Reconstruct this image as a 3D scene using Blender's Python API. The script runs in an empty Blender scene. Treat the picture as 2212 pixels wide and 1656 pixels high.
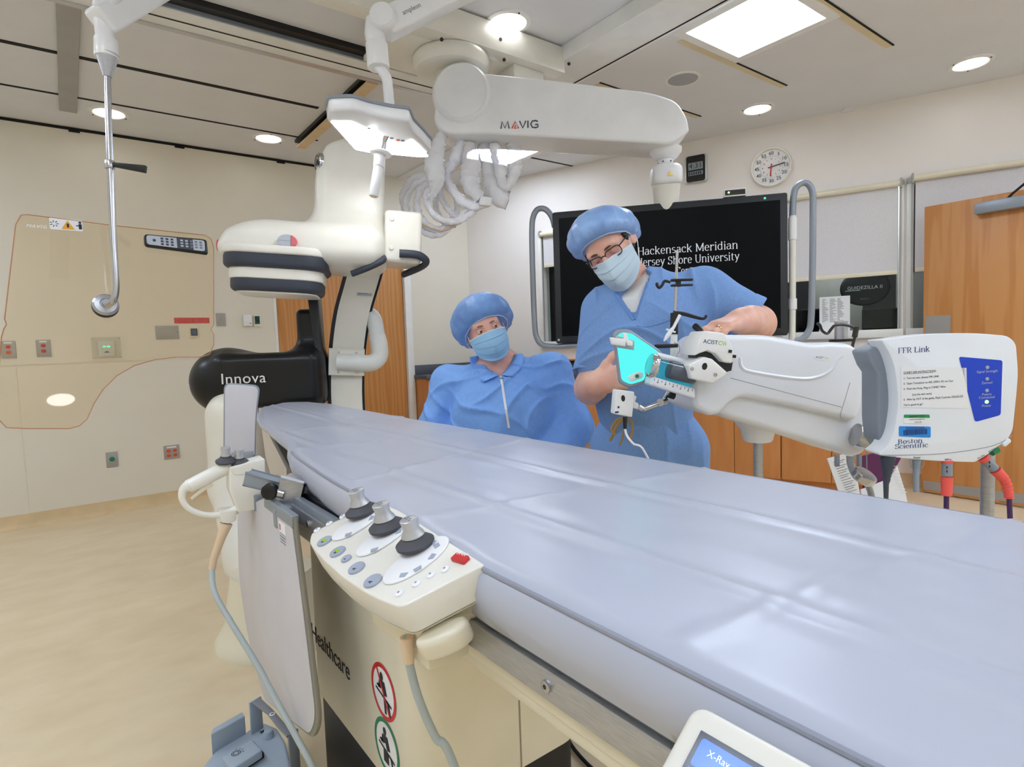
import bpy, bmesh, math, random
import numpy as np
from mathutils import Vector, Matrix, noise
random.seed(7)
PI = math.pi
sc = bpy.context.scene
COL = sc.collection

# ------------------------------------------------------------------ camera, world, exposure
CAM_H = 1.22
FPX = 1274.4                       # focal length in pixels of the 2212 x 1656 frame
CAM = Vector((0, 0, CAM_H))
def _cam_axes(yaw, pitch, roll):
    cy, sy = math.cos(yaw), math.sin(yaw)
    f = Vector((cy*math.cos(pitch), sy*math.cos(pitch), -math.sin(pitch)))
    r = Vector((sy, -cy, 0)); d = f.cross(r)
    cr, sr = math.cos(roll), math.sin(roll)
    return cr*r + sr*d, -sr*r + cr*d, f
CR, CD, CF = _cam_axes(math.radians(53.10), math.radians(3.853), math.radians(2.058))
cd = bpy.data.cameras.new('camera'); cam = bpy.data.objects.new('camera', cd); COL.objects.link(cam)
cam.matrix_world = Matrix(((CR.x, -CD.x, -CF.x, 0), (CR.y, -CD.y, -CF.y, 0), (CR.z, -CD.z, -CF.z, CAM_H), (0, 0, 0, 1)))
cd.sensor_fit = 'HORIZONTAL'; cd.sensor_width = 36; cd.lens = FPX*36/2212; cd.clip_start = .02
sc.camera = cam
vs = sc.view_settings
sc.display_settings.display_device = 'sRGB'
vs.view_transform = 'Standard'; vs.look = 'None'; vs.gamma = 1; vs.use_curve_mapping = False
vs.exposure = 0.15
w = bpy.data.worlds.new('world'); sc.world = w; w.use_nodes = True
w.node_tree.nodes['Background'].inputs[0].default_value = (.9, .95, 1, 1)
w.node_tree.nodes['Background'].inputs[1].default_value = .3
PANEL_E, DOWN_E, LAMP_E = 17.5, 8.0, 13.0     # emission of the ceiling panels, downlights, surgical lamp

# ------------------------------------------------------------------ where a picture point lies in the room
def ray(x, y): return CR*((x-1106)/FPX) + CD*((y-828)/FPX) + CF
def onz(x, y, z): d = ray(x, y); return CAM + d*((z-CAM_H)/d.z)
def onX(x, y, X): d = ray(x, y); return CAM + d*(X/d.x)
def onY(x, y, Y): d = ray(x, y); return CAM + d*(Y/d.y)
def dep(x, y, t): return CAM + ray(x, y)*t
def onp(x, y, p0, n): d = ray(x, y); return CAM + d*((Vector(p0)-CAM).dot(n)/d.dot(n))
def frame(o, u, v):                # a working plane: origin, right, up; local z comes out of it
    u = Vector(u).normalized(); v = Vector(v); v = (v - u*v.dot(u)).normalized(); n = u.cross(v)
    o = Vector(o)
    return Matrix(((u.x, v.x, n.x, o.x), (u.y, v.y, n.y, o.y), (u.z, v.z, n.z, o.z), (0, 0, 0, 1)))
def yawf(o, deg, roll=0):          # upright plane at o whose right-hand direction has this heading
    a = math.radians(deg)
    m = frame(o, (math.cos(a), math.sin(a), 0), (0, 0, 1))
    return m @ Matrix.Rotation(math.radians(roll), 4, 'Z') if roll else m
def onf(M, x, y):                  # plane coordinates of a picture point
    p = onp(x, y, M.translation, M.col[2].to_3d())
    q = M.inverted() @ p
    return (q.x, q.y)
def offs(M, dz): return M @ Matrix.Translation((0, 0, dz))
T = Matrix.Translation

# ------------------------------------------------------------------ materials
def lin(c): return tuple(((v/255)/12.92 if v/255 <= .04045 else ((v/255+.055)/1.055)**2.4) for v in c)
MATS = {}
def mat(name, rgb, rough=.45, metal=0, spec=.5, var=None, bump=None, coat=0, emit=None, sheen=0, sub=0, stretch=None, rgb2=None, wave=None):
    m = bpy.data.materials.new(name); m.use_nodes = True; nt = m.node_tree; b = nt.nodes['Principled BSDF']
    c = lin(rgb); b.inputs['Base Color'].default_value = (*c, 1)
    b.inputs['Roughness'].default_value = rough; b.inputs['Metallic'].default_value = metal
    b.inputs['Specular IOR Level'].default_value = spec
    if coat: b.inputs['Coat Weight'].default_value = coat; b.inputs['Coat Roughness'].default_value = .12
    if sheen: b.inputs['Sheen Weight'].default_value = sheen
    if sub: b.inputs['Subsurface Weight'].default_value = sub; b.inputs['Subsurface Radius'].default_value = (.012, .005, .003); b.inputs['Subsurface Scale'].default_value = .6
    if emit: b.inputs['Emission Color'].default_value = (*lin(emit[0]), 1); b.inputs['Emission Strength'].default_value = emit[1]
    tc = nt.nodes.new('ShaderNodeTexCoord')
    mp = nt.nodes.new('ShaderNodeMapping'); nt.links.new(tc.outputs['Object'], mp.inputs[0])
    if stretch: mp.inputs['Scale'].default_value = stretch
    if var or True:
        sca, amt = var or (6.0, .025)
        n = nt.nodes.new('ShaderNodeTexNoise'); n.inputs['Scale'].default_value = sca; n.inputs['Detail'].default_value = 5
        nt.links.new(mp.outputs[0], n.inputs['Vector'])
        mx = nt.nodes.new('ShaderNodeMix'); mx.data_type = 'RGBA'
        c2 = lin(rgb2) if rgb2 else tuple(v*(1-amt*2) for v in c)
        c1 = c if rgb2 else tuple(min(1, v*(1+amt)) for v in c)
        rp = nt.nodes.new('ShaderNodeMapRange'); rp.inputs[1].default_value = .32; rp.inputs[2].default_value = .68
        src = n.outputs[0]
        if wave:
            wv = nt.nodes.new('ShaderNodeTexWave'); wv.inputs['Scale'].default_value = wave[0]; wv.inputs['Distortion'].default_value = wave[1]
            wv.inputs['Detail'].default_value = 3; wv.inputs['Detail Scale'].default_value = wave[2] if len(wave) > 2 else 1.0
            wv.bands_direction = wave[3] if len(wave) > 3 else 'X'
            nt.links.new(mp.outputs[0], wv.inputs['Vector'])
            ad = nt.nodes.new('ShaderNodeMath'); ad.operation = 'MULTIPLY_ADD'; ad.inputs[1].default_value = .5
            h2 = nt.nodes.new('ShaderNodeMath'); h2.operation = 'MULTIPLY'; h2.inputs[1].default_value = .5
            nt.links.new(n.outputs[0], h2.inputs[0]); nt.links.new(wv.outputs[1], ad.inputs[0]); nt.links.new(h2.outputs[0], ad.inputs[2]); src = ad.outputs[0]
        nt.links.new(src, rp.inputs[0]); nt.links.new(rp.outputs[0], mx.inputs[0])
        mx.inputs[6].default_value = (*c1, 1); mx.inputs[7].default_value = (*c2, 1)
        nt.links.new(mx.outputs[2], b.inputs['Base Color'])
    if bump:
        bs, bst = bump[:2]
        n2 = nt.nodes.new('ShaderNodeTexNoise'); n2.inputs['Scale'].default_value = bs; n2.inputs['Detail'].default_value = 3
        if len(bump) > 2:
            m2 = nt.nodes.new('ShaderNodeMapping'); m2.inputs['Scale'].default_value = bump[2]; nt.links.new(tc.outputs['Object'], m2.inputs[0]); nt.links.new(m2.outputs[0], n2.inputs['Vector'])
        else: nt.links.new(tc.outputs['Object'], n2.inputs['Vector'])
        bp = nt.nodes.new('ShaderNodeBump'); bp.inputs['Strength'].default_value = bst; bp.inputs['Distance'].default_value = .01
        nt.links.new(n2.outputs[0], bp.inputs['Height']); nt.links.new(bp.outputs[0], b.inputs['Normal'])
    MATS[name] = m
    return m
def clear_mat(name, tint, gloss_rough=.03, ior=1.45, body=0.0, body_col=(255, 255, 255)):
    m = bpy.data.materials.new(name); m.use_nodes = True; nt = m.node_tree; nt.nodes.clear()
    out = nt.nodes.new('ShaderNodeOutputMaterial')
    tr = nt.nodes.new('ShaderNodeBsdfTransparent'); tr.inputs[0].default_value = (*lin(tint), 1)
    gl = nt.nodes.new('ShaderNodeBsdfGlossy'); gl.inputs['Roughness'].default_value = gloss_rough; gl.inputs[0].default_value = (1, 1, 1, 1)
    lw = nt.nodes.new('ShaderNodeLayerWeight'); lw.inputs[0].default_value = .5       # Schlick: same from both sides of a thin sheet
    pw = nt.nodes.new('ShaderNodeMath'); pw.operation = 'POWER'; pw.inputs[1].default_value = 5; nt.links.new(lw.outputs[1], pw.inputs[0])
    f0 = ((ior-1)/(ior+1))**2; fr = nt.nodes.new('ShaderNodeMath'); fr.operation = 'MULTIPLY_ADD'; fr.inputs[1].default_value = 1-f0; fr.inputs[2].default_value = f0
    nt.links.new(pw.outputs[0], fr.inputs[0])
    mx = nt.nodes.new('ShaderNodeMixShader')
    nt.links.new(fr.outputs[0], mx.inputs[0])
    base = tr.outputs[0]
    if body:
        df = nt.nodes.new('ShaderNodeBsdfDiffuse'); df.inputs[0].default_value = (*lin(body_col), 1)
        m2 = nt.nodes.new('ShaderNodeMixShader'); m2.inputs[0].default_value = body
        nt.links.new(tr.outputs[0], m2.inputs[1]); nt.links.new(df.outputs[0], m2.inputs[2]); base = m2.outputs[0]
    nt.links.new(base, mx.inputs[1]); nt.links.new(gl.outputs[0], mx.inputs[2]); nt.links.new(mx.outputs[0], out.inputs[0])
    MATS[name] = m
    return m
def glow_mat(name, rgb, strength):
    m = bpy.data.materials.new(name); m.use_nodes = True; nt = m.node_tree; nt.nodes.clear()
    out = nt.nodes.new('ShaderNodeOutputMaterial'); e = nt.nodes.new('ShaderNodeEmission')
    e.inputs[0].default_value = (*lin(rgb), 1); e.inputs[1].default_value = strength
    nt.links.new(e.outputs[0], out.inputs[0]); MATS[name] = m
    return m

# ------------------------------------------------------------------ objects
ORG = {}
def thing(name, label, cat, loc, group=None):
    o = bpy.data.objects.new(name, None); COL.objects.link(o); o.empty_display_size = .05
    o.location = Vector(loc); ORG[o.name] = Vector(loc)
    return tag(o, label, cat, group)
def tag(o, label=None, cat=None, group=None, kind=None):
    if label: o['label'] = label
    if cat: o['category'] = cat
    if group: o['group'] = group
    if kind: o['kind'] = kind
    return o
def place(name, me, m, parent=None, origin=None):
    if parent is not None: off = ORG[parent.name]
    elif origin is not None: off = Vector(origin)
    else:
        n = len(me.vertices); a = np.empty(n*3, np.float32); me.vertices.foreach_get('co', a); a = a.reshape(-1, 3)
        lo, hi = a.min(0), a.max(0); off = Vector(((lo[0]+hi[0])/2, (lo[1]+hi[1])/2, lo[2])).to_3d()
        off = Vector([float(v) for v in off])
    me.transform(T(-off))
    o = bpy.data.objects.new(name, me); COL.objects.link(o)
    if m: me.materials.append(m)
    if parent is not None: o.parent = parent
    else: o.location = off
    ORG[o.name] = off
    return o
def obj(name, bm, m, parent=None, smooth=True, angle=38, origin=None):
    bmesh.ops.recalc_face_normals(bm, faces=bm.faces)
    if smooth:
        ca = math.radians(angle)
        for f in bm.faces: f.smooth = True
        for e in bm.edges:
            if len(e.link_faces) == 2:
                try: e.smooth = e.calc_face_angle() < ca
                except ValueError: pass
    me = bpy.data.meshes.new(name); bm.to_mesh(me); bm.free()
    return place(name, me, m, parent, origin)
def struct(name, bm, m, parent=None, **k):
    o = obj(name, bm, m, parent, **k)
    if parent is None: o['kind'] = 'structure'
    return o
BM = bmesh.new
def _bev(bm, verts, bev, seg):
    vs_ = set(verts); es = [e for e in bm.edges if e.verts[0] in vs_ and e.verts[1] in vs_]
    bmesh.ops.bevel(bm, geom=es, offset=bev, segments=seg, profile=.5, affect='EDGES', clamp_overlap=True)
def box(bm, c, s, M=None, bev=0, seg=2):
    r = bmesh.ops.create_cube(bm, size=1); vv = r['verts']
    for v in vv:
        p = Vector((v.co.x*s[0]+c[0], v.co.y*s[1]+c[1], v.co.z*s[2]+c[2])); v.co = M @ p if M else p
    if bev: _bev(bm, vv, bev, seg)
    return bm
def boxb(bm, lo, hi, M=None, bev=0, seg=2):
    return box(bm, [(a+b)/2 for a, b in zip(lo, hi)], [abs(b-a) for a, b in zip(lo, hi)], M, bev, seg)
def prism(bm, pts, z0, z1, M=None, bev=0, seg=3, side_only=False):
    b2 = BM()
    lo = [b2.verts.new((p[0], p[1], z0)) for p in pts]; hi = [b2.verts.new((p[0], p[1], z1)) for p in pts]
    b2.faces.new(lo[::-1]); b2.faces.new(hi); n = len(pts)
    for i in range(n): b2.faces.new((lo[i], lo[(i+1) % n], hi[(i+1) % n], hi[i]))
    bmesh.ops.recalc_face_normals(b2, faces=b2.faces)
    if bev:
        es = [e for e in b2.edges if abs(e.verts[0].co.z-e.verts[1].co.z) < 1e-7 or (not side_only and e.calc_face_angle() > .7)]
        bmesh.ops.bevel(b2, geom=es, offset=bev, segments=seg, profile=.5, affect='EDGES', clamp_overlap=True)
    return merge(bm, b2, M)
def merge(bm, b2, M=None):
    if M: b2.transform(M)
    me = bpy.data.meshes.new('t'); b2.to_mesh(me); b2.free(); bm.from_mesh(me); bpy.data.meshes.remove(me)
    return bm
def lathe(bm, prof, M=None, n=32, caps=True):
    rings = []
    for r, z in prof:
        rings.append([bm.verts.new((M @ Vector((r*math.cos(2*PI*i/n), r*math.sin(2*PI*i/n), z))) if M else (r*math.cos(2*PI*i/n), r*math.sin(2*PI*i/n), z)) for i in range(n)])
    return skinrings(bm, rings, caps)
def skinrings(bm, rings, caps=True, closed=False):
    n = len(rings[0]); m = len(rings)
    for k in range(m if closed else m-1):
        a, b = rings[k], rings[(k+1) % m]
        for i in range(n): bm.faces.new((a[i], a[(i+1) % n], b[(i+1) % n], b[i]))
    if caps and not closed:
        bm.faces.new(rings[0][::-1]); bm.faces.new(rings[-1])
    return bm
def loft(bm, rings, caps=True): return skinrings(bm, [[bm.verts.new(p) for p in r] for r in rings], caps)
def axisf(p, d):                   # frame at p whose local z runs along d
    d = Vector(d).normalized(); a = Vector((0, 0, 1)) if abs(d.z) < .9 else Vector((1, 0, 0))
    u = a.cross(d).normalized(); v = d.cross(u)
    return Matrix(((u.x, v.x, d.x, p[0]), (u.y, v.y, d.y, p[1]), (u.z, v.z, d.z, p[2]), (0, 0, 0, 1)))
def cyl(bm, p, q, r, n=24, r2=None, bev=0):
    p, q = Vector(p), Vector(q); L = (q-p).length; r2 = r if r2 is None else r2
    if bev: prof = [(r-bev, 0), (r-bev*.3, bev*.3), (r, bev), (r2, L-bev), (r2-bev*.3, L-bev*.3), (r2-bev, L)]
    else: prof = [(r, 0), (r2, L)]
    return lathe(bm, prof, axisf(p, q-p), n)
def smoothpath(pts, k=8, closed=False):
    P = [Vector(p) for p in pts]; n = len(P); out = []
    if n < 3: return P
    for i in range(n if closed else n-1):
        if closed: a, b, c, d = P[(i-1) % n], P[i], P[(i+1) % n], P[(i+2) % n]
        else: a, b, c, d = P[max(i-1, 0)], P[i], P[i+1], P[min(i+2, n-1)]
        for j in range(k):
            t = j/k
            out.append(.5*((2*b)+(c-a)*t+(2*a-5*b+4*c-d)*t*t+(-a+3*b-3*c+d)*t**3))
    if not closed: out.append(P[-1])
    return out
def tube(bm, pts, r, n=12, closed=False, flat=1.0, up=None):
    P = [Vector(p) for p in pts]; m = len(P)
    R = r if isinstance(r, (list, tuple)) else [r]*m
    if len(R) != m: R = [R[min(len(R)-1, int(i/(m-1)*(len(R)-1)))]*(1-(i/(m-1)*(len(R)-1) % 1)) + R[min(len(R)-1, int(i/(m-1)*(len(R)-1))+1)]*(i/(m-1)*(len(R)-1) % 1) for i in range(m)]
    def tan(i):
        if closed: return (P[(i+1) % m]-P[(i-1) % m]).normalized()
        return (P[min(i+1, m-1)]-P[max(i-1, 0)]).normalized()
    t = tan(0); u = Vector(up) if up else (Vector((0, 0, 1)) if abs(t.z) < .9 else Vector((1, 0, 0)))
    u = (u-t*u.dot(t)).normalized(); rings = []
    for i in range(m):
        t = tan(i); u = (u-t*u.dot(t)).normalized(); v = t.cross(u)
        rings.append([bm.verts.new(P[i]+(u*math.cos(2*PI*k/n)+v*math.sin(2*PI*k/n)*flat)*R[i]) for k in range(n)])
    return skinrings(bm, rings, True, closed)
def rrect(w, h, r, k=6, cx=0, cy=0):
    out = []
    for sx, sy, a0 in ((1, 1, 0), (-1, 1, 90), (-1, -1, 180), (1, -1, 270)):
        for j in range(k+1):
            a = math.radians(a0+90*j/k); out.append((cx+sx*(w/2-r)+r*math.cos(a), cy+sy*(h/2-r)+r*math.sin(a)))
    return out
def roundpoly(pts, r, k=5):
    out = []; n = len(pts)
    for i in range(n):
        a, b, c = Vector(pts[i-1]).to_2d(), Vector(pts[i]).to_2d(), Vector(pts[(i+1) % n]).to_2d()
        rr = r[i] if isinstance(r, (list, tuple)) else r
        d1, d2 = (a-b), (c-b); l = min(rr, d1.length*.45, d2.length*.45)
        if l < 1e-6: out.append(tuple(b)); continue
        p, q = b+d1.normalized()*l, b+d2.normalized()*l
        for j in range(k+1):
            t = j/k; v = p*(1-t)**2+b*2*t*(1-t)+q*t*t; out.append((v.x, v.y))
    return out
def pxpoly(M, pts): return [onf(M, *p) for p in pts]
def sphere(bm, c, r, M=None, seg=24, ring=14):
    b2 = BM(); bmesh.ops.create_uvsphere(b2, u_segments=seg, v_segments=ring, radius=1)
    rr = r if isinstance(r, (tuple, list)) else (r, r, r)
    for v in b2.verts: v.co = Vector((v.co.x*rr[0]+c[0], v.co.y*rr[1]+c[1], v.co.z*rr[2]+c[2]))
    return merge(bm, b2, M)
def copy_thing(o, loc, label=None, rotz=None):
    c = o.copy(); COL.objects.link(c); c.location = loc; ORG[c.name] = Vector(loc)
    if rotz is not None: c.rotation_euler.z = rotz
    if label: c['label'] = label
    for ch in list(o.children):
        d = ch.copy(); COL.objects.link(d); d.parent = c; ORG[d.name] = Vector(loc)
        for g in list(ch.children):
            e = g.copy(); COL.objects.link(e); e.parent = d; ORG[e.name] = Vector(loc)
    return c

# ------------------------------------------------------------------ lettering
def text(name, s, size, M, m, parent, align='LEFT', extr=.0006, spacing=1.0, xs=1.0, shear=0):
    c = bpy.data.curves.new(name, 'FONT'); c.body = s; c.size = size; c.align_x = align; c.extrude = extr; c.space_character = spacing; c.shear = shear
    c.resolution_u = 3
    t = bpy.data.objects.new('t', c); COL.objects.link(t)
    dg = bpy.context.evaluated_depsgraph_get(); me = bpy.data.meshes.new_from_object(t.evaluated_get(dg)); bpy.data.objects.remove(t)
    me.transform(M @ Matrix.Diagonal((xs, 1, 1, 1))); me.name = name
    me.materials.clear()
    return place(name, me, m, parent)
# a serif alphabet: each letter is pen strokes on a grid (x, y), cap height 7, x-height 5; bars are slab serifs
def _arc(cx, cy, rx, ry, a0, a1, k=10): return [(cx+rx*math.cos(math.radians(a0+(a1-a0)*i/k)), cy+ry*math.sin(math.radians(a0+(a1-a0)*i/k))) for i in range(k+1)]
def _sf(x, y, w=.75): return [(x-w, y), (x+w, y)]
GL = {
 'H': (6.6, [[(1.2, 0), (1.2, 7)], [(5.4, 0), (5.4, 7)], [(1.2, 3.6), (5.4, 3.6)], _sf(1.2, 0), _sf(1.2, 7), _sf(5.4, 0), _sf(5.4, 7)]),
 'a': (4.9, [_arc(2.4, 3.5, 1.3, 1.5, 160, 0)+[(3.7, .9), (4.0, .3), (4.7, .2)], _arc(2.0, 1.4, 1.4, 1.4, 75, 330)+[(3.7, 1.2)], [(2.3, 2.8), (3.7, 3.1)]]),
 'c': (4.6, [_arc(2.5, 2.5, 1.9, 2.5, 45, 318, 14), _arc(3.6, 4, .3, .3, 0, 360, 6)]),
 'k': (5.4, [[(1.2, 0), (1.2, 7.2)], [(1.2, 2), (4.1, 4.9)], [(2.3, 3), (4.5, 0)], _sf(1.2, 0), [(.4, 7.1), (1.2, 7.2)], _sf(4.5, 0), _sf(4.1, 5, .7)]),
 'e': (4.7, [[(.7, 2.7), (4.1, 2.7)]+_arc(2.4, 2.5, 1.7, 2.5, 5, 320, 16)]),
 'n': (5.7, [[(1.2, 0), (1.2, 5)], [(1.2, 3.6)]+_arc(3.0, 3.4, 1.5, 1.6, 150, 0)+[(4.5, 0)], _sf(1.2, 0), _sf(4.5, 0), [(.4, 4.9), (1.2, 5)]]),
 's': (4.2, [_arc(2.1, 3.75, 1.3, 1.25, 35, 250, 8)+_arc(2.1, 1.3, 1.4, 1.3, 80, -145, 10)]),
 'M': (8.2, [[(1.2, 0), (1.2, 7)], [(1.2, 7), (4.1, .6)], [(4.1, .6), (7, 7)], [(7, 0), (7, 7)], _sf(1.2, 0), _sf(7, 0), [(.4, 7), (1.4, 7)], [(6.8, 7), (7.8, 7)]]),
 'r': (4.3, [[(1.2, 0), (1.2, 5)], [(1.2, 3.3)]+_arc(3.0, 3.3, 1.4, 1.6, 150, 60), _sf(1.2, 0, .9), [(.4, 4.9), (1.2, 5)], _arc(3.6, 4.4, .3, .3, 0, 360, 6)]),
 'i': (2.6, [[(1.3, 0), (1.3, 5)], _sf(1.3, 0, .8), [(.5, 4.9), (1.3, 5)], _arc(1.25, 6.7, .3, .3, 0, 360, 6)]),
 'd': (5.5, [[(4.1, 7.2), (4.1, .2)], _arc(2.5, 2.5, 1.8, 2.5, 35, 325, 14), [(3.3, 7.1), (4.1, 7.2)], [(4.1, .2), (4.9, .2)]]),
 'J': (4.2, [[(2.8, 7), (2.8, 1.2)]+_arc(1.6, 1.2, 1.2, 1.4, 0, -160), _sf(2.8, 7, .9)]),
 'y': (5.1, [[(.9, 5), (2.7, .4)], [(4.4, 5), (2.5, 0), (1.8, -1.6), (.9, -1.9)], _sf(.9, 5, .7), _sf(4.4, 5, .7)]),
 'S': (5.2, [_arc(2.6, 5.3, 1.7, 1.7, 30, 250, 8)+_arc(2.6, 1.8, 1.8, 1.8, 80, -150, 10), [(4.2, 5.2), (4.2, 7)], [(.7, 1.8), (.7, 0)]]),
 'h': (5.7, [[(1.2, 0), (1.2, 7.2)], [(1.2, 3.6)]+_arc(3.0, 3.4, 1.5, 1.6, 150, 0)+[(4.5, 0)], _sf(1.2, 0), _sf(4.5, 0), [(.4, 7.1), (1.2, 7.2)]]),
 'o': (5.0, [_arc(2.5, 2.5, 1.8, 2.5, 0, 360, 20)]),
 'U': (6.6, [[(1.2, 7), (1.2, 2.4)]+_arc(3.3, 2.3, 2.1, 2.4, 180, 360)+[(5.4, 7)], _sf(1.2, 7), _sf(5.4, 7)]),
 'v': (5.1, [[(.9, 5), (2.6, 0)], [(4.3, 5), (2.6, 0)], _sf(.9, 5, .7), _sf(4.3, 5, .7)]),
 't': (3.6, [[(1.5, 6.3), (1.5, 1)]+_arc(2.3, 1, .8, .9, 180, 320), [(.4, 4.9), (3.0, 4.9)]]),
 'C': (6.2, [_arc(3.3, 3.5, 2.5, 3.5, 40, 320, 18), [(5.3, 5.4), (5.3, 6.9)]]),
 'F': (5.4, [[(1.2, 0), (1.2, 7)], [(1.2, 6.95), (4.8, 6.95), (4.8, 5.6)], [(1.2, 3.6), (3.7, 3.6)], _sf(1.2, 0), [(.4, 7), (1.2, 7)]]),
 'R': (6.2, [[(1.2, 0), (1.2, 7)], [(1.2, 6.95), (3, 6.95)]+_arc(3, 5.2, 1.7, 1.75, 90, -90)+[(1.2, 3.45)], [(3, 3.4), (5.4, 0)], _sf(1.2, 0), _sf(5.5, 0, .6), [(.4, 7), (1.2, 7)]]),
 'L': (5.3, [[(1.2, 0), (1.2, 7)], [(.4, .05), (4.7, .05), (4.7, 1.5)], _sf(1.2, 7)]),
 'B': (5.9, [[(1.2, 0), (1.2, 7)], [(.4, 6.95), (2.9, 6.95)]+_arc(2.9, 5.3, 1.5, 1.65, 90, -90)+[(1.2, 3.65)], [(2.9, 3.65)]+_arc(2.9, 1.85, 1.9, 1.8, 90, -90)+[(.4, .05)]]),
 'f': (3.5, [[(1.3, 0), (1.3, 5.6)]+_arc(2.3, 5.7, 1, 1.4, 180, 50), [(.4, 4.9), (2.8, 4.9)], _sf(1.3, 0)]),
 'G': (6.6, [_arc(3.3, 3.5, 2.5, 3.5, 40, 330, 18)+[(5.5, 3)], [(4.2, 3), (6.2, 3)]]),
 'D': (6.6, [[(1.2, 0), (1.2, 7)], [(.4, 6.95), (3, 6.95)]+_arc(3, 3.5, 2.6, 3.45, 90, -90)+[(.4, .05)]]),
 'E': (5.7, [[(1.2, 0), (1.2, 7)], [(.4, 6.95), (5, 6.95), (5, 5.7)], [(1.2, 3.6), (3.9, 3.6)], [(.4, .05), (5.1, .05), (5.1, 1.4)]]),
 'Z': (5.6, [[(.8, 5.6), (.8, 6.95), (5, 6.95), (.7, .05), (5, .05), (5, 1.4)]]),
 'I': (3.2, [[(1.5, 0), (1.5, 7)], _sf(1.5, 0), _sf(1.5, 7)]),
 'A': (6.4, [[(.9, 0), (3.2, 7)], [(3.2, 7), (5.5, 0)], [(1.7, 2.4), (4.7, 2.4)], _sf(.9, 0), _sf(5.5, 0)]),
 ' ': (2.8, []),
}
def serif(name, s, size, M, m, parent, align='CENTER', z=.0008, heavy=1.0, squeeze=1.0):
    bm = BM(); x = 0; W = sum(GL[c][0] for c in s); k = size/7.0
    x0 = -W/2 if align == 'CENTER' else 0
    for c in s:
        adv, st = GL[c]
        for pl in st:
            P = [Vector((p[0]+x+x0, p[1])) for p in pl]
            closed = len(P) > 4 and (P[0]-P[-1]).length < .01
            L, Rr = [], []
            for i in range(len(P)):
                a = P[i-1] if i else (P[-2] if closed else P[0]); b = P[i+1] if i < len(P)-1 else (P[1] if closed else P[-1])
                t = (b-a); t = t.normalized() if t.length > 1e-6 else Vector((1, 0)); nrm = Vector((-t.y, t.x))
                hw = (.17+.33*abs(t.y)**1.5)*heavy
                if len(pl) == 7 and closed: hw = .3
                L.append(P[i]+nrm*hw); Rr.append(P[i]-nrm*hw)
            for i in range(len(P)-1):
                q = [L[i], L[i+1], Rr[i+1], Rr[i]]
                bm.faces.new([bm.verts.new(M @ Vector((v.x*k*squeeze, v.y*k, z))) for v in q])
        x += adv
    return obj(name, bm, m, parent, smooth=False)

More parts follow.
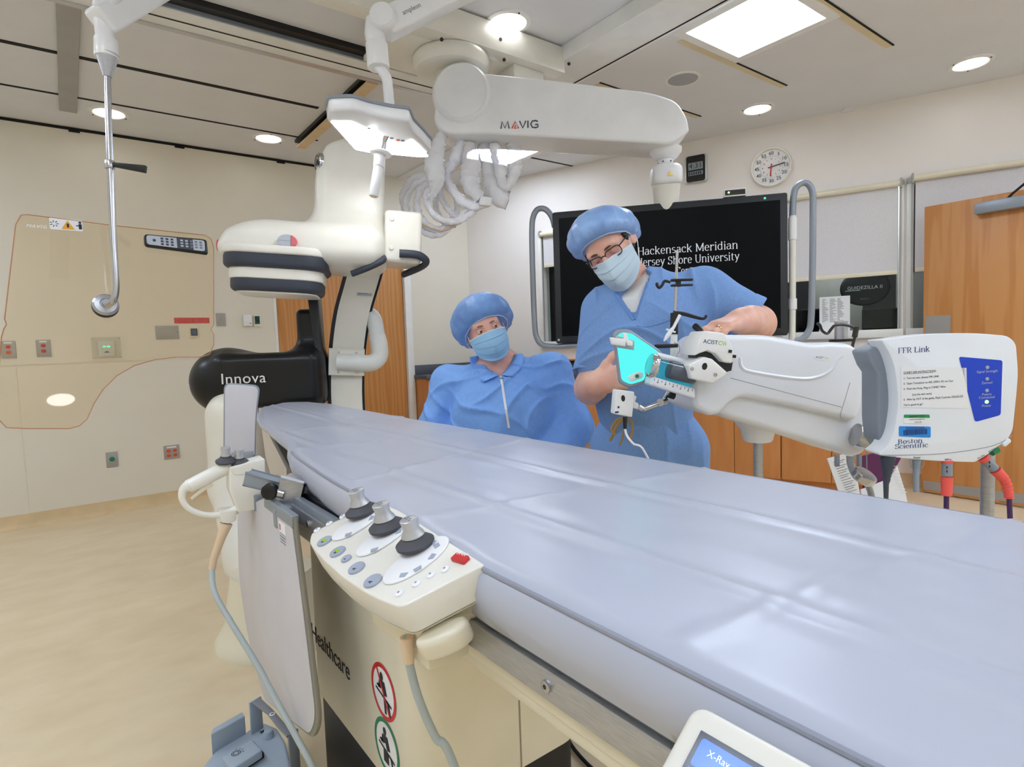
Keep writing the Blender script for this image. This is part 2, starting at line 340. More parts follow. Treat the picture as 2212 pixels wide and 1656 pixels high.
# ------------------------------------------------------------------ soft bodies: blended shapes meshed on a grid
class Soft:
    def __init__(s): s.ops = []
    def add(s, fn, c, r, k=.02, sub=False): s.ops.append((fn, np.array(c, np.float32), r, k, sub)); return s
    def cone(s, a, b, ra, rb, k=.02, sub=False):
        a = np.array(a, np.float32); b = np.array(b, np.float32); ba = b-a; L = float(np.linalg.norm(ba))+1e-9
        def f(P):
            t = np.clip(((P-a)@ba)/(L*L), 0, 1); d = P-a-t[:, None]*ba
            return np.sqrt((d*d).sum(1))-(ra+(rb-ra)*t)
        return s.add(f, (a+b)/2, L/2+max(ra, rb), k, sub)
    def chain(s, pts, rs, k=.02):
        for i in range(len(pts)-1): s.cone(pts[i], pts[i+1], rs[i], rs[i+1], k)
        return s
    def ell(s, M, c, r, k=.02, sub=False):
        M = M @ T(c); I = np.array(M.inverted(), np.float32); r = np.array(r, np.float32); cc = np.array(M.translation, np.float32)
        def f(P):
            q = P@I[:3, :3].T+I[:3, 3]; k0 = np.sqrt(((q/r)**2).sum(1)); k1 = np.sqrt(((q/(r*r))**2).sum(1))+1e-9
            return k0*(k0-1)/k1
        return s.add(f, cc, float(r.max()), k, sub)
    def rbox(s, M, c, h, r, k=.02, sub=False, ang=None):
        M = M @ T(c)
        if ang: M = M @ ang
        I = np.array(M.inverted(), np.float32); hh = np.array(h, np.float32)-r; cc = np.array(M.translation, np.float32)
        def f(P):
            q = np.abs(P@I[:3, :3].T+I[:3, 3])-hh
            return np.sqrt((np.maximum(q, 0)**2).sum(1))+np.minimum(q.max(1), 0)-r
        return s.add(f, cc, float(np.linalg.norm(h)), k, sub)
    def plane(s, p, n, k=.005):          # cut away everything on the side n points to
        p = np.array(p, np.float32); n = np.array(Vector(n).normalized(), np.float32)
        return s.add(lambda P: -((P-p)@n), p, 1e3, k, True)
    def ev(s, P, ops):
        d = np.full(len(P), 9e9, np.float32)
        for fn, c, r, k, sub in ops:
            e = fn(P).astype(np.float32)
            if sub:
                e = -e; h = np.maximum(k-np.abs(d-e), 0)/k; d = np.maximum(d, e)+h*h*k*.25
            else:
                h = np.maximum(k-np.abs(d-e), 0)/k; d = np.minimum(d, e)-h*h*k*.25
        return d
    def mesh(s, name, res, disp=None):
        pos = [o for o in s.ops if not o[4]]
        lo = np.min([o[1]-o[2] for o in pos], 0)-.03; hi = np.max([o[1]+o[2] for o in pos], 0)+.03
        Bn = 12; bs = Bn*res; nb = np.ceil((hi-lo)/bs).astype(int); N = nb*Bn+1
        G = np.full(N, 1.0, np.float32)
        ax = np.arange(Bn+1, dtype=np.float32)*res
        loc = np.stack(np.meshgrid(ax, ax, ax, indexing='ij'), -1).reshape(-1, 3)
        hd = bs*.87
        for i in range(nb[0]):
            for j in range(nb[1]):
                for kk in range(nb[2]):
                    o = lo+np.array((i, j, kk))*bs; c = o+bs/2
                    near = [q for q in s.ops if np.linalg.norm(q[1]-c) < q[2]+hd+q[3]+.01]
                    if not any(not q[4] for q in near): continue
                    dc = s.ev(c[None].astype(np.float32), near)[0]
                    sl = (slice(i*Bn, i*Bn+Bn+1), slice(j*Bn, j*Bn+Bn+1), slice(kk*Bn, kk*Bn+Bn+1))
                    if dc > hd*1.9+.02: continue
                    if dc < -hd*1.9-.02: G[sl] = -1; continue
                    G[sl] = s.ev((loc+o).astype(np.float32), near).reshape(Bn+1, Bn+1, Bn+1)
        return nets(name, G, lo, res, disp)
def nets(name, G, lo, res, disp=None):
    S = G < 0
    cnt = np.zeros(tuple(n-1 for n in G.shape), np.int8)
    offc = [(a, b, c) for a in (0, 1) for b in (0, 1) for c in (0, 1)]
    sl = lambda o: tuple(slice(o[i], G.shape[i]-1+o[i]) for i in range(3))
    for o in offc: cnt += S[sl(o)]
    act = (cnt > 0) & (cnt < 8); idx = np.argwhere(act)
    vid = np.full(act.shape, -1, np.int32); vid[act] = np.arange(len(idx))
    acc = np.zeros((len(idx), 3), np.float32); num = np.zeros(len(idx), np.float32)
    cv = {o: G[idx[:, 0]+o[0], idx[:, 1]+o[1], idx[:, 2]+o[2]] for o in offc}
    for o in offc:
        for a in range(3):
            if o[a]: continue
            p = list(o); p[a] = 1; p = tuple(p); v0, v1 = cv[o], cv[p]; m = (v0 < 0) != (v1 < 0)
            t = np.where(m, v0/(v0-v1+1e-12), 0); q = np.zeros((len(idx), 3), np.float32)+np.array(o, np.float32); q[:, a] += t
            acc[m] += q[m]; num[m] += 1
    V = (idx+acc/np.maximum(num, 1)[:, None])*res+lo
    F = []
    for a in range(3):
        b, c = (a+1) % 3, (a+2) % 3
        s0 = [slice(None)]*3; s1 = [slice(None)]*3; s0[a] = slice(0, -1); s1[a] = slice(1, None)
        A, Bq = S[tuple(s0)], S[tuple(s1)]
        e = np.argwhere(A != Bq)
        ok = (e[:, b] > 0) & (e[:, c] > 0) & (e[:, b] < vid.shape[b]) & (e[:, c] < vid.shape[c]); e = e[ok]
        def g(db, dc):
            x = e.copy(); x[:, b] -= db; x[:, c] -= dc; return vid[x[:, 0], x[:, 1], x[:, 2]]
        q = np.stack([g(1, 1), g(0, 1), g(0, 0), g(1, 0)], 1); fl = ~A[tuple(e.T)] if len(e) else np.zeros(0, bool)
        q[fl] = q[fl][:, ::-1]; F.append(q)
    F = np.concatenate(F); F = F[(F >= 0).all(1)]
    if disp is not None: V = disp(V)
    me = bpy.data.meshes.new(name)
    me.vertices.add(len(V)); me.vertices.foreach_set('co', V.astype(np.float32).ravel())
    me.loops.add(F.size); me.loops.foreach_set('vertex_index', F.astype(np.int32).ravel())
    me.polygons.add(len(F)); me.polygons.foreach_set('loop_start', np.arange(0, F.size, 4, dtype=np.int32)); me.polygons.foreach_set('loop_total', np.full(len(F), 4, np.int32))
    me.update(calc_edges=True); me.validate()
    me.polygons.foreach_set('use_smooth', np.ones(len(me.polygons), bool))
    return me
def soft(name, S, m, parent=None, res=.006, disp=None): return place(name, S.mesh(name, res, disp), m, parent)
# ------------------------------------------------------------------ palette
mat('wall', (233, 226, 210), .42, var=(3, .01), bump=(60, .02))
mat('wall_white', (238, 232, 226), .5, var=(3, .01), bump=(80, .02))
mat('ceiling', (228, 228, 230), .7, var=(4, .01))
mat('floor', (235, 217, 183), .28, var=(5, .05), rgb2=(226, 205, 168), stretch=(1, 1.7, 1))
mat('cove', (222, 196, 152), .45, var=(9, .04))
mat('cream', (236, 233, 222), .32, coat=.15)
mat('cream_warm', (232, 224, 200), .35, coat=.1)
mat('white_plastic', (240, 240, 240), .3, coat=.2)
mat('white_paint', (238, 238, 234), .35)
mat('grey_plastic', (150, 156, 164), .45)
mat('slate', (62, 68, 80), .5)
mat('charcoal', (28, 31, 36), .38)
mat('black', (10, 10, 11), .42)
mat('black_gloss', (7, 8, 9), .22, coat=.4)
mat('steel', (190, 190, 192), .24, metal=1)
mat('brushed', (184, 186, 190), .38, metal=.8, var=(40, .06), stretch=(1, 1, 12))
mat('plate_steel', (170, 168, 164), .42, metal=.35)
mat('aluminium', (205, 205, 205), .35, metal=.8)
mat('alu_paint', (150, 158, 168), .4, metal=.35)
mat('brass', (190, 160, 80), .3, metal=1)
mat('oak', (208, 148, 88), .42, var=(1.6, .1), rgb2=(196, 132, 70), stretch=(7, 7, .5), wave=(1.0, 11, 1.2))
mat('oak_cab', (208, 142, 82), .42, var=(3, .08), rgb2=(198, 128, 68), stretch=(6, 6, .8))
mat('shadow_gap', (12, 11, 10), .8)
mat('slot_cream', (226, 210, 172), .6)
mat('blind', (222, 220, 222), .8, var=(90, .02))
mat('orange', (232, 88, 38), .45)
mat('red', (206, 44, 44), .45)
mat('coral', (246, 96, 86), .5)
mat('green', (30, 130, 84), .45)
mat('paper', (238, 238, 238), .8)
mat('ink', (34, 36, 42), .6)
mat('ink_grey', (120, 124, 130), .6)
mat('navy', (36, 58, 112), .5)
mat('lime', (150, 200, 50), .5)
mat('glass_dark', (10, 12, 16), .08)
glow_mat('panel_glow', (222, 235, 255), PANEL_E)
glow_mat('down_glow', (248, 248, 250), DOWN_E)
glow_mat('lamp_glow', (250, 252, 255), LAMP_E)
glow_mat('led_green', (60, 240, 130), 3)
glow_mat('led_lime', (150, 255, 110), 4)
clear_mat('window_glass', (235, 240, 240), .02, 1.2)

# ------------------------------------------------------------------ room shell
YA = 5.59
H = onY(500, 328, YA).z
CORN = onY(1005, 409, YA); CORN.z = 0
WBD = Vector((math.cos(math.radians(112.08))*-1, -math.sin(math.radians(112.08)), 0))
WB = frame(CORN, WBD, (0, 0, 1))           # the window wall: s along it from the corner, z up, local z into the room
WA = frame((0, YA, 0), (1, 0, 0), (0, 0, 1))   # the outlet wall: local z into the room
XL, YF = -2.4, -2.6
SB = (CORN.y-YF)/-WBD.y
XR = CORN.x+WBD.x*SB
b = BM(); b.faces.new([b.verts.new(v) for v in ((XL, YF, 0), (XR, YF, 0), (CORN.x, YA, 0), (XL, YA, 0))])
for f in list(b.faces):
    r = bmesh.ops.extrude_face_region(b, geom=[f]); bmesh.ops.translate(b, vec=(0, 0, -.08), verts=[v for v in r['geom'] if isinstance(v, bmesh.types.BMVert)])
struct('floor', b, MATS['floor'], smooth=False)
b = BM(); b.faces.new([b.verts.new(v) for v in ((XL, YF, H), (XR, YF, H), (CORN.x, YA, H), (XL, YA, H))])
for f in list(b.faces):
    r = bmesh.ops.extrude_face_region(b, geom=[f]); bmesh.ops.translate(b, vec=(0, 0, .08), verts=[v for v in r['geom'] if isinstance(v, bmesh.types.BMVert)])
struct('ceiling', b, MATS['ceiling'], smooth=False)
def holed(bm, M, s0, s1, z0, z1, holes, t):
    S = sorted({s0, s1, *[v for h in holes for v in h[:2]]}); Z = sorted({z0, z1, *[v for h in holes for v in h[2:]]})
    for a, c in zip(S, S[1:]):
        for d, e in zip(Z, Z[1:]):
            if any(h[0]-1e-6 <= a and c <= h[1]+1e-6 and h[2]-1e-6 <= d and e <= h[3]+1e-6 for h in holes): continue
            boxb(bm, (a, d, -t), (c, e, 0), M)
    return bm
DA0, DA1, DAT = onf(WA, 601, 720)[0], onf(WA, 876, 720)[0], 2.1
struct('wall_back', holed(BM(), WA, XL-.1, CORN.x+.05, 0, H+.05, [(DA0-.03, DA1+.03, 0, DAT+.02)], .12), MATS['wall'], smooth=False)
struct('wall_left', boxb(BM(), (XL-.1, YF-.1, 0), (XL, YA, H)), MATS['wall'], smooth=False)
struct('wall_front', boxb(BM(), (XL, YF-.1, 0), (XR+.2, YF, H)), MATS['wall'], smooth=False)
wz0, wz1 = onf(WB, 1942, 712)[1], onf(WB, 1850, 412)[1]
W1 = (onf(WB, 1172, 600)[0], onf(WB, 1440, 600)[0]); W2 = (onf(WB, 1500, 600)[0], onf(WB, 1945, 560)[0]); W3 = (onf(WB, 1969, 560)[0], onf(WB, 2350, 560)[0])
struct('wall_right', holed(BM(), WB, 0, SB+.1, 0, H+.05, [(a, c, wz0, wz1) for a, c in (W1, W2, W3)], .14), MATS['wall_white'], smooth=False)
# control room seen through the glass
b = BM(); s0, s1 = W1[0]-.5, W3[1]+.4
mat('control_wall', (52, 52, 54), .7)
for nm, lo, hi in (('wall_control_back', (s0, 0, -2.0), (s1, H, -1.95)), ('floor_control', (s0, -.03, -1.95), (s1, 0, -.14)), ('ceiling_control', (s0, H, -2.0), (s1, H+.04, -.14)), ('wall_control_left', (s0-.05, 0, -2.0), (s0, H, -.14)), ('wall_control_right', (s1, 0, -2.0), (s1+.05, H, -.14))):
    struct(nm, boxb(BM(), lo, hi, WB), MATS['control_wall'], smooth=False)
for i, (a, c) in enumerate((W1, W2, W3)):
    wr = bpy.data.objects.new('window_%d' % (i+1), None); COL.objects.link(wr); wr['kind'] = 'structure'; wr.location = WB @ Vector(((a+c)/2, wz0, 0)); ORG[wr.name] = wr.location.copy()
    b = BM(); t = .035
    for lo, hi in (((a-t, wz0-t, -.13), (a+.012, wz1+t, .018)), ((c-.012, wz0-t, -.13), (c+t*.6, wz1+t, .018)), ((a-t, wz1-.012, -.13), (c+t*.6, wz1+t, .018)), ((a-t, wz0-t*1.6, -.13), (c+t*.6, wz0+.008, .035))):
        boxb(b, lo, hi, WB, .004)
    obj('window_frame', b, MATS['white_paint'], wr)
    obj('glass_pane', boxb(BM(), (a, wz0, -.075), (c, wz1, -.067), WB), MATS['window_glass'], wr, smooth=False)
# cove base, wall seams and rail line
b = BM()
def cove(bm, M, s0, s1, hgt=.1):
    prof = [(0, 0), (.035, 0), (.016, .012), (.006, .03), (.004, hgt), (0, hgt)]
    rs = [[M @ Vector((s, z, n)) for n, z in prof] for s in (s0, s1)]
    loft(bm, rs)
cove(b, WA, XL, DA0-.07); struct('baseboard_back', b, MATS['cove'])
b = BM(); cove(b, WA, DA1+.07, CORN.x); struct('baseboard_corner', b, MATS['cove'])
b = BM(); cove(b, WB, 0, SB); struct('baseboard_right', b, MATS['cove'])
zr = onY(150, 783, YA).z
struct('trim_1', boxb(BM(), (XL, zr-.004, 0), (DA0-.07, zr+.004, .004), WA), MATS['wall'], smooth=False)
for i, px in enumerate((48,)):
    s = onf(WA, px, 950)[0]; struct('trim_%d' % (i+2), boxb(BM(), (s-.003, .1, 0), (s+.003, zr, .003), WA), MATS['wall'], smooth=False)
b = BM(); boxb(b, (XL, H-.022, 0), (DA0+.55, H-.002, .006), WA)
for px in (160, 602, 385): s = onf(WA, px, 280)[0]; boxb(b, (s-.035, H-.035, 0), (s+.035, H-.02, .012), WA)
struct('trim_3', b, MATS['shadow_gap'], smooth=False)
# ceiling joints
def joint(i, y, x0, x1, wdt, m, dark=True):
    b = BM(); boxb(b, (x0, y, H-.004), (x1, y+wdt, H+.002)); o = struct('trim_%d' % i, b, MATS[m], smooth=False)
    if dark and m != 'shadow_gap':
        b = BM(); boxb(b, (x0, y-.01, H-.005), (x1, y, H+.002)); struct('joint_gap', b, MATS['shadow_gap'], o, smooth=False)
y1 = onz(300, 233, H).y; joint(4, y1, XL, onz(690, 300, H).x, .02, 'shadow_gap')
y2 = onz(300, 148, H).y; joint(5, y2, XL, onz(690, 230, H).x, .035, 'shadow_gap')
for i, (pa, pb) in enumerate((((1450, 66), (1692, 187)), ((1794, 0), (1922, 100)), ((1268, 165), (1508, 253)), ((1045, 326), (1252, 353)), ((1070, 374), (1146, 388)))):
    p, q = onz(*pa, H), onz(*pb, H); joint(6+i, (p.y+q.y)/2, (3.0 if i < 3 else p.x), q.x, .042 if i < 3 else .02, 'slot_cream' if i < 3 else 'shadow_gap')
p, q = onz(837, 401, H), onz(978, 318, H)
struct('trim_11', boxb(BM(), (p.x-.05, 4.1, H-.012), (p.x+.02, YA, H+.002)), MATS['ceiling'], smooth=False)

# ------------------------------------------------------------------ door in the outlet wall
dr = bpy.data.objects.new('door_1', None); COL.objects.link(dr); dr['kind'] = 'structure'; dr.location = ((DA0+DA1)/2, YA, 0); ORG[dr.name] = dr.location.copy()
b = BM()
for lo, hi in (((DA0-.03, 0, -.12), (DA0, DAT+.02, .004)), ((DA1, 0, -.12), (DA1+.075, DAT+.02, .03)), ((DA0, DAT, -.12), (DA1, DAT+.02, .004))): boxb(b, lo, hi, WA, .006)
obj('door_frame', b, MATS['white_paint'], dr)
dm = (DA0+DA1)/2
obj('door_panel', boxb(BM(), (DA0+.004, .01, -.06), (DA1-.004, DAT-.004, -.012), WA, .003), MATS['oak'], dr)
# ------------------------------------------------------------------ open door by the windows
hz = 2.1
pd = onz(1997, 447, hz); XD = pd.x; yd = pd.y
LD = yd-onX(2212, 412, XD).y+.35
dr = bpy.data.objects.new('door_2', None); COL.objects.link(dr); dr['kind'] = 'structure'; dr.location = (XD, yd-LD/2, 0); ORG[dr.name] = dr.location.copy()
MD = frame((XD, yd, 0), (0, -1, 0), (0, 0, 1))       # local z faces the room (towards -X)
obj('door_panel', boxb(BM(), (0, .012, -.045), (LD, hz, 0), MD, .003), MATS['oak'], dr)
k0 = onf(MD, 2050, 1045)[1]
obj('kick_plate', boxb(BM(), (.012, .03, 0), (LD-.02, k0, .003), MD), MATS['plate_steel'], dr)
q0, q1 = onf(MD, 2001, 683), onf(MD, 2053, 735)
obj('push_plate', boxb(BM(), (.015, q1[1]-.15, 0), (q1[0], q0[1], .003), MD), MATS['plate_steel'], dr)
c0, c1 = onf(MD, 2110, 441), onf(MD, 2212, 455)
cl = obj('door_closer', boxb(BM(), (c0[0], c0[1]-.075, 0), (c0[0]+.32, c0[1], .06), MD, .008), MATS['alu_paint'], dr)
ar = BM(); tube(ar, [MD @ Vector(v) for v in ((c0[0]+.17, c0[1]-.005, .03), (c0[0]+.2, c0[1]+.02, .05), (c0[0]+.28, c0[1]+.06, .12), (c0[0]+.42, c0[1]+.075, .2))], .008, 8)
obj('closer_arm', ar, MATS['charcoal'], cl)

# ------------------------------------------------------------------ ceiling lights
def downlight(p, label):
    t = thing('recessed_downlight', label, 'ceiling light', (p.x, p.y, H-.012), 'recessed round downlights')
    b = BM(); M = T((p.x, p.y, H))
    lathe(b, [(.092, .03), (.092, -.004), (.1, -.01), (.122, -.008), (.126, 0)], M, 40, caps=False); obj('trim_ring', b, MATS['white_paint'], t)
    b = BM(); lathe(b, [(.093, -.002), (.05, -.006), (.004, -.007)], M, 40); obj('lens', b, MATS['down_glow'], t)
    for k in range(3):
        a = k*2.094+.4; b = BM(); cyl(b, (p.x+.113*math.cos(a), p.y+.113*math.sin(a), H-.013), (p.x+.113*math.cos(a), p.y+.113*math.sin(a), H-.005), .005, 8); obj('clip', b, MATS['charcoal'], t)
for px, py, lb in ((1098, 47, 'round downlight above the monitor boom carriage, nearest the top edge'), (1636, 235, 'lit round downlight above the analogue wall clock'), (2097, 136, 'lit round downlight above the open oak door'),
                   (235, 243, 'lit round downlight behind the shield pole near the outlet wall'), (580, 298, 'lit round downlight left of the black ceiling rail end'), (1224, 321, 'lit round downlight seen just below the white boom arm')):
    downlight(onz(px, py, H), lb)
for x, y in ((-.35, 3.1), (-1.2, 1.9), (.2, -1.2), (.16, -.27)): downlight(Vector((x, y, H)), 'unseen round downlight in the ceiling beside and behind the photographer')  # out of view, added for fill; the last one makes the shield's reflection
def panel(x, y, label):
    t = thing('ceiling_panel_light', label, 'ceiling light', (x, y, H-.014), 'square ceiling panel lights'); b = BM()
    for lo, hi in (((-.32, -.32), (.32, -.265)), ((-.32, .265), (.32, .32)), ((-.32, -.265), (-.265, .265)), ((.265, -.265), (.32, .265))): boxb(b, (x+lo[0], y+lo[1], H-.012), (x+hi[0], y+hi[1], H))
    obj('frame', b, MATS['white_paint'], t, smooth=False)
    obj('diffuser', boxb(BM(), (x-.266, y-.266, H-.008), (x+.266, y+.266, H-.002)), MATS['panel_glow'], t, smooth=False)
p = (onz(1488, 61, H)+onz(1775, 41, H))/2
panel(p.x, p.y, 'bright square ceiling panel light at the top right')
p2 = onz(1160, 322, H); panel(p2.x-.24, p2.y+.24, 'square ceiling panel light mostly hidden behind the white boom arm')
for x, y in ((2.1, -.6), (-.8, 1.25), (-1.0, .1), (3.3, -.6), (1.0, -1.6), (-1.4, -1.6), (-1.5, 2.9), (-1.5, 4.4), (4.7, -.5), (5.3, -1.9), (2.4, -1.9)): panel(x, y, 'unseen square ceiling panel light added for fill above or behind the photographer')  # invented fixtures out of view, added to brighten the foreground
p = onz(1475, 170, H); t = thing('ceiling_speaker', 'flat round grey ceiling speaker left of the square panel light', 'speaker', (p.x, p.y, H-.01))
b = BM(); lathe(b, [(.115, 0), (.112, -.006), (.1, -.008), (.098, -.005)], T((p.x, p.y, H)), 40, caps=False); obj('rim', b, MATS['white_paint'], t)
mat('speaker_mesh', (178, 178, 184), .8, var=(400, .12)); b = BM(); lathe(b, [(.1, -.006), (.01, -.007)], T((p.x, p.y, H)), 40); obj('grille', b, MATS['speaker_mesh'], t)
p = onz(1832, 235, H); b = BM(); lathe(b, [(.05, 0), (.05, -.012), (.03, -.02), (.005, -.022)], T((p.x, p.y, H)), 24)
tag(obj('ceiling_sensor', b, MATS['ceiling']), 'small white round cap on the ceiling between two right downlights', 'sensor')

# ------------------------------------------------------------------ clocks
def clk():
    c = onf(WB, 1667, 362); M = WB @ T((c[0], c[1], 0)); R = (onf(WB, 1712, 358)[0]-onf(WB, 1622, 366)[0])/2
    t = thing('wall_clock', 'round analogue wall clock with sixty-minute numerals and red hour hand', 'clock', M.translation)
    b = BM(); lathe(b, [(R, .0), (R, .03), (R*.97, .045), (R*.9, .042), (R*.875, .03), (R*.87, .02)], M, 64); obj('case', b, MATS['cream'], t)
    b = BM(); lathe(b, [(R*.88, .0205), (.002, .0215)], M, 64); obj('dial', b, MATS['paper'], t)
    for k in range(12):
        a = PI/2-k*PI/6; s = str(60 if k == 0 else k*5)
        text('minute_numeral', s, R*.24, M @ T((R*.7*math.cos(a), R*.7*math.sin(a)-R*.08, .023)), MATS['ink'], t, 'CENTER')
        text('hour_numeral', str(12 if k == 0 else k), R*.12, M @ T((R*.42*math.cos(a), R*.42*math.sin(a)-R*.05, .023)), MATS['red'], t, 'CENTER')
    b = BM()
    for k in range(60):
        a = k*PI/30; boxb(b, (R*.535, -R*.006, .0225), (R*.56, R*.006, .0235), M @ Matrix.Rotation(a, 4, 'Z'))
    obj('minute_ring', b, MATS['ink'], t, smooth=False)
    def hand(nm, deg, L, wd, m, zz):
        b = BM(); boxb(b, (-R*.16, -wd/2, zz), (L, wd/2, zz+.002), M @ Matrix.Rotation(math.radians(90-deg), 4, 'Z')); obj(nm, b, MATS[m], t, smooth=False)
    hand('minute_hand', 80, R*.66, R*.045, 'ink', .027); hand('hour_hand', 186, R*.44, R*.06, 'red', .025); hand('second_hand', 186, R*.5, R*.02, 'red', .03)
    b = BM(); cyl(b, M @ Vector((0, 0, .02)), M @ Vector((0, 0, .034)), R*.05, 16); obj('hub', b, MATS['red'], t)
clk()
def dig():
    a = onf(WB, 1481, 341); c = onf(WB, 1529, 391); M = WB @ T(((a[0]+c[0])/2, (a[1]+c[1])/2, 0)); wd, hh = (c[0]-a[0])*1.0, (a[1]-c[1])*1.02
    t = thing('digital_wall_clock', 'small square black digital clock left of the round wall clock', 'clock', M.translation)
    b = BM(); prism(b, rrect(wd, hh, .02), 0, .035, M, .008); obj('case', b, MATS['aluminium'], t)
    b = BM(); prism(b, rrect(wd*.86, hh*.94, .02), .034, .038, M, .002); obj('face', b, MATS['black_gloss'], t)
    mat('lcd', (140, 152, 158), .3)
    b = BM(); boxb(b, (-wd*.33, -.01, .038), (wd*.33, hh*.22, .0395), M); boxb(b, (-wd*.33, -hh*.24, .038), (wd*.33, -hh*.1, .0395), M); obj('display', b, MATS['lcd'], t, smooth=False)
    text('time_digits', '4:31', hh*.25, M @ T((0, hh*.02, .040)), MATS['ink'], t, 'CENTER', spacing=1.1)
    b = BM()
    for k in range(6): boxb(b, (-wd*.3+k*wd*.1, -hh*.22, .0395), (-wd*.24+k*wd*.1, -hh*.12, .0400), M)
    obj('date_digits', b, MATS['ink'], t, smooth=False)
dig()

# ------------------------------------------------------------------ roller blinds
def blind(s0, s1, zt, zb, label):
    t = thing('roller_blind', label, 'blind', WB @ Vector(((s0+s1)/2, zb, .04)), 'white roller blinds')
    b = BM(); cyl(b, WB @ Vector((s0, zt, .045)), WB @ Vector((s1, zt, .045)), .024, 20); obj('roller_tube', b, MATS['cream_warm'], t)
    obj('shade', boxb(BM(), (s0+.012, zb, .022), (s1-.012, zt, .024), WB), MATS['blind'], t, smooth=False)
    obj('hem_bar', boxb(BM(), (s0+.012, zb-.02, .018), (s1-.012, zb+.012, .03), WB, .004), MATS['cream_warm'], t)
    b = BM()
    for s in (s0-.012, s1): boxb(b, (s, zt-.035, 0), (s+.012, zt+.035, .07), WB)
    obj('bracket', b, MATS['plate_steel'], t, smooth=False)
    b = BM()
    for s in (s0-.01, s1-.002): boxb(b, (s, wz0+.01, .02), (s+.012, zt-.03, .032), WB)
    obj('side_channel', b, MATS['plate_steel'], t, smooth=False)
zt = onf(WB, 1850, 411)[1]
blind(W2[0]+.01, onf(WB, 1943, 500)[0], zt, onf(WB, 1850, 594)[1], 'lowered white roller blind right of the large monitor')
blind(onf(WB, 1972, 500)[0], W3[1], zt+.02, onf(WB, 1985, 582)[1], 'white roller blind partly hidden behind the open oak door')
blind(onf(WB, 1174, 545)[0], W1[1], onf(WB, 1180, 507)[1], onf(WB, 1180, 574)[1], 'narrow strip of roller blind left of the large monitor')
# things in the control room, lit by an added, unseen point light behind the glass
cl_ = bpy.data.lights.new('control_room_fill', 'POINT'); cl_.energy = 30; cl_.shadow_soft_size = .03; clo = bpy.data.objects.new('control_room_fill', cl_); COL.objects.link(clo)
clo.location = WB @ Vector(((W2[0]+W2[1])/2+.25, 2.3, -.19))
s, z = onf(offs(WB, -.25), 1868, 622); Mg = offs(WB, -.25) @ T((s, z, 0))
t = thing('round_black_bag', 'round black promotional bag hanging behind the window glass', 'bag', Mg @ Vector((0, -.15, 0)))
mat('bag_black', (24, 26, 30), .6)
b = BM(); prism(b, [(.17*math.cos(a)*1.06, .145*math.sin(a)) for a in [k*PI/16 for k in range(32)]], -.04, .04, Mg, .02); obj('body', b, MATS['bag_black'], t)
b = BM(); tube(b, smoothpath([Mg @ Vector(v) for v in ((.1, .1, 0), (.16, .14, .02), (.2, .13, .0), (.15, .08, .01))]), .008, 8); obj('strap', b, MATS['ink'], t)
text('lettering', 'GUIDEZILLA II', .038, Mg @ T((0, -.01, .042)), MATS['paper'], t, 'CENTER', spacing=1.05)
b = BM(); boxb(b, (-.14, -.02, .041), (-.03, -.016, .0425), Mg); obj('underline', b, MATS['paper'], t, smooth=False)
text('small_lettering', 'Boston', .022, Mg @ T((0, -.095, .042)), MATS['ink_grey'], t, 'CENTER')
for px, py, wd, hh, lb in ((1760, 690, .3, .2, 'dark control-room screen standing low behind the left window pane'), (1905, 688, .3, .18, 'dark control-room screen standing low behind the right of the window')):
    s, z = onf(offs(WB, -.6), px, py); M = offs(WB, -.6) @ T((s, z, 0)); t = thing('control_room_screen', lb, 'screen', M @ Vector((0, -hh, 0)), 'control room screens')
    b = BM(); prism(b, rrect(wd, hh, .01), -.03, 0, M, .004); obj('housing', b, MATS['black'], t)
    obj('glass', boxb(BM(), (-wd*.46, -hh*.44, 0), (wd*.46, hh*.44, .002), M), MATS['glass_dark'], t)
    b = BM(); boxb(b, (-.03, -z+.72, -.03), (.03, -hh*.4, -.01), M); obj('stand', b, MATS['black'], t)
    b = BM(); boxb(b, (-.1, -z+.7, -.1), (.1, -z+.72, .08), M); obj('foot', b, MATS['black'], t)
b = BM(); boxb(b, (W2[0]-.2, .68, -1.1), (W3[0]+.1, .7, -.4), WB); 
for s in (W2[0]-.15, W3[0]): boxb(b, (s, .02, -1.0), (s+.04, .68, -.5), WB)
mat('desk', (60, 52, 48), .5); tag(obj('control_room_desk', b, MATS['desk'], smooth=False), 'dark desk beyond the window carrying the control room screens', 'desk')
b = BM(); s, z = onf(offs(WB, -1.9), 1840, 630); boxb(b, (s-.35, 0.02, -1.94), (s+.1, 1.95, -1.9), WB)
boxb(b, (s+.4, 0.02, -1.94), (s+.7, 1.8, -1.9), WB); tag(obj('control_room_cabinet', b, MATS['plate_steel'], smooth=False), 'pale grey cabinet against the far wall beyond the window', 'cabinet')
a, c = onf(offs(WB, -.06), 1770, 642), onf(offs(WB, -.06), 1836, 712)
t = thing('taped_notice', 'white printed sheet taped inside the window above the injector', 'paper', WB @ Vector(((a[0]+c[0])/2, c[1], -.06)))
obj('sheet', boxb(BM(), (a[0], c[1]-.03, -.0665), (c[0], a[1], -.0655), WB), MATS['paper'], t, smooth=False)
b = BM(); random.seed(3)
for k in range(26):
    zz = a[1]-.02-k*.0075
    for q in range(3): s0 = a[0]+.02+q*.055; boxb(b, (s0, zz, -.0655), (s0+random.uniform(.015, .05), zz+.003, -.0652), WB)
obj('printed_lines', b, MATS['ink_grey'], t, smooth=False)

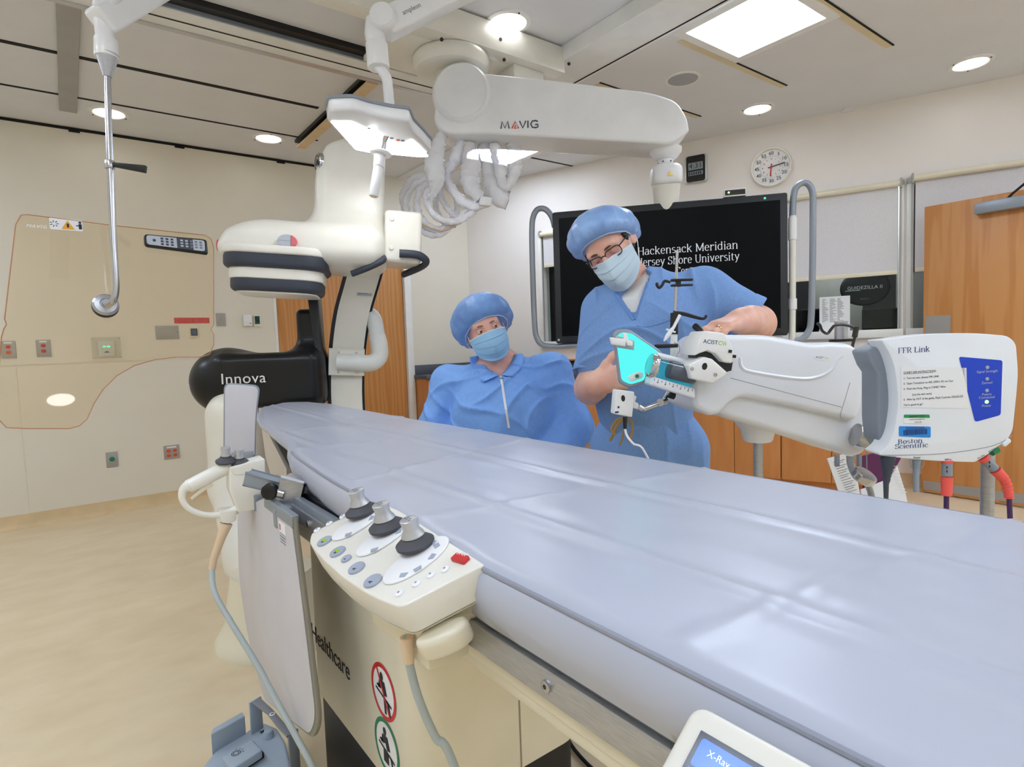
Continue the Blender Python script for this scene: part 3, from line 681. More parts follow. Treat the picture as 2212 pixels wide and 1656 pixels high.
# ------------------------------------------------------------------ counter with cabinets along the window wall
DEP, HT = .58, .93
sE = onf(WB, 1745, 980)[0]; sE = onz(1760, 1000, .55); sE = (sE-CORN).dot(WBD)+.35
mat('worktop', (84, 88, 98), .4, var=(30, .04))
x0 = onY(893, 800, YA-.02).x
b = BM(); boxb(b, (.0, HT-.04, .0), (sE, HT, DEP+.02), WB, .004); boxb(b, (0, HT, 0), (sE, HT+.1, .022), WB, .003)
boxb(b, (x0, HT-.04, 0), (CORN.x-.02, HT, .3), WA, .004); boxb(b, (x0, HT, 0), (CORN.x-.02, HT+.1, .022), WA, .003)
tag(obj('worktop', b, MATS['worktop']), 'dark grey worktop with upstand running into the room corner', 'worktop')
def cabinet(M, s0, s1, dep_, label, grp, drawer=True):
    t = thing('base_cabinet', label, 'cabinet', M @ Vector(((s0+s1)/2, 0, dep_/2)), grp)
    b = BM(); boxb(b, (s0+.002, .1, .004), (s1-.002, HT-.042, dep_-.02), M); boxb(b, (s0+.002, 0, .004), (s1-.002, .1, dep_-.08), M); obj('body', b, MATS['oak_cab'], t, smooth=False)
    zt_ = HT-.05; 
    if drawer:
        d = obj('drawer', boxb(BM(), (s0+.004, zt_-.15, dep_-.02), (s1-.004, zt_, dep_), M, .002), MATS['oak_cab'], t); zt_ -= .155
    m_ = (s0+s1)/2
    for k, (a, c) in enumerate(((s0+.004, m_-.002), (m_+.002, s1-.004)) if s1-s0 > .5 else ((s0+.004, s1-.004),)):
        d = obj('door', boxb(BM(), (a, .105, dep_-.02), (c, zt_, dep_), M, .002), MATS['oak_cab'], t)
        hx = c-.04 if k == 0 else a+.04
        b = BM(); cyl(b, M @ Vector((hx, zt_-.2, dep_+.025)), M @ Vector((hx, zt_-.06, dep_+.025)), .005, 10)
        for zz in (zt_-.19, zt_-.07): cyl(b, M @ Vector((hx, zz, dep_)), M @ Vector((hx, zz, dep_+.025)), .004, 8)
        obj('handle', b, MATS['brushed'], d)
cabinet(WA, x0+.02, x0+.42, .28, 'narrow oak base cabinet under the worktop left of the seated woman', 'oak base cabinets', False)
nC = 5; s0 = DEP*.9; wC = (sE-s0)/nC
for k, lb in enumerate(('oak base cabinet in the corner behind the woman in the gown', 'oak base cabinet behind the gap between the two people', 'oak base cabinet behind the man in scrubs', 'oak base cabinet behind the injector pole', 'oak base cabinet behind the papers near the open door')):
    cabinet(WB, s0+k*wC, s0+(k+1)*wC, DEP, lb, 'oak base cabinets', k < 2)
s, z = onf(offs(WB, .1), 1235, 779)
tag(obj('wooden_tray', boxb(BM(), (s-.2, HT+.1, .0), (s+.2, HT+.115, .12), WB, .003), MATS['oak_cab']), 'thin oak board lying on the worktop upstand behind the two people', 'board')
# light switch on the window wall
def plate(M, px, py, wd, hh, label, kind, name='wall_outlet', m='plate_steel', grp='outlets and switch plates', cat='outlet'):
    s, z = onf(M, px, py); Q = M @ T((s, z, 0)); t = thing(name, label, cat, Q @ Vector((0, -hh/2, 0)), grp)
    b = BM(); prism(b, rrect(wd, hh, .004, 3), 0, .006, Q, .0015, 2); obj('cover_plate', b, MATS[m], t)
    def rec(x, y, col):
        b = BM(); prism(b, rrect(.03, .026, .012, 5), .005, .0085, Q @ T((x, y, 0)), .001, 2); r = obj('receptacle', b, MATS[col], t)
        b = BM()
        for dx in (-.006, .006): boxb(b, (x+dx-.001, y-.003, .0085), (x+dx+.001, y+.007, .009), Q)
        cyl(b, Q @ Vector((x, y-.007, .0085)), Q @ Vector((x, y-.007, .009)), .002, 8); obj('slots', b, MATS['ink'], r, smooth=False)
    if kind[0] == 'duplex':
        for y in (-.02, .02): rec(0, y, kind[1])
        obj('label_strip', boxb(BM(), (-.022, hh/2-.018, .006), (.022, hh/2-.008, .0068), Q), MATS['paper'], t, smooth=False)
    elif kind[0] == 'quad':
        for x in (-.024, .024):
            for y in (-.026, .012): rec(x, y, kind[1])
        obj('label_strip', boxb(BM(), (-.035, hh/2-.022, .006), (.035, hh/2-.01, .0068), Q), MATS['paper'], t, smooth=False)
    elif kind[0] == 'single':
        b = BM(); cyl(b, Q @ Vector((0, .005, .005)), Q @ Vector((0, .005, .012)), .018, 20, bev=.002); obj('socket', b, MATS[kind[1]], t)
    elif kind[0] == 'switch':
        b = BM(); boxb(b, (-.017, -.033, .005), (.017, .033, .01), Q, .002); obj('rocker', b, MATS['cream'], t)
    elif kind[0] == 'jack':
        b = BM(); cyl(b, Q @ Vector((0, .0, .005)), Q @ Vector((0, .0, .016)), .006, 14); cyl(b, Q @ Vector((0, .04, .005)), Q @ Vector((0, .04, .008)), .003, 8); obj('jack', b, MATS['brass'], t)
    elif kind[0] == 'blank':
        b = BM()
        for x in (-wd*.42, wd*.42): cyl(b, Q @ Vector((x, 0, .005)), Q @ Vector((x, 0, .0075)), .003, 8)
        obj('screw', b, MATS['steel'], t)
    elif kind[0] == 'call':
        b = BM(); prism(b, rrect(.05, .06, .004, 3), .005, .014, Q, .002, 2); obj('inset', b, MATS['slate'], t)
        b = BM(); boxb(b, (-.014, -.016, .014), (.014, .012, .016), Q); mat('call_blue', (60, 100, 150), .4); obj('button', b, MATS['call_blue'], t)
    return t
S_ = .918
plate(WA, 18, 755, .085, .125, 'steel outlet plate with orange receptacles at the far left wall', ('duplex', 'orange'))
plate(WA, 94, 752, .085, .125, 'steel outlet plate with two red receptacles', ('duplex', 'red'))
plate(WA, 242, 992, .078, .12, 'steel plate with one round green socket low on the wall', ('single', 'green'))
plate(WA, 371, 976, .115, .115, 'steel quad outlet plate with four orange receptacles low on the wall', ('quad', 'orange'))
plate(WA, 361, 718, .165, .11, 'blank steel cover plate under the red notice strip', ('blank',))
plate(WA, 419, 717, .075, .1, 'cream call-button plate with dark inset beside the blank steel plate', ('call',), 'call_button', 'cream_warm', None, 'switch')
plate(WA, 477, 690, .075, .11, 'steel plate with a single brass jack right of the red notice strip', ('jack',))
s_ = onf(WB, 1886, 752)
plate(WB, 1887, 752, .075, .115, 'light switch plate on the white wall behind the injector', ('switch',), 'light_switch', 'plate_steel', None, 'switch')
# red notice strip
s, z = onf(WA, 414, 692); t = thing('red_notice_strip', 'red strip sign reading CODE BLUE on the outlet wall', 'sign', (s, YA, z-.02))
a = onf(WA, 376, 690)[0]; c = onf(WA, 452, 692)[0]
obj('strip', boxb(BM(), (a, z-.023, 0), (c, z+.023, .004), WA, .001), MATS['red'], t)
mat('red_light', (232, 92, 84), .5); text('lettering', 'CODE BLUE', .042, WA @ T(((a+c)/2, z-.015, .0045)), MATS['red_light'], t, 'CENTER', spacing=1.1)
# monitored alarm panel under clear cover
s, z = onf(WA, 230, 753); t = thing('alarm_panel', 'small white panel with two green lights under a clear cover', 'panel', (s, YA, z-.07))
b = BM(); prism(b, rrect(.105, .12, .008), 0, .022, WA @ T((s, z, 0)), .004); obj('housing', b, MATS['white_plastic'], t)
b = BM()
for dx in (-.014, .014): boxb(b, (s+dx-.009, z+.012, .0215), (s+dx+.009, z+.022, .0232), WA)
obj('green_light', b, MATS['led_green'], t, smooth=False)
b = BM(); prism(b, [(-.018, -.03), (.018, -.03), (.008, -.02), (-.008, -.02)], .0215, .0235, WA @ T((s, z, 0))); obj('mark', b, MATS['slate'], t, smooth=False)
clear_mat('cover_clear', (246, 246, 244), .05)
b = BM(); boxb(b, (s-.095, z-.075, .03), (s+.095, z+.09, .033), WA); obj('clear_cover', b, MATS['cover_clear'], t, smooth=False)
b = BM()
for dx in (-.085, .085):
    for dz in (-.065, .08): cyl(b, WA @ Vector((s+dx, z+dz, 0)), WA @ Vector((s+dx, z+dz, .036)), .004, 8)
obj('standoff', b, MATS['steel'], t)
# thermostat pair by the oak door
s, z = onf(WA, 534, 692); t = thing('thermostat', 'white thermostat box on the wall left of the oak door', 'thermostat', (s, YA, z-.05))
b = BM(); prism(b, rrect(.07, .1, .006), 0, .028, WA @ T((s, z, 0)), .004); obj('housing', b, MATS['white_plastic'], t)
b = BM(); boxb(b, (s+.012, z-.03, .0275), (s+.026, z-.022, .029), WA); obj('vent_slot', b, MATS['ink_grey'], t, smooth=False)
s, z = onf(WA, 555, 693); t = thing('open_sensor_box', 'open wall box showing a green circuit board beside the thermostat', 'sensor', (s, YA, z-.05))
b = BM(); prism(b, rrect(.06, .1, .004), 0, .012, WA @ T((s, z, 0)), .002); obj('back_box', b, MATS['cream'], t)
b = BM(); boxb(b, (s-.02, z-.028, .012), (s+.02, z+.042, .018), WA); mat('pcb', (24, 84, 62), .4); obj('circuit_board', b, MATS['pcb'], t, smooth=False)
b = BM(); boxb(b, (s-.008, z-.01, .018), (s+.01, z+.012, .024), WA); boxb(b, (s-.016, z+.018, .018), (s-.004, z+.034, .022), WA); obj('chip', b, MATS['ink'], t, smooth=False)
# ------------------------------------------------------------------ procedure table
mat('cover_sheet', (184, 188, 202), .31, spec=.55, var=(2.5, .02), bump=(9, .12, (1, .5, 1)))
mat('cover_piping', (150, 154, 168), .35)
mat('shield_grey', (205, 203, 208), .4)
mat('shield_edge', (136, 132, 118), .6)
mat('shield_edge_blue', (140, 146, 156), .5)
mat('console_white', (242, 242, 243), .3, coat=.2)
mat('button_grey', (166, 174, 190), .4)
mat('boot_grey', (72, 72, 78), .6)
mat('knob_silver', (196, 198, 202), .35, metal=.55)
mat('cable_grey', (176, 186, 184), .5)
mat('cable_tan', (226, 200, 168), .5)
def vnoise(x, y, z, s): return noise.noise(Vector((x*s, y*s, z*s)))
TB = thing('procedure_table', 'long cream procedure table with steel side rail and floor pedestal', 'table', (.74, 1.37, 0))
obj('tabletop', prism(BM(), [(.43, -.7), (1.0, -.7), (1.0, 2.75), (.97, 3.0), (.88, 3.06), (.8, 3.02), (.7, 2.75), (.52, 1.85), (.45, 1.5)], .842, .866, None, .006), MATS['charcoal'], TB)
for nm, x in (('side_rail', .41), ('far_side_rail', 1.022)):
    rl = obj('side_rail', boxb(BM(), (x, -.7, .812), (x+.01, 1.72, .85), None, .0025), MATS['brushed'], TB)
    b = BM(); boxb(b, (x+(.012 if x < .7 else -.012)-.004, -.7, .846), (x+(.012 if x < .7 else -.012)+.014, 1.7, .866), None, .002); obj('rail_lip', b, MATS['alu_paint'], rl)
    xs = x if x < .7 else x+.01; d = -1 if x < .7 else 1
    for yy in (.155, .5, .69, 1.0, 1.33, 1.6):
        b = BM(); cyl(b, (xs-d*.002, yy, .831), (xs+d*.004, yy, .831), .0075, 16, bev=.001); sc_ = obj('rail_screw', b, MATS['steel'], rl)
        b = BM(); cyl(b, (xs+d*.003, yy, .831), (xs+d*.0043, yy, .831), .003, 6); obj('socket', b, MATS['ink'], sc_)
b = BM(); boxb(b, (.428, -.7, .764), (1.004, 1.72, .812), None, .008); obj('frame_beam', b, MATS['cream_warm'], TB)
b = BM(); boxb(b, (.424, -.7, .784), (1.008, 1.71, .8105), None, .004); obj('beam_trim', b, MATS['cream_warm'], TB)
obj('head_fairing', prism(BM(), [(.47, 1.7), (.97, 1.7), (.96, 2.7), (.78, 2.7), (.62, 2.2), (.535, 1.9)], .7, .842, None, .01), MATS['cream_warm'], TB)
PX0, PX1, PY0, PY1 = .5, .955, 1.02, 1.68
b = BM(); prism(b, rrect(PX1-PX0, PY1-PY0, .07, 8, (PX0+PX1)/2, (PY0+PY1)/2), .262, .77, None, .006); ped = obj('pedestal_cover', b, MATS['cream_warm'], TB)
mat('seam', (150, 144, 126), .7)
obj('cover_seam', boxb(BM(), (.752, PY0-.0012, .264), (.7555, PY0+.004, .768)), MATS['seam'], ped, smooth=False)
b = BM(); prism(b, rrect(PX1-PX0-.02, PY1-PY0-.02, .06, 8, (PX0+PX1)/2, (PY0+PY1)/2), 0, .265, None); obj('pedestal_base', b, MATS['black'], TB)
b = BM(); prism(b, rrect(.46, .5, .06, 6, .75, 1.42), .76, .844, None, .01); obj('table_carriage', b, MATS['charcoal'], TB)
MP = frame((PX0, 0, 0), (0, -1, 0), (0, 0, 1))
u, v = onf(MP, 757, 1471); lt = text('lettering', 'Healthcare', .066, MP @ T((u, v, .0003)), MATS['ink'], ped, 'RIGHT', xs=.98)
wl = max(p[1] for p in lt.bound_box)-min(p[1] for p in lt.bound_box)
text('lettering', 'GE', .066, MP @ T((u-wl-.018, v, .0003)), MATS['ink'], ped, 'RIGHT', xs=.98)
def decal(px, py, r, col, strike):
    u, v = onf(MP, px, py); M = MP @ T((u, v, .0004)); q = obj('pictogram', prism(BM(), [(r*.87*math.cos(k*PI/20), r*.87*math.sin(k*PI/20)) for k in range(40)], 0, .0004, M), MATS['paper'], ped, smooth=False)
    b = BM(); n = 48; rings = [[b.verts.new(M @ Vector((rr*math.cos(2*PI*k/n), rr*math.sin(2*PI*k/n), .0009))) for k in range(n)] for rr in (r*.84, r)]
    skinrings(b, rings, False); obj('ring', b, MATS[col], q, smooth=False)
    b = BM(); sphere(b, (-.1*r, .52*r, .0012), (.13*r, .15*r, .0006), M, 16, 8)
    for pl in ([(-.3, .35), (.12, .38), (.3, -.05), (.05, -.12), (-.05, .1), (-.42, .0)], [(-.62, -.02), (.62, -.28), (.62, -.36), (-.62, -.1)], [(-.5, .12), (-.3, .16), (-.2, .02), (-.52, .06)], [(.0, -.12), (.16, -.16), (.2, -.75), (.06, -.75)] if strike else [(-.25, -.18), (.15, -.28), (.15, -.62), (-.25, -.62)], [(.28, -.2), (.42, -.24), (.56, -.7), (.44, -.72)]):
        prism(b, [(x*r, y*r) for x, y in pl], .0008, .0014, M)
    obj('figures', b, MATS['ink'], q, smooth=False)
    if strike: obj('slash', boxb(BM(), (-r*.92, -r*.045, .0014), (r*.92, r*.045, .0019), M @ Matrix.Rotation(math.radians(-58), 4, 'Z')), MATS[col], q, smooth=False)
decal(829, 1493, .062, 'red', True); decal(836, 1612, .062, 'green', False)
# mattress under its fitted cover
def mattress():
    Ys = np.arange(-.72, 3.121, .013); nx = 56
    YL = [(-.8, .395), (.6, .395), (1.29, .438), (1.6, .468), (1.72, .49), (1.8, .515), (2.46, .6), (2.75, .66), (3.0, .73), (3.13, .86)]
    YR = [(-.8, 1.056), (1.0, 1.05), (2.4, 1.045), (2.9, 1.03), (3.05, .995), (3.13, .9)]
    TH = [(-.8, .085), (1.6, .085), (1.68, .075), (1.8, .04), (3.2, .03)]
    def ip(tab, y): return float(np.interp(y, [a for a, _ in tab], [c for _, c in tab]))
    b = BM(); rings = []
    for y in Ys:
        y = float(y); xl, xr, th = ip(YL, y), ip(YR, y), ip(TH, y); zt = .95; z0 = .866
        if y > 1.66: z0 = .95-th
        if y > 2.3: zt += .01*(y-2.3)/.8
        ring = []
        def side(x, sg):
            bulge = .004*vnoise(x, y*1.3, 3, 4); fold = .004*max(0, vnoise(0, y, 9, 7))
            return [Vector((x+sg*.03, y, z0)), Vector((x+sg*.006, y, z0+.001)), Vector((x-sg*(.004+bulge), y, z0+th*.25)), Vector((x-sg*(.009+bulge+fold), y, z0+th*.5)), Vector((x-sg*(.006+bulge), y, z0+th*.78)), Vector((x+sg*.001, y, zt-.009)), Vector((x+sg*.012, y, zt-.002))]
        ring += side(xl, 1)
        for i in range(nx+1):
            x = xl+.02+(xr-xl-.04)*i/nx
            z = zt+.0022*vnoise(x, y*.7, 0, 3.2)+.0016*vnoise(x*1.4, y*.6, 5, 8)
            wob = .012*vnoise(x, y, 2, 2)
            for xc, hgt in ((.56, .0036), (.80, .004)):
                dd = abs(x+wob-xc); z += hgt*math.exp(-(dd/.009)**2)-hgt*.5*math.exp(-((dd-.02)/.02)**2)
            for yc in (.28, .78, 1.22, 1.62, 2.05):
                dd = abs(y+wob*1.5+.25*(x-.7)*math.sin(yc*9)-yc); z += .0036*math.exp(-(dd/.008)**2)
            z += .006*max(0, vnoise(x*3+y, y*1.2-x*2, 7, 4.5))**2
            ring.append(Vector((x, y, z)))
        ring += side(xr, -1)[::-1]
        rings.append(ring)
    loft(b, rings)
    t = thing('mattress', 'long mattress in a creased blue-grey wipeable cover on the procedure table', 'mattress', (.7, 1.2, .86))
    m = obj('cover', b, MATS['cover_sheet'], t, angle=60)
    b = BM(); tube(b, [Vector((ip(YL, float(y))-.001, float(y), .9425)) for y in Ys[:185:4]], .0032, 6); obj('piping', b, MATS['cover_piping'], t)
    b = BM(); tube(b, [Vector((ip(YR, float(y))+.001, float(y), .9425)) for y in Ys[:185:4]], .0032, 6); obj('piping', b, MATS['cover_piping'], t)
mattress()

# ------------------------------------------------------------------ console clamped to the side rail
nC = Vector((-.296, 0, .955)); MC = frame((.375, .75, .94), (math.cos(math.radians(23)), 0, math.sin(math.radians(23))), (0, 1, 0))
def joystick(t, px, py, s=1.0, lean=0, marks=True):
    u, v = onf(MC, px, py); M = axisf(MC @ Vector((u, v, .001)), MC.col[2].to_3d().normalized()+Vector((0, 0, .8)))
    j = obj('joystick', lathe(BM(), [(.004*s, .004), (.027*s, .005), (.0275*s, .009), (.0165*s, .0175), (.016*s, .021)], M, 32), MATS['boot_grey'], t)
    k = obj('knob', lathe(BM(), [(.0168*s, .0198), (.0164*s, .0215), (.0118*s, .029), (.0118*s, .036), (.0132*s, .042), (.013*s, .0435), (.0115*s, .0446), (.002*s, .0448)], M, 32), MATS['knob_silver'], j)
    b = BM()
    for q in range(5):
        boxb(b, (-.007*s+q*.003*s, -.004*s+(q % 2)*.004*s, .0446), (-.0055*s+q*.003*s, -.001*s+(q % 2)*.004*s, .0452), M)
    obj('knob_marks', b, MATS['ink_grey'], j, smooth=False)
    return M
def console():
    t = thing('table_console', 'cream control console with three joysticks clamped to the near rail', 'control panel', MC @ Vector((-.06, 0, -.12)))
    px = [(668, 1172), (672, 1150), (722, 1126), (762, 1108), (812, 1082), (860, 1100), (1047, 1218), (960, 1262), (865, 1312), (800, 1286), (740, 1246), (694, 1204)]
    out = roundpoly([onf(MC, *p) for p in px], [.01, .012, .01, .01, .01, .02, .006, .03, .012, .03, .03, .02])
    obj('housing', prism(BM(), out, -.043, 0, MC, .004), MATS['cream'], t)
    cx = sum(p[0] for p in out)/len(out); cy = sum(p[1] for p in out)/len(out)
    low = [((x-cx)*.84+cx+.008, (y-cy)*.93+cy+.004) for x, y in out]; low2 = [((x-cx)*.4+cx+.03, (y-cy)*.6+cy-.02) for x, y in out]
    b = BM(); loft(b, [[MC @ Vector((x, y, -.044)) for x, y in out], [MC @ Vector((x, y, -.06)) for x, y in low], [MC @ Vector((x, y, -.12)) for x, y in low2]]); obj('underside', b, MATS['cream_warm'], t)
    Mf = offs(MC, -.052)
    b = BM(); prism(b, roundpoly([onf(Mf, *p) for p in ((890, 1382), (915, 1352), (960, 1328), (1005, 1322), (1010, 1338), (985, 1362), (945, 1382), (905, 1394))], .02), -.032, .0, Mf, .011, 4); obj('grip', b, MATS['cream_warm'], t)
    for jx, jy, ex, ey in ((784, 1112, 776, 1130), (838, 1146, 832, 1160), (900, 1184, 906, 1206)):
        u, v = onf(MC, ex, ey); M = MC @ T((u-.004, v, 0)) @ Matrix.Rotation(math.radians(12), 4, 'Z')
        big = ex > 900
        pad = obj('joystick_pad', prism(BM(), [((.052 if big else .045)*math.cos(k*PI/20), (.03 if big else .028)*math.sin(k*PI/20)) for k in range(40)], 0, .0035, M @ Matrix.Rotation(math.radians(-14), 4, 'Z'), .002), MATS['console_white'], t)
        for a in ((200, 240, 285, 330, 0) if big else (215, 300)):
            ra = math.radians(a); q = M @ T((.034*math.cos(ra), .026*math.sin(ra), .0034)) @ Matrix.Rotation(ra-PI/2, 4, 'Z')
            obj('key', prism(BM(), [(-.006, -.004), (.006, -.004), (.0045, .004), (-.0045, .004)], 0, .0012, q, .0004, 1), MATS['button_grey'], pad)
        joystick(t, jx, jy)
    for px_, py_, r, g in ((702, 1170, .0115, 1), (730, 1193, .0115, 1), (749, 1208, .0075, 0), (771, 1228, .0115, 0), (806, 1256, .0118, 0)):
        u, v = onf(MC, px_, py_); M = MC @ T((u, v, 0))
        kb = obj('button', lathe(BM(), [(r*1.1, -.001), (r*1.1, .0025), (r*1.02, .0035), (r*.3, .0028), (.0003, .0028)], M, 28), MATS['button_grey'], t)
        if g: mat_ = MATS['led_lime'] if False else MATS['lime']; obj('indicator', boxb(BM(), (-r*.2, -r*.5, .0029), (r*.25, r*.5, .0036), M), mat_, kb, smooth=False)
        b = BM(); boxb(b, (-r*.15, -r*.3, .0028), (-r*.02, r*.25, .0033), M @ T((-r*.25, 0, 0)) @ Matrix.Rotation(.6, 4, 'Z')); boxb(b, (-r*.1, -r*.3, .0028), (r*.02, r*.2, .0033), M @ T((-r*.3, -.001, 0)) @ Matrix.Rotation(-.5, 4, 'Z')); obj('symbol', b, MATS['slate'], kb, smooth=False)
    for px_, py_ in ((863, 1283), (900, 1262), (931, 1243), (962, 1231), (712, 1132), (741, 1117), (686, 1146)):
        u, v = onf(MC, px_, py_); M = MC @ T((u, v, 0)); kb = obj('small_button', lathe(BM(), [(.0062, -.001), (.006, .0025), (.0045, .0035), (.0003, .0037)], M, 20), MATS['console_white'], t)
        obj('symbol', boxb(BM(), (-.0015, -.0012, .0036), (.0012, .0008, .004), M), MATS['ink_grey'], kb, smooth=False)
    u, v = onf(MC, 996, 1210); M = MC @ T((u, v, 0)) @ Matrix.Rotation(math.radians(8), 4, 'Z')
    kb = obj('stop_button', prism(BM(), rrect(.0125, .026, .002, 3), 0, .006, M, .0015), MATS['red'], t)
    text('stop_lettering', 'STOP', .0085, M @ T((.003, .0, .0061)) @ Matrix.Rotation(-PI/2, 4, 'Z'), MATS['paper'], kb, 'CENTER', extr=.0002)
    # cable
    p = [onp(x, y, (.33, .7, .7), Vector((-.6, -.8, 0))) for x, y in ((878, 1375), (884, 1430), (905, 1510), (940, 1590), (985, 1665))]
    q = [*p]; e = q[-1]; q += [Vector((.44, .62, .34)), Vector((.5, .7, .12)), Vector((.56, .85, .02)), Vector((.5, 1.02, .012))]
    b = BM(); tube(b, smoothpath(q, 8), .0058, 12); obj('cable', b, MATS['cable_grey'], t)
    b = BM(); tube(b, [q[0], q[0].lerp(q[1], .5), q[1]], [.009, .008, .007], 14); obj('strain_relief', b, MATS['cable_tan'], t)
    b = BM(); boxb(b, (.345, .66, .80), (.409, .84, .87), None, .006); obj('rail_clamp', b, MATS['cream_warm'], t)
console()

# ------------------------------------------------------------------ hand control with pistol handle on its clamp
def handle_unit():
    MH = yawf(dep(540, 1060, 1.56), -4, 0)
    t = thing('panning_handle', 'cream hand control with looped grip and two small joysticks', 'control handle', MH @ Vector((0, -.1, -.05)))
    G = lambda pts: [onf(MH, *p) for p in pts]
    hb = obj('housing', prism(BM(), roundpoly(G([(496, 1012), (572, 992), (573, 1097), (530, 1105), (515, 1108), (496, 1060)]), .006), -.065, 0, MH, .005), MATS['cream'], t)
    Mt = MH
    tp = roundpoly(G([(496, 1010), (572, 990), (573, 1022), (505, 1026)]), .004); obj('top_cover', prism(BM(), tp, -.067, .002, MH, .004), MATS['cream'], t)
    Mm = offs(MH, -.032)
    P = lambda pts, m=Mm: [m @ Vector((*onf(m, *p), 0)) for p in pts]
    b = BM(); tube(b, P([(504, 1006), (480, 1014), (440, 1034), (406, 1051)]), [.0165, .0185, .0185, .0175], 18, flat=.85); obj('grip', b, MATS['cream'], t)
    b = BM(); tube(b, smoothpath(P([(410, 1048), (396, 1058), (394, 1078), (408, 1098), (440, 1111), (478, 1111), (512, 1100)]), 6), [.0172, .0105, .008, .0075, .0075, .009, .013], 14); obj('loop', b, MATS['cream'], t)
    b = BM(); tube(b, P([(458, 1044), (436, 1058), (413, 1077)]), [.006, .0055, .004], 10, flat=.7); obj('trigger', b, MATS['cream_warm'], t)
    b = BM(); prism(b, roundpoly(G([(476, 1108), (515, 1104), (512, 1128), (495, 1134), (480, 1132)]), .004), -.07, -.015, MH, .006); obj('cable_outlet', b, MATS['cream'], t)
    p = P([(489, 1130), (478, 1160), (462, 1205), (458, 1228), (464, 1280), (500, 1345), (560, 1460), (625, 1580), (680, 1690)])
    for i, (x, y, d) in enumerate(((464, 1280, 1.5), (500, 1345, 1.47), (552, 1430, 1.43), (612, 1540, 1.38), (672, 1650, 1.33))): p[4+i] = dep(x, y, d)
    p += [p[-1]+Vector((.03, -.03, -.1)), p[-1]+Vector((.06, -.08, -.22)), Vector((p[-1].x+.1, p[-1].y-.08, .012)), Vector((p[-1].x+.22, p[-1].y+.05, .012))]
    b = BM(); tube(b, smoothpath(p, 8), .0072, 12); obj('cable', b, MATS['cable_grey'], t)
    b = BM(); tube(b, p[:4], [.016, .0115, .0095, .009], 14); obj('strain_relief', b, MATS['cable_tan'], t)
    for (bx, by), (kx, ky) in (((488, 996), (488, 966)), ((517, 1000), (515, 972))):
        u, v = onf(Mm, bx, by); M = Mm @ T((u, v-.004, 0)) @ Matrix.Rotation(-PI/2, 4, 'X') @ Matrix.Rotation(.12, 4, 'X')
        M = Mm @ T((u, v-.003, 0)) @ Matrix(((1, 0, 0, 0), (0, .2, .98, 0), (0, -.98, .2, 0), (0, 0, 0, 1)))
        j = obj('joystick', lathe(BM(), [(.004, 0), (.025, .002), (.0255, .006), (.0135, .015), (.013, .02)], M, 28), MATS['boot_grey'], t)
        obj('knob', lathe(BM(), [(.0132, .018), (.0105, .026), (.0118, .04), (.0112, .042), (.001, .0428)], M, 28), MATS['knob_silver'], j)
    # clamp bar and knob on the rail
    a, c = onp(560, 1040, (.4, 1.5, .8), Vector((-.6, -.8, 0))), onp(640, 1062, (.42, 1.48, .8), Vector((-.6, -.8, 0)))
    Mk = frame(a, c-a, (0, 0, 1)); L = (c-a).length
    b = BM(); boxb(b, (-.03, -.014, -.02), (L, .016, .01), Mk, .004); obj('clamp_bar', b, MATS['alu_paint'], t)
    b = BM(); boxb(b, (L-.03, -.032, -.03), (L+.012, .03, .02), Mk, .008); obj('clamp_block', b, MATS['brushed'], t)
    b = BM(); cyl(b, Mk @ Vector((L-.055, -.008, .012)), Mk @ Vector((L-.055, -.008, .034)), .02, 10, bev=.004); obj('clamp_knob', b, MATS['black'], t)
    b = BM(); cyl(b, Mk @ Vector((L-.038, -.008, .016)), Mk @ Vector((L-.02, -.008, .016)), .012, 18); obj('clamp_screw', b, MATS['steel'], t)
    return t
handle_unit()

# ------------------------------------------------------------------ lead shields hanging at the table side
def flap():
    M = yawf(dep(520, 900, 1.78), -22, 0); t = thing('upper_shield_flap', 'upright pale grey shield flap with rounded top above the hand control', 'radiation shield', M @ Vector((0, -.13, 0)))
    o = [onf(M, *p) for p in ((483, 826), (562, 832), (553, 900), (551, 985), (482, 985))]
    out = roundpoly(o, [.022, .022, .05, .004, .004]); obj('edging', prism(BM(), out, -.012, 0, M, .003), MATS['shield_edge_blue'], t)
    cx = sum(p[0] for p in out)/len(out); cy = sum(p[1] for p in out)/len(out)
    obj('panel', prism(BM(), [((x-cx)*.93+cx, (y-cy)*.965+cy) for x, y in out], -.013, .0012, M, .001), MATS['shield_grey'], t)
    b = BM(); a = onf(M, 500, 985); c = onf(M, 548, 985); boxb(b, (a[0], a[1]-.03, -.02), (c[0], a[1]+.012, .004), M, .003); obj('hinge_bracket', b, MATS['alu_paint'], t)
flap()
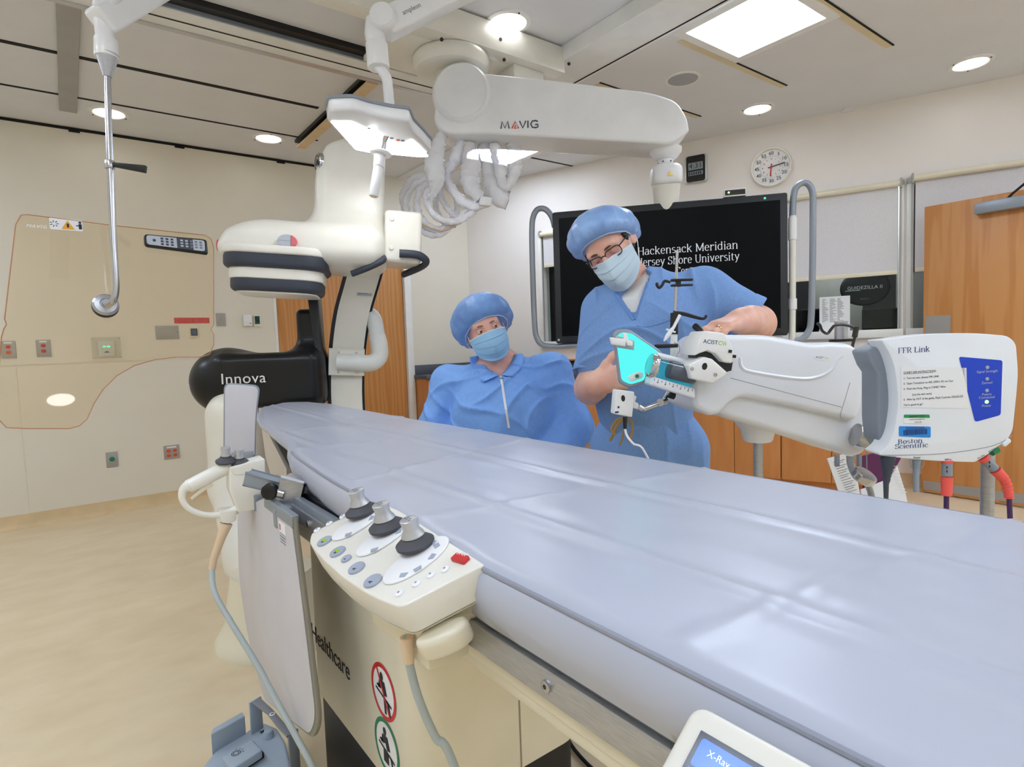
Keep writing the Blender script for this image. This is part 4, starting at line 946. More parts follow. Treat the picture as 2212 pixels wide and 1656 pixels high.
def skirt():
    M = frame((.376, 1.5, 0), (0, -1, 0), (0, 0, 1)); t = thing('hanging_lead_skirt', 'tall pale grey lead skirt hanging from the near table rail', 'radiation shield', M @ Vector((0, .25, 0)))
    o = [onf(M, *p) for p in ((512, 1098), (575, 1072), (634, 1116), (662, 1330), (690, 1560), (676, 1596), (572, 1512), (540, 1400), (515, 1250))]
    out = roundpoly(o, [.02, .01, .01, .1, .05, .03, .03, .1, .1]); obj('edging', prism(BM(), out, -.009, 0, M, .003), MATS['shield_edge'], t)
    cx = sum(p[0] for p in out)/len(out); cy = sum(p[1] for p in out)/len(out)
    obj('panel', prism(BM(), [((x-cx)*.955+cx-.004, (y-cy)*.985+cy) for x, y in out], .0, .0022, M, .001), MATS['shield_grey'], t)
    q = [onf(M, *p) for p in ((573, 1070), (634, 1114), (634, 1140), (574, 1094))]
    obj('hanger_strip', prism(BM(), q, -.012, .004, M, .002), MATS['alu_paint'], t)
    Q = offs(M, .0024); a = onf(Q, 603, 1124); c = onf(Q, 618, 1160)
    tg = obj('care_tag', boxb(BM(), (a[0], c[1], 0), (c[0], a[1], .0006), Q), MATS['paper'], t, smooth=False)
    obj('tag_logo', boxb(BM(), (a[0]+.003, a[1]-.02, .0006), (a[0]+.01, a[1]-.006, .001), Q), MATS['red'], tg, smooth=False)
    b = BM()
    for k in range(4): boxb(b, (a[0]+.003, a[1]-.028-k*.007, .0006), (c[0]-.004, a[1]-.0265-k*.007, .001), Q)
    obj('tag_print', b, MATS['ink_grey'], tg, smooth=False)
    for yy in (1.46, 1.66):
        b = BM(); boxb(b, (.37, yy-.012, .8), (.412, yy+.012, .845), None, .003); obj('rail_hook', b, MATS['alu_paint'], t)
skirt()
# ------------------------------------------------------------------ foot switch on the floor
mat('foot_grey', (168, 182, 196), .5)
mat('foot_dark', (132, 136, 142), .55)
def footswitch():
    t = thing('foot_switch', 'grey multi-pedal foot switch on the floor beside the table pedestal', 'foot switch', (.36, 1.72, 0))
    W = lambda pts, z: [(lambda v: (v.x, v.y))(onz(x, y, z)) for x, y in pts]
    o = roundpoly(W([(436, 1656), (462, 1622), (528, 1582), (548, 1566), (571, 1558), (599, 1570), (616, 1598), (630, 1656), (636, 1730), (560, 1770), (425, 1715)], .1), .012)
    obj('housing', prism(BM(), o, .004, .1, None, .01), MATS['foot_grey'], t)
    obj('pedal_guard', prism(BM(), W([(458, 1626), (462, 1612), (526, 1574), (532, 1584)], .1), .09, .155, None, .004), MATS['foot_grey'], t)
    pc_ = W([(479, 1634), (543, 1595), (567, 1619), (502, 1660)], .135)
    pd_ = obj('pedal', prism(BM(), roundpoly(pc_, .006), .112, .135, None, .004), MATS['foot_grey'], t)
    obj('pedal_gap', prism(BM(), W([(486, 1640), (548, 1600), (570, 1624), (508, 1664)], .115), .098, .114), MATS['black'], t, smooth=False)
    q = onz(510, 1626, .1352); M = T(q) @ Matrix.Rotation(.6, 4, 'Z'); b = BM()
    for rr in (.010, .0055): lathe(b, [(rr, 0), (rr+.0012, .0004), (rr+.0024, 0)], M, 24, caps=False)
    for k in range(4): a = -.9+k*.55; boxb(b, (.0145, -.0007, 0), (.021, .0007, .0005), M @ Matrix.Rotation(a, 4, 'Z'))
    obj('eye_symbol', b, MATS['slate'], pd_, smooth=False)
    p = onz(580, 1592, .1); b = BM(); lathe(b, [(.015, 0), (.0145, .012), (.011, .02), (.001, .0215)], T(p), 24); obj('foot_button', b, MATS['foot_grey'], t)
    p = onz(567, 1580, .1005); b = BM()
    for a in (0, 1.57): boxb(b, (-.008, -.0016, 0), (.008, .0016, .0008), T(p) @ Matrix.Rotation(a+.9, 4, 'Z'))
    obj('arrow_symbol', b, MATS['ink'], t, smooth=False)
    a, c = onz(543, 1590, .095), onz(568, 1574, .095); zt = onp(546, 1516, a, Vector((-.3, -.95, 0))).z
    obj('guard_post', boxb(BM(), (0, 0, -.003), ((c-a).length, zt-.095, .003), frame(a, c-a, (0, 0, 1)), .001), MATS['foot_grey'], t)
    obj('guard_arch', prism(BM(), W([(544, 1515), (562, 1506), (590, 1532), (628, 1576), (620, 1590), (598, 1566), (578, 1540)], zt), zt-.006, zt, None, .001), MATS['foot_dark'], t)
    e0, e1 = onz(622, 1586, zt), onz(630, 1578, zt); obj('guard_end_post', boxb(BM(), (0, .004-zt+.0, -.003), (.03, 0, .003), frame(e0, Vector((.9, .3, 0)), (0, 0, 1)), .001), MATS['foot_dark'], t)
    q = onz(588, 1542, zt); b = BM(); cyl(b, q, q+Vector((0, 0, .001)), .008, 20); st = obj('warning_dot', b, MATS['paper'], t)
    b = BM(); boxb(b, (-.004, -.002, .001), (.004, .002, .0016), T(q)); obj('dot_mark', b, MATS['ink'], st, smooth=False)
    p = [Vector((.45, 1.6, .05)), Vector((.5, 1.5, .03)), Vector((.46, 1.35, .012)), Vector((.42, 1.2, .012)), Vector((.5, 1.0, .012))]
    b = BM(); tube(b, smoothpath(p, 6), .006, 10); obj('cable', b, MATS['grey_plastic'], t)
footswitch()
# ------------------------------------------------------------------ touch screen at the near rail
mat('screen_blue', (60, 104, 224), .2, emit=((64, 112, 240), .6))
mat('screen_tab', (86, 132, 236), .2, emit=((90, 140, 250), .8))
mat('screen_dark', (12, 18, 44), .15)
mat('screen_text', (200, 220, 250), .3, emit=((190, 215, 255), .8))
def tablet():
    o = dep(1500, 1512, .45); M = frame(o, (0, -1, 0), (.80, 0, .60))
    t = thing('touch_screen', 'cream bordered touch screen with blue display at the bottom edge', 'screen', M @ Vector((.12, -.16, -.05)))
    W_, H_ = .25, .18
    obj('housing', prism(BM(), roundpoly([(0, 0), (W_, 0), (W_, -H_), (0, -H_)], .014, 6), -.022, 0, M, .006, 4), MATS['cream'], t)
    a = onf(M, 1516, 1578); 
    sx, sy = a[0], a[1]
    s_ = obj('display', boxb(BM(), (sx, -H_+.02, 0), (W_-.022, sy, .0012), M), MATS['screen_dark'], t, smooth=False)
    k = .8
    tb = obj('tab', prism(BM(), roundpoly([(sx+.004, sy-.004), (sx+.047, sy-.004), (sx+.053, sy-.012), (sx+.053, sy-.024), (sx+.004, sy-.024)], .003), .0012, .0018, M), MATS['screen_blue'], t, smooth=False)
    text('tab_lettering', 'X-Ray', .0068, M @ T((sx+.012, sy-.0135, .0019)), MATS['screen_text'], tb, extr=.0001)
    tb = obj('tab', prism(BM(), roundpoly([(sx+.059, sy-.006), (sx+.105, sy-.006), (sx+.111, sy-.012), (sx+.111, sy-.024), (sx+.059, sy-.024)], .003), .0012, .0018, M), MATS['screen_tab'], t, smooth=False)
    tb = obj('tab_body', boxb(BM(), (sx+.004, -H_+.024, .0012), (W_-.026, sy-.026, .0017), M), MATS['screen_blue'], t, smooth=False)
    text('tab_lettering', 'Room', .008, M @ T((sx+.012, sy-.04, .0019)), MATS['screen_text'], tb, extr=.0001)
    b = BM(); boxb(b, (.08, -.15, -.03), (.16, -.03, -.02), M, .004); tube(b, [M @ Vector((.12, -.08, -.025)), Vector((.34, (M @ Vector((.12, 0, 0))).y, .8)), Vector((.41, (M @ Vector((.12, 0, 0))).y, .8))], .012, 12); obj('bracket', b, MATS['alu_paint'], t)
tablet()
# ------------------------------------------------------------------ cables lying on the floor under the table
random.seed(11)
for i, (pts, m, lb) in enumerate(((((.95, 1.9, .01), (1.1, 1.7, .05), (1.22, 1.5, .02), (1.3, 1.2, .01), (1.2, 1.0, .01)), 'cable_grey', 'grey looped cable on the floor beyond the table pedestal'),
                                 (((1.0, 1.85, .01), (1.15, 1.62, .09), (1.26, 1.35, .04), (1.28, 1.1, .01), (1.1, .9, .01)), 'black', 'thick black cable on the floor beyond the table pedestal'),
                                 (((.98, 1.6, .012), (1.12, 1.42, .012), (1.3, 1.36, .02), (1.36, 1.2, .01)), 'green', 'thin green cable on the floor beyond the table pedestal'),
                                 (((1.05, 1.75, .012), (1.24, 1.72, .03), (1.3, 1.5, .012), (1.14, 1.3, .012), (1.1, 1.1, .012)), 'black', 'thin curled black cable on the floor beyond the table pedestal'),
    (((1.0, 1.5, .012), (1.12, 1.34, .04), (1.2, 1.2, .02), (1.16, 1.05, .012), (1.0, .92, .012)), 'grey_plastic', 'pale flexible cable nearest the table pedestal on the floor'),
    (((1.1, 1.85, .012), (1.32, 1.6, .012), (1.42, 1.34, .02), (1.3, 1.05, .012)), 'black', 'outermost black cable lying on the floor past the pedestal'))):
    b = BM(); tube(b, smoothpath(pts, 8), (.007, .011, .006, .006, .006, .007)[i], 10); tag(obj('floor_cable', b, MATS[m]), lb, 'cable', 'cables on the floor')
# ------------------------------------------------------------------ imaging gantry (C-arm)
mat('gantry_black', (15, 17, 21), .36, coat=.08, spec=.35)
mat('bumper', (52, 58, 70), .55)
mat('hose_white', (232, 234, 230), .4)
mat('pad_grey', (182, 188, 198), .45)
mat('pad_red', (222, 108, 116), .45)
mat('chrome', (205, 206, 208), .12, metal=1)
K = 2.9/FPX
def carm():
    M = yawf(dep(620, 600, 2.9), -24, -4)
    t = thing('imaging_gantry', 'cream C-arm X-ray gantry with flat detector head and black pivot arm', 'x-ray machine', (.66, 2.95, 0))
    X = lambda px: (px-620)*K
    Y = lambda py: (600-py)*K
    S = Soft()
    S.rbox(M, (X(748), (Y(285)+Y(560))/2, -.12), (X(822)-X(748), (Y(285)-Y(560))/2, .17), .06, .02)
    S.rbox(M, (X(706), Y(290), -.12), (.03, .02, .13), .02, .02)
    S.rbox(M, (X(650), Y(530), -.03), (X(820)-X(650), .095, .215), .075, .13)
    S.plane(M @ Vector((X(668), Y(333), 0)), M.to_3x3() @ Vector((-.74, .67, 0)), .12)
    d = soft('detector_housing', S, MATS['cream'], t, .009)
    Mx = lambda y: M @ T((0, y, 0)) @ Matrix.Rotation(-PI/2, 4, 'X')
    # lower ledge of the housing
    obj('housing_ledge', prism(BM(), rrect(.5, .435, .14, 8, X(604), .0), Y(563), Y(546), M @ Matrix.Rotation(-PI/2, 4, 'X'), .01), MATS['cream'], t)
    def lay(nm, y0, y1, hw, hd, r, m, bev, cx=X(606)):
        return obj(nm, prism(BM(), rrect(hw*2, hd*2, r, 8, cx, .0), Y(y1), Y(y0), M @ Matrix.Rotation(-PI/2, 4, 'X'), bev, 4), MATS[m], t)
    lay('upper_bumper', 553, 591, .234, .207, .11, 'bumper', .024)
    lay('detector_body', 580, 612, .212, .185, .1, 'cream', .006)
    lay('lower_bumper', 601, 637, .206, .181, .1, 'bumper', .024)
    lay('detector_plate', 634, 640, .182, .158, .08, 'cream', .003)
    # control pads
    for nm, Q in (('control_pad', M @ T((X(632), Y(536), .205))), ('control_pad', M @ T((X(489), Y(543), .03)) @ Matrix.Rotation(-PI/2, 4, 'Y'))):
        half = lambda a0, a1: [(.042*math.cos(math.radians(a0+(a1-a0)*k/16)), .029*math.sin(math.radians(a0+(a1-a0)*k/16))) for k in range(17)]
        p_ = obj(nm, prism(BM(), half(68, 292), -.02, .006, Q, .001, 1), MATS['pad_grey'], t)
        obj('red_key', prism(BM(), half(-66, 66), -.02, .0065, Q, .001, 1), MATS['pad_red'], p_)
        b = BM(); boxb(b, (-.04, -.0006, .006), (.015, .0006, .0066), Q); obj('divider', b, MATS['ink_grey'], p_, smooth=False)
    # round badge on the slanted shoulder
    p = M @ Vector((X(681), Y(350), -.0)); Q = frame(p, M.to_3x3() @ Vector((.45, 0, .89)), M.to_3x3() @ Vector((0, 1, 0))); 
    Q = yawf(M @ Vector((X(681), Y(350), .0)), -92, 0)
    b = BM(); lathe(b, [(.048, -.03), (.048, .004), (.044, .007), (.04, .006)], Q, 32); g = obj('badge', b, MATS['chrome'], t)
    b = BM()
    for rr in (.03, .036): 
        n = 28; rings = [[b.verts.new(Q @ Vector((r*math.cos(2*PI*k/n), r*math.sin(2*PI*k/n), .0066))) for k in range(n)] for r in (rr, rr+.003)]; skinrings(b, rings, False)
    tube(b, [Q @ Vector(v) for v in ((-.014, -.012, .0066), (.0, .016, .0066), (.012, -.012, .0066))], .0022, 6); obj('badge_mark', b, MATS['slate'], g, smooth=False)
    # right-hand box with its bumpers
    S = Soft(); S.rbox(M, ((X(823)+X(903))/2, Y(502), -.02), ((X(903)-X(823))/2, Y(446)-Y(502), .13), .02, .02)
    bx = soft('lift_box', S, MATS['cream'], t, .008)
    for yy in (466, 528): b = BM(); cyl(b, M @ Vector((X(838), Y(yy), .105)), M @ Vector((X(838), Y(yy), .117)), .012, 18, bev=.003); obj('cap_screw', b, MATS['cream'], bx)
    b = BM(); tube(b, smoothpath([M @ Vector(v) for v in ((X(855), Y(540), .128), (X(895), Y(541), .128), (X(914), Y(552), .1), (X(905), Y(560), .02), (X(870), Y(572), -.1))], 5), .02, 12, flat=.8); obj('box_bumper', b, MATS['bumper'], bx)
    b = BM(); tube(b, smoothpath([M @ Vector(v) for v in ((X(757), Y(588), .1), (X(790), Y(575), .13), (X(818), Y(560), .14), (X(822), Y(550), .1))], 5), .016, 12); obj('corner_bumper', b, MATS['bumper'], t)
    # the C arc
    def pt(px, py, z): return M @ Vector((X(px), Y(py), z))
    path = [(786, 540, -.2), (770, 600, -.25), (754, 660, -.3), (744, 730, -.34), (740, 800, -.36), (741, 870, -.36), (748, 940, -.33), (765, 1010, -.27), (785, 1060, -.2)]
    def strip(off0, off1, w0, w1, nm, m):
        P = smoothpath([pt(*q) for q in path], 5); b = BM(); rings = []
        xa = M.to_3x3() @ Vector((1, 0, 0)); za = M.to_3x3() @ Vector((0, 0, 1))
        for p_ in P: rings.append([p_+xa*off0+za*w0, p_+xa*off1+za*w0, p_+xa*off1+za*w1, p_+xa*off0+za*w1])
        loft(b, rings); return obj(nm, b, MATS[m], t)
    strip(-.078, .088, -.06, .06, 'c_arc', 'cream'); strip(-.1, -.076, -.05, .035, 'arc_track', 'charcoal'); strip(.086, .1, -.05, .03, 'arc_back_track', 'black')
    Q = offs(M, -.19); a, c = (X(764), Y(588)), (X(800), Y(626))
    b = BM(); q = M @ Matrix.Translation((0, 0, -.205)); boxb(b, (X(764), Y(622), 0), (X(798), Y(590), .002), q @ Matrix.Rotation(.0, 4, 'X')); sl = obj('rating_label', b, MATS['pad_grey'], t)
    b = BM()
    for k in range(6): boxb(b, (X(766), Y(618-k*5), .002), (X(766)+.05+.02*(k % 2), Y(616.5-k*5), .0025), q)
    obj('label_print', b, MATS['ink_grey'], sl, smooth=False)
    # bracket, elbow and ribbed hose
    zf = -.285
    br = obj('cable_bracket', boxb(BM(), (X(702), Y(812), zf), (X(782), Y(750), zf+.012), M, .004), MATS['cream'], t)
    b = BM()
    for x_, y_ in ((723, 758), (764, 758), (723, 806), (764, 806)): cyl(b, M @ Vector((X(x_), Y(y_), zf+.01)), M @ Vector((X(x_), Y(y_), zf+.016)), .006, 12)
    obj('bolt', b, MATS['steel'], br)
    b = BM(); tube(b, smoothpath([M @ Vector(v) for v in ((X(722), Y(782), zf), (X(760), Y(782), zf+.015), (X(798), Y(782), zf+.01), (X(818), Y(766), zf), (X(818), Y(738), zf), (X(812), Y(715), zf))], 7), .047, 20); obj('hose_elbow', b, MATS['hose_white'], t)
    P = smoothpath([M @ Vector(v) for v in ((X(813), Y(722), zf), (X(808), Y(690), zf), (X(798), Y(668), zf-.02), (X(775), Y(660), zf-.07), (X(745), Y(668), zf-.14))], 12)
    b = BM(); tube(b, P, [.046 if k % 2 else .0415 for k in range(len(P))], 20); obj('ribbed_hose', b, MATS['hose_white'], t, angle=80)
    # black pivot arm
    G = yawf(dep(600, 815, 3.22), -26, 0); kg = 3.22/FPX
    x = lambda px: (px-600)*kg
    y = lambda py: (815-py)*kg
    S = Soft(); S.ell(G, (x(500), y(818), 0), (.19, .178, .155), .05); S.rbox(G, (x(590), y(818), .02), (x(694)-x(590), .145, .135), .05, .05)
    S.rbox(G, (x(672), y(770), -.02), (.06, .25, .1), .03, .09)
    pv = soft('pivot_arm', S, MATS['gantry_black'], t, .008)
    obj('arm_plate', prism(BM(), [(x(676), y(648)), (x(697), y(642)), (x(701), y(870)), (x(688), y(870)), (x(684), y(750))], -.08, .1, G, .008), MATS['charcoal'], t)
    text('lettering', 'Innova', .078, G @ T((x(503), y(821), .168)), MATS['paper'], pv, extr=.002, spacing=1.06)
    b = BM(); prism(b, rrect(.014, .022, .004), 0, .004, yawf(G @ Vector((x(433), y(824), .06)), -60)); obj('arm_mark', b, MATS['pad_grey'], pv)
    # floor plinth
    S = Soft(); S.chain([(.64, 2.6, .2), (.66, 2.95, .26), (.67, 3.28, .55), (.67, 3.33, .9)], [.14, .14, .14, .13], .05)
    soft('floor_arm', S, MATS['cream'], t, .012)
    b = BM(); lathe(b, [(.24, 0), (.24, .03), (.225, .05), (.2, .1), (.18, .22), (.165, .3), (.05, .33)], T((.64, 2.6, 0)), 48); obj('plinth', b, MATS['cream_warm'], t)
    # X-ray tube under the table
    S = Soft(); S.rbox(M, (X(690), Y(1075), -.1), (.16, .09, .16), .05); S.rbox(M, (X(750), Y(1060), -.18), (.1, .08, .1), .04, .05)
    soft('tube_housing', S, MATS['cream'], t, .012)
carm()

# ------------------------------------------------------------------ ceiling rails and the boom carriage
def rail(name, lo, hi, m, label, extra=()):
    t = thing(name, label, 'ceiling rail', ((lo[0]+hi[0])/2, (lo[1]+hi[1])/2, lo[2]), 'overhead equipment rails')
    obj('profile', boxb(BM(), lo, hi, None, .004), MATS[m], t, smooth=False)
    for nm, l2, h2, m2 in extra: obj(nm, boxb(BM(), l2, h2), MATS[m2], t, smooth=False)
    return t
ya, yb = onz(500, 55, H-.05).y, onz(500, 97, H-.05).y
XE = onz(953, 202, H-.05).x+.45
rail('ceiling_rail', (-.9, ya, H-.055), (XE, yb, H), 'white_paint', 'long white ceiling rail with black slot running behind the boom head', (
    ('slot', (-.9, ya-.07, H-.03), (1.72, ya-.002, H), 'black'), ('slot_lip', (-.9, ya-.012, H-.048), (1.72, ya-.001, H-.028), 'alu_paint'), ('track_groove', (-.9, ya+.085, H-.058), (XE, ya+.093, H-.05), 'shadow_gap'), ('track_edge', (-.9, yb-.035, H-.062), (XE, yb-.0, H-.052), 'aluminium')))
p = onz(637, 318, H-.06); q = onz(770, 190, H-.06)
rail('ceiling_rail', (p.x, yb+.01, H-.025), (p.x+.10, p.y, H), 'black', 'black ceiling rail with tan lip ending above the imaging gantry', (('rail_lip', (p.x+.01, yb+.01, H-.062), (p.x+.085, p.y, H-.052), 'cove'), ('rail_web', (p.x+.075, yb+.01, H-.055), (p.x+.085, p.y, H-.02), 'plate_steel')))
xl, xr = onz(1310, 62, H-.06).x, onz(1350, 115, H-.06).x
rail('ceiling_rail', (xl, -1.5, H-.09), (xr, ya+.05, H), 'white_paint', 'wide white ceiling rail passing behind the boom carriage to the panel light', (('rail_groove', (xr-.035, -1.5, H-.094), (xr-.028, ya, H-.085), 'shadow_gap'),))
a, c = onz(123, 0, H-.02), onz(166, 245, H-.02)
rail('ceiling_rail', (a.x-.005, 1.2, H-.022), (c.x, c.y, H), 'plate_steel', 'flat grey ceiling strip running over the shield pole')
# carriage
CZ = 2.80
t = thing('boom_carriage', 'cream ceiling carriage frame carrying the round boom mount', 'ceiling mount', onz(1000, 130, CZ), None)
e1, e2 = onz(1219, 159, CZ), onz(1243, 118, H-.02)
yf = onz(1100, 118, CZ).y; yb2 = onz(1000, 190, CZ).y; x0 = onz(880, 110, CZ).x; x1 = e1.x
b = BM(); boxb(b, (.9, yf, CZ), (x1, yf+.1, H-.012), None, .003); fb = obj('front_beam', b, MATS['cream'], t)
b = BM(); boxb(b, (x0-.15, yf+.1, CZ), (x1-.06, yb2, CZ+.03), None, .003); obj('base_plate', b, MATS['cream'], t)
b = BM(); boxb(b, (x0-.15, yf+.02, CZ+.03), (x1-.1, yb2-.1, H-.01), None, .003); obj('frame_web', b, MATS['cream_warm'], t)
for px, py in ((954, 85), (1081, 85), (1089, 129), (1229, 138), (1215, 163), (866, 160)):
    q = onY(px, py, yf); b = BM(); cyl(b, q+Vector((0, .004, 0)), q+Vector((0, -.004, 0)), .009, 14)
    if py < 140: obj('bolt', b, MATS['charcoal'], fb)
    else: b.free()
p = onz(1125, 172, CZ-.03); b = BM(); boxb(b, (p.x-.12, p.y-.09, CZ-.085), (p.x+.1, p.y+.08, CZ), None, .003); obj('junction_box', b, MATS['cream'], t)
DC = onz(975, 148, CZ-.06); rd = 83*(DC-CAM).dot(CF)/FPX
b = BM(); lathe(b, [(rd*.6, .06), (rd*.93, .058), (rd*.985, .045), (rd, .025), (rd*.985, .005), (rd*.93, -.02), (rd*.8, -.032), (rd*.4, -.036), (.02, -.036)], T((DC.x, DC.y, CZ-.06)), 48); obj('mount_disc', b, MATS['cream'], t)
b = BM(); cyl(b, (DC.x, DC.y, CZ-.16), (DC.x, DC.y, CZ-.09), .09, 28); obj('mount_neck', b, MATS['cream_warm'], t)

# ------------------------------------------------------------------ boom arm carrying the large monitor
dB = (DC-CAM).dot(CF)
P0 = dep(1005, 228, dB-.02); P1 = dep(1440, 300, dB-.05)
BA = frame(P0, Vector((P1.x-P0.x, P1.y-P0.y, 0)), (0, 0, 1)); kb = dB/FPX
def boom():
    t = thing('monitor_boom', 'thick white horizontal boom arm above the man ending over the monitor', 'boom arm', P0-Vector((0, 0, .3)))
    G = lambda pts: [onf(BA, *p) for p in pts]
    out = roundpoly(G([(958, 172), (1065, 182), (1200, 196), (1400, 221), (1452, 240), (1472, 275), (1476, 300), (1470, 306), (1440, 329), (1395, 326), (1210, 315), (1060, 306), (975, 308), (944, 285)]), [.06, .05, .1, .2, .08, .05, .02, .02, .05, .05, .1, .1, .06, .08])
    obj('arm', prism(BM(), out, -.13, .13, BA, .042, 5), MATS['white_plastic'], t)
    c = onf(BA, 1003, 222); R_ = 62*kb
    M = BA @ T((c[0], c[1], 0))
    b = BM(); lathe(b, [(R_*.8, -.15), (R_, -.12), (R_*1.0, .1), (R_*.98, .13), (R_*.9, .152), (R_*.86, .156), (R_*.84, .152), (.01, .157)], M, 56); obj('pivot_drum', b, MATS['white_plastic'], t)
    u, v = onf(offs(BA, .131), 1082, 278); q = offs(BA, .1305) @ T((u, v, 0)) @ Matrix.Rotation(math.radians(-1), 4, 'Z')
    s = .036
    b = BM(); ta = lambda pts, c2=False: tube(b, [q @ Vector((x*s, y*s, .0005)) for x, y in pts], .0036, 6, closed=c2)
    ta([(0, 0), (.18, 1), (.6, .1), (1.02, 1), (1.2, 0)]); ta([(2.75, 1), (3.2, 0), (3.65, 1)]); ta([(3.95, 0), (3.95, 1)]); ta([(5.4, .85), (5.1, 1), (4.6, .95), (4.35, .5), (4.6, .05), (5.1, 0), (5.4, .1), (5.4, .45), (5.0, .45)]); obj('lettering', b, MATS['slate'], t)
    b = BM(); ta([(1.6, .0), (2.1, .95), (2.6, 0), (1.95, .0), (2.15, .4)]); obj('logo_triangle', b, MATS['orange'], t)
    # end joint down to the monitor
    e = onf(BA, 1438, 330); E = BA @ Vector((e[0], e[1], 0))
    z = lambda py: (BA @ Vector((0, onf(BA, 1438, py)[1], 0))).z
    b = BM(); lathe(b, [(.085, E.z+.02), (.084, E.z), (.06, E.z-.03), (.045, E.z-.04)], T((E.x, E.y, 0)), 32); obj('end_collar', b, MATS['white_plastic'], t)
    b = BM(); lathe(b, [(.04, E.z-.02), (.04, z(360))], T((E.x, E.y, 0)), 24); n = obj('swivel_neck', b, MATS['white_plastic'], t)
    b = BM()
    for k in range(6): a = k*PI/3+.3; cyl(b, (E.x+.039*math.cos(a), E.y+.039*math.sin(a), z(352)), (E.x+.043*math.cos(a), E.y+.043*math.sin(a), z(352)), .005, 8)
    obj('set_screw', b, MATS['ink_grey'], n)
    jt = z(358); b = BM(); prism(b, rrect(.165, .16, .06, 8), 0, -.11, T((E.x, E.y, jt)) @ Matrix.Rotation(math.radians(-40), 4, 'Z'), .03, 4); obj('joint_block', b, MATS['white_plastic'], t)
    b = BM(); cyl(b, (E.x, E.y, jt-.1), (E.x+.02, E.y+.02, jt-.26), .075, 28, r2=.06); obj('lower_neck', b, MATS['cream'], t)
    w = Vector((-math.cos(math.radians(50)), -math.sin(math.radians(50)), 0)); Q = frame(Vector((E.x, E.y, jt-.065))-Vector((.6, .8, 0))*.084, (.8, -.6, 0), (0, 0, 1))
    b = BM(); prism(b, [(-.013, -.011), (.013, -.011), (0, .013)], 0, .003, Q @ T((0, 0, -.0))); obj('warning_triangle', b, MATS['brass'], t, smooth=False)
    return E, jt
BE, BJ = boom()

# ------------------------------------------------------------------ hanging cable sleeves
clear_mat('sleeve', (253, 253, 255), .1, 1.4, .72, (252, 252, 255))
mat('sleeve_solid', (246, 246, 252), .25)
def sleeves():
    t = thing('cable_sleeves', 'looped cables in crinkled clear plastic sleeves hanging under the boom head', 'cable bundle', dep(1000, 480, dB))
    random.seed(5)
    def loop(pts, r, m='sleeve', d0=0, fl=.8, nm='sleeve'):
        P = smoothpath([dep(x, y, dB+d0+dz) for x, y, dz in pts], 10); n = len(P)
        R = []
        for i, p in enumerate(P):
            f = i/(n-1); rr = r if not isinstance(r, (list, tuple)) else r[min(len(r)-2, int(f*(len(r)-1)))]*(1-(f*(len(r)-1)) % 1)+r[min(len(r)-1, int(f*(len(r)-1))+1)]*((f*(len(r)-1)) % 1)
            R.append(rr*(1+.16*noise.noise(p*30)))
        b = BM(); tube(b, P, R, 20, flat=fl)
        for v in b.verts: v.co += Vector((noise.noise(v.co*40), noise.noise(v.co*40+Vector((9, 0, 0))), noise.noise(v.co*40+Vector((0, 7, 0)))))*.007+Vector((noise.noise(v.co*95), noise.noise(v.co*95+Vector((9, 0, 0))), 0))*.006
        obj(nm, b, MATS[m], t, angle=70)
    loop([(957, 285, -.06), (945, 320, -.1), (938, 355, -.12), (942, 390, -.12), (938, 412, -.1), (930, 425, -.08)], [.03, .042, .062, .058, .03, .02])
    loop([(1000, 312, .0), (988, 340, -.02), (975, 360, -.02), (966, 380, -.02), (978, 410, -.04), (1004, 437, -.06), (1030, 444, -.06), (1052, 436, -.06)], [.04, .05, .03, .02, .026, .03, .03, .03], 'sleeve_solid', 0)
    loop([(1012, 312, -.02), (1018, 350, -.04), (1014, 380, -.04), (1022, 410, -.06), (1040, 430, -.06)], [.04, .055, .058, .05, .03])
    loop([(1052, 312, .05), (1056, 350, .03), (1064, 390, .02), (1078, 425, .02), (1095, 432, .03)], [.05, .055, .06, .06, .05])
    loop([(1068, 312, -.02), (1078, 350, -.03), (1083, 385, -.03), (1090, 402, -.02), (1103, 390, 0), (1112, 365, .02), (1113, 335, .02), (1108, 312, .02)], [.03, .038, .03, .026, .03, .04, .045, .04])
    for pts, r, m in (([(936, 385, .03), (900, 395, .05), (880, 430, .06), (882, 465, .06), (905, 495, .05), (940, 508, .03), (975, 490, .0), (1000, 462, -.02), (1020, 450, -.03)], .016, 'sleeve_solid'),
                   ([(940, 390, .0), (912, 405, .02), (900, 440, .03), (912, 475, .03), (945, 497, .02), (980, 484, 0), (1005, 462, -.02)], .02, 'sleeve_solid'),
                   ([(948, 392, -.05), (925, 415, -.05), (925, 445, -.04), (945, 470, -.04), (980, 478, -.05), (1010, 465, -.05), (1030, 448, -.05)], .019, 'sleeve_solid'),
                   ([(930, 378, .08), (892, 385, .09), (870, 420, .1), (872, 450, .1), (882, 470, .1)], .016, 'sleeve'),
                   ([(945, 400, .02), (955, 430, .04), (972, 455, .03), (990, 470, .02)], .018, 'sleeve_solid'),
                   ([(955, 400, .06), (940, 430, .08), (948, 465, .08), (965, 485, .06), (985, 480, .04)], .015, 'sleeve'),
                   ([(962, 400, .1), (985, 425, .1), (985, 460, .08), (960, 490, .06), (930, 500, .06), (908, 480, .08)], .016, 'sleeve')):
        loop(pts, r, m)
    loop([(1004, 312, -.05), (1003, 340, -.06), (995, 360, -.06), (982, 366, -.05)], .007, 'cable_tan', nm='cable')
    loop([(905, 478, .0), (930, 492, -.01), (955, 496, -.01), (985, 488, -.02)], .005, 'cable_tan', nm='cable')
    p = dep(1045, 436, dB-.09); b = BM(); prism(b, roundpoly([(-.03, -.02), (.035, -.025), (.045, .02), (-.02, .028)], .008), -.01, .02, yawf(p, -20), .006); obj('tape_wrap', b, MATS['paper'], t)
sleeves()

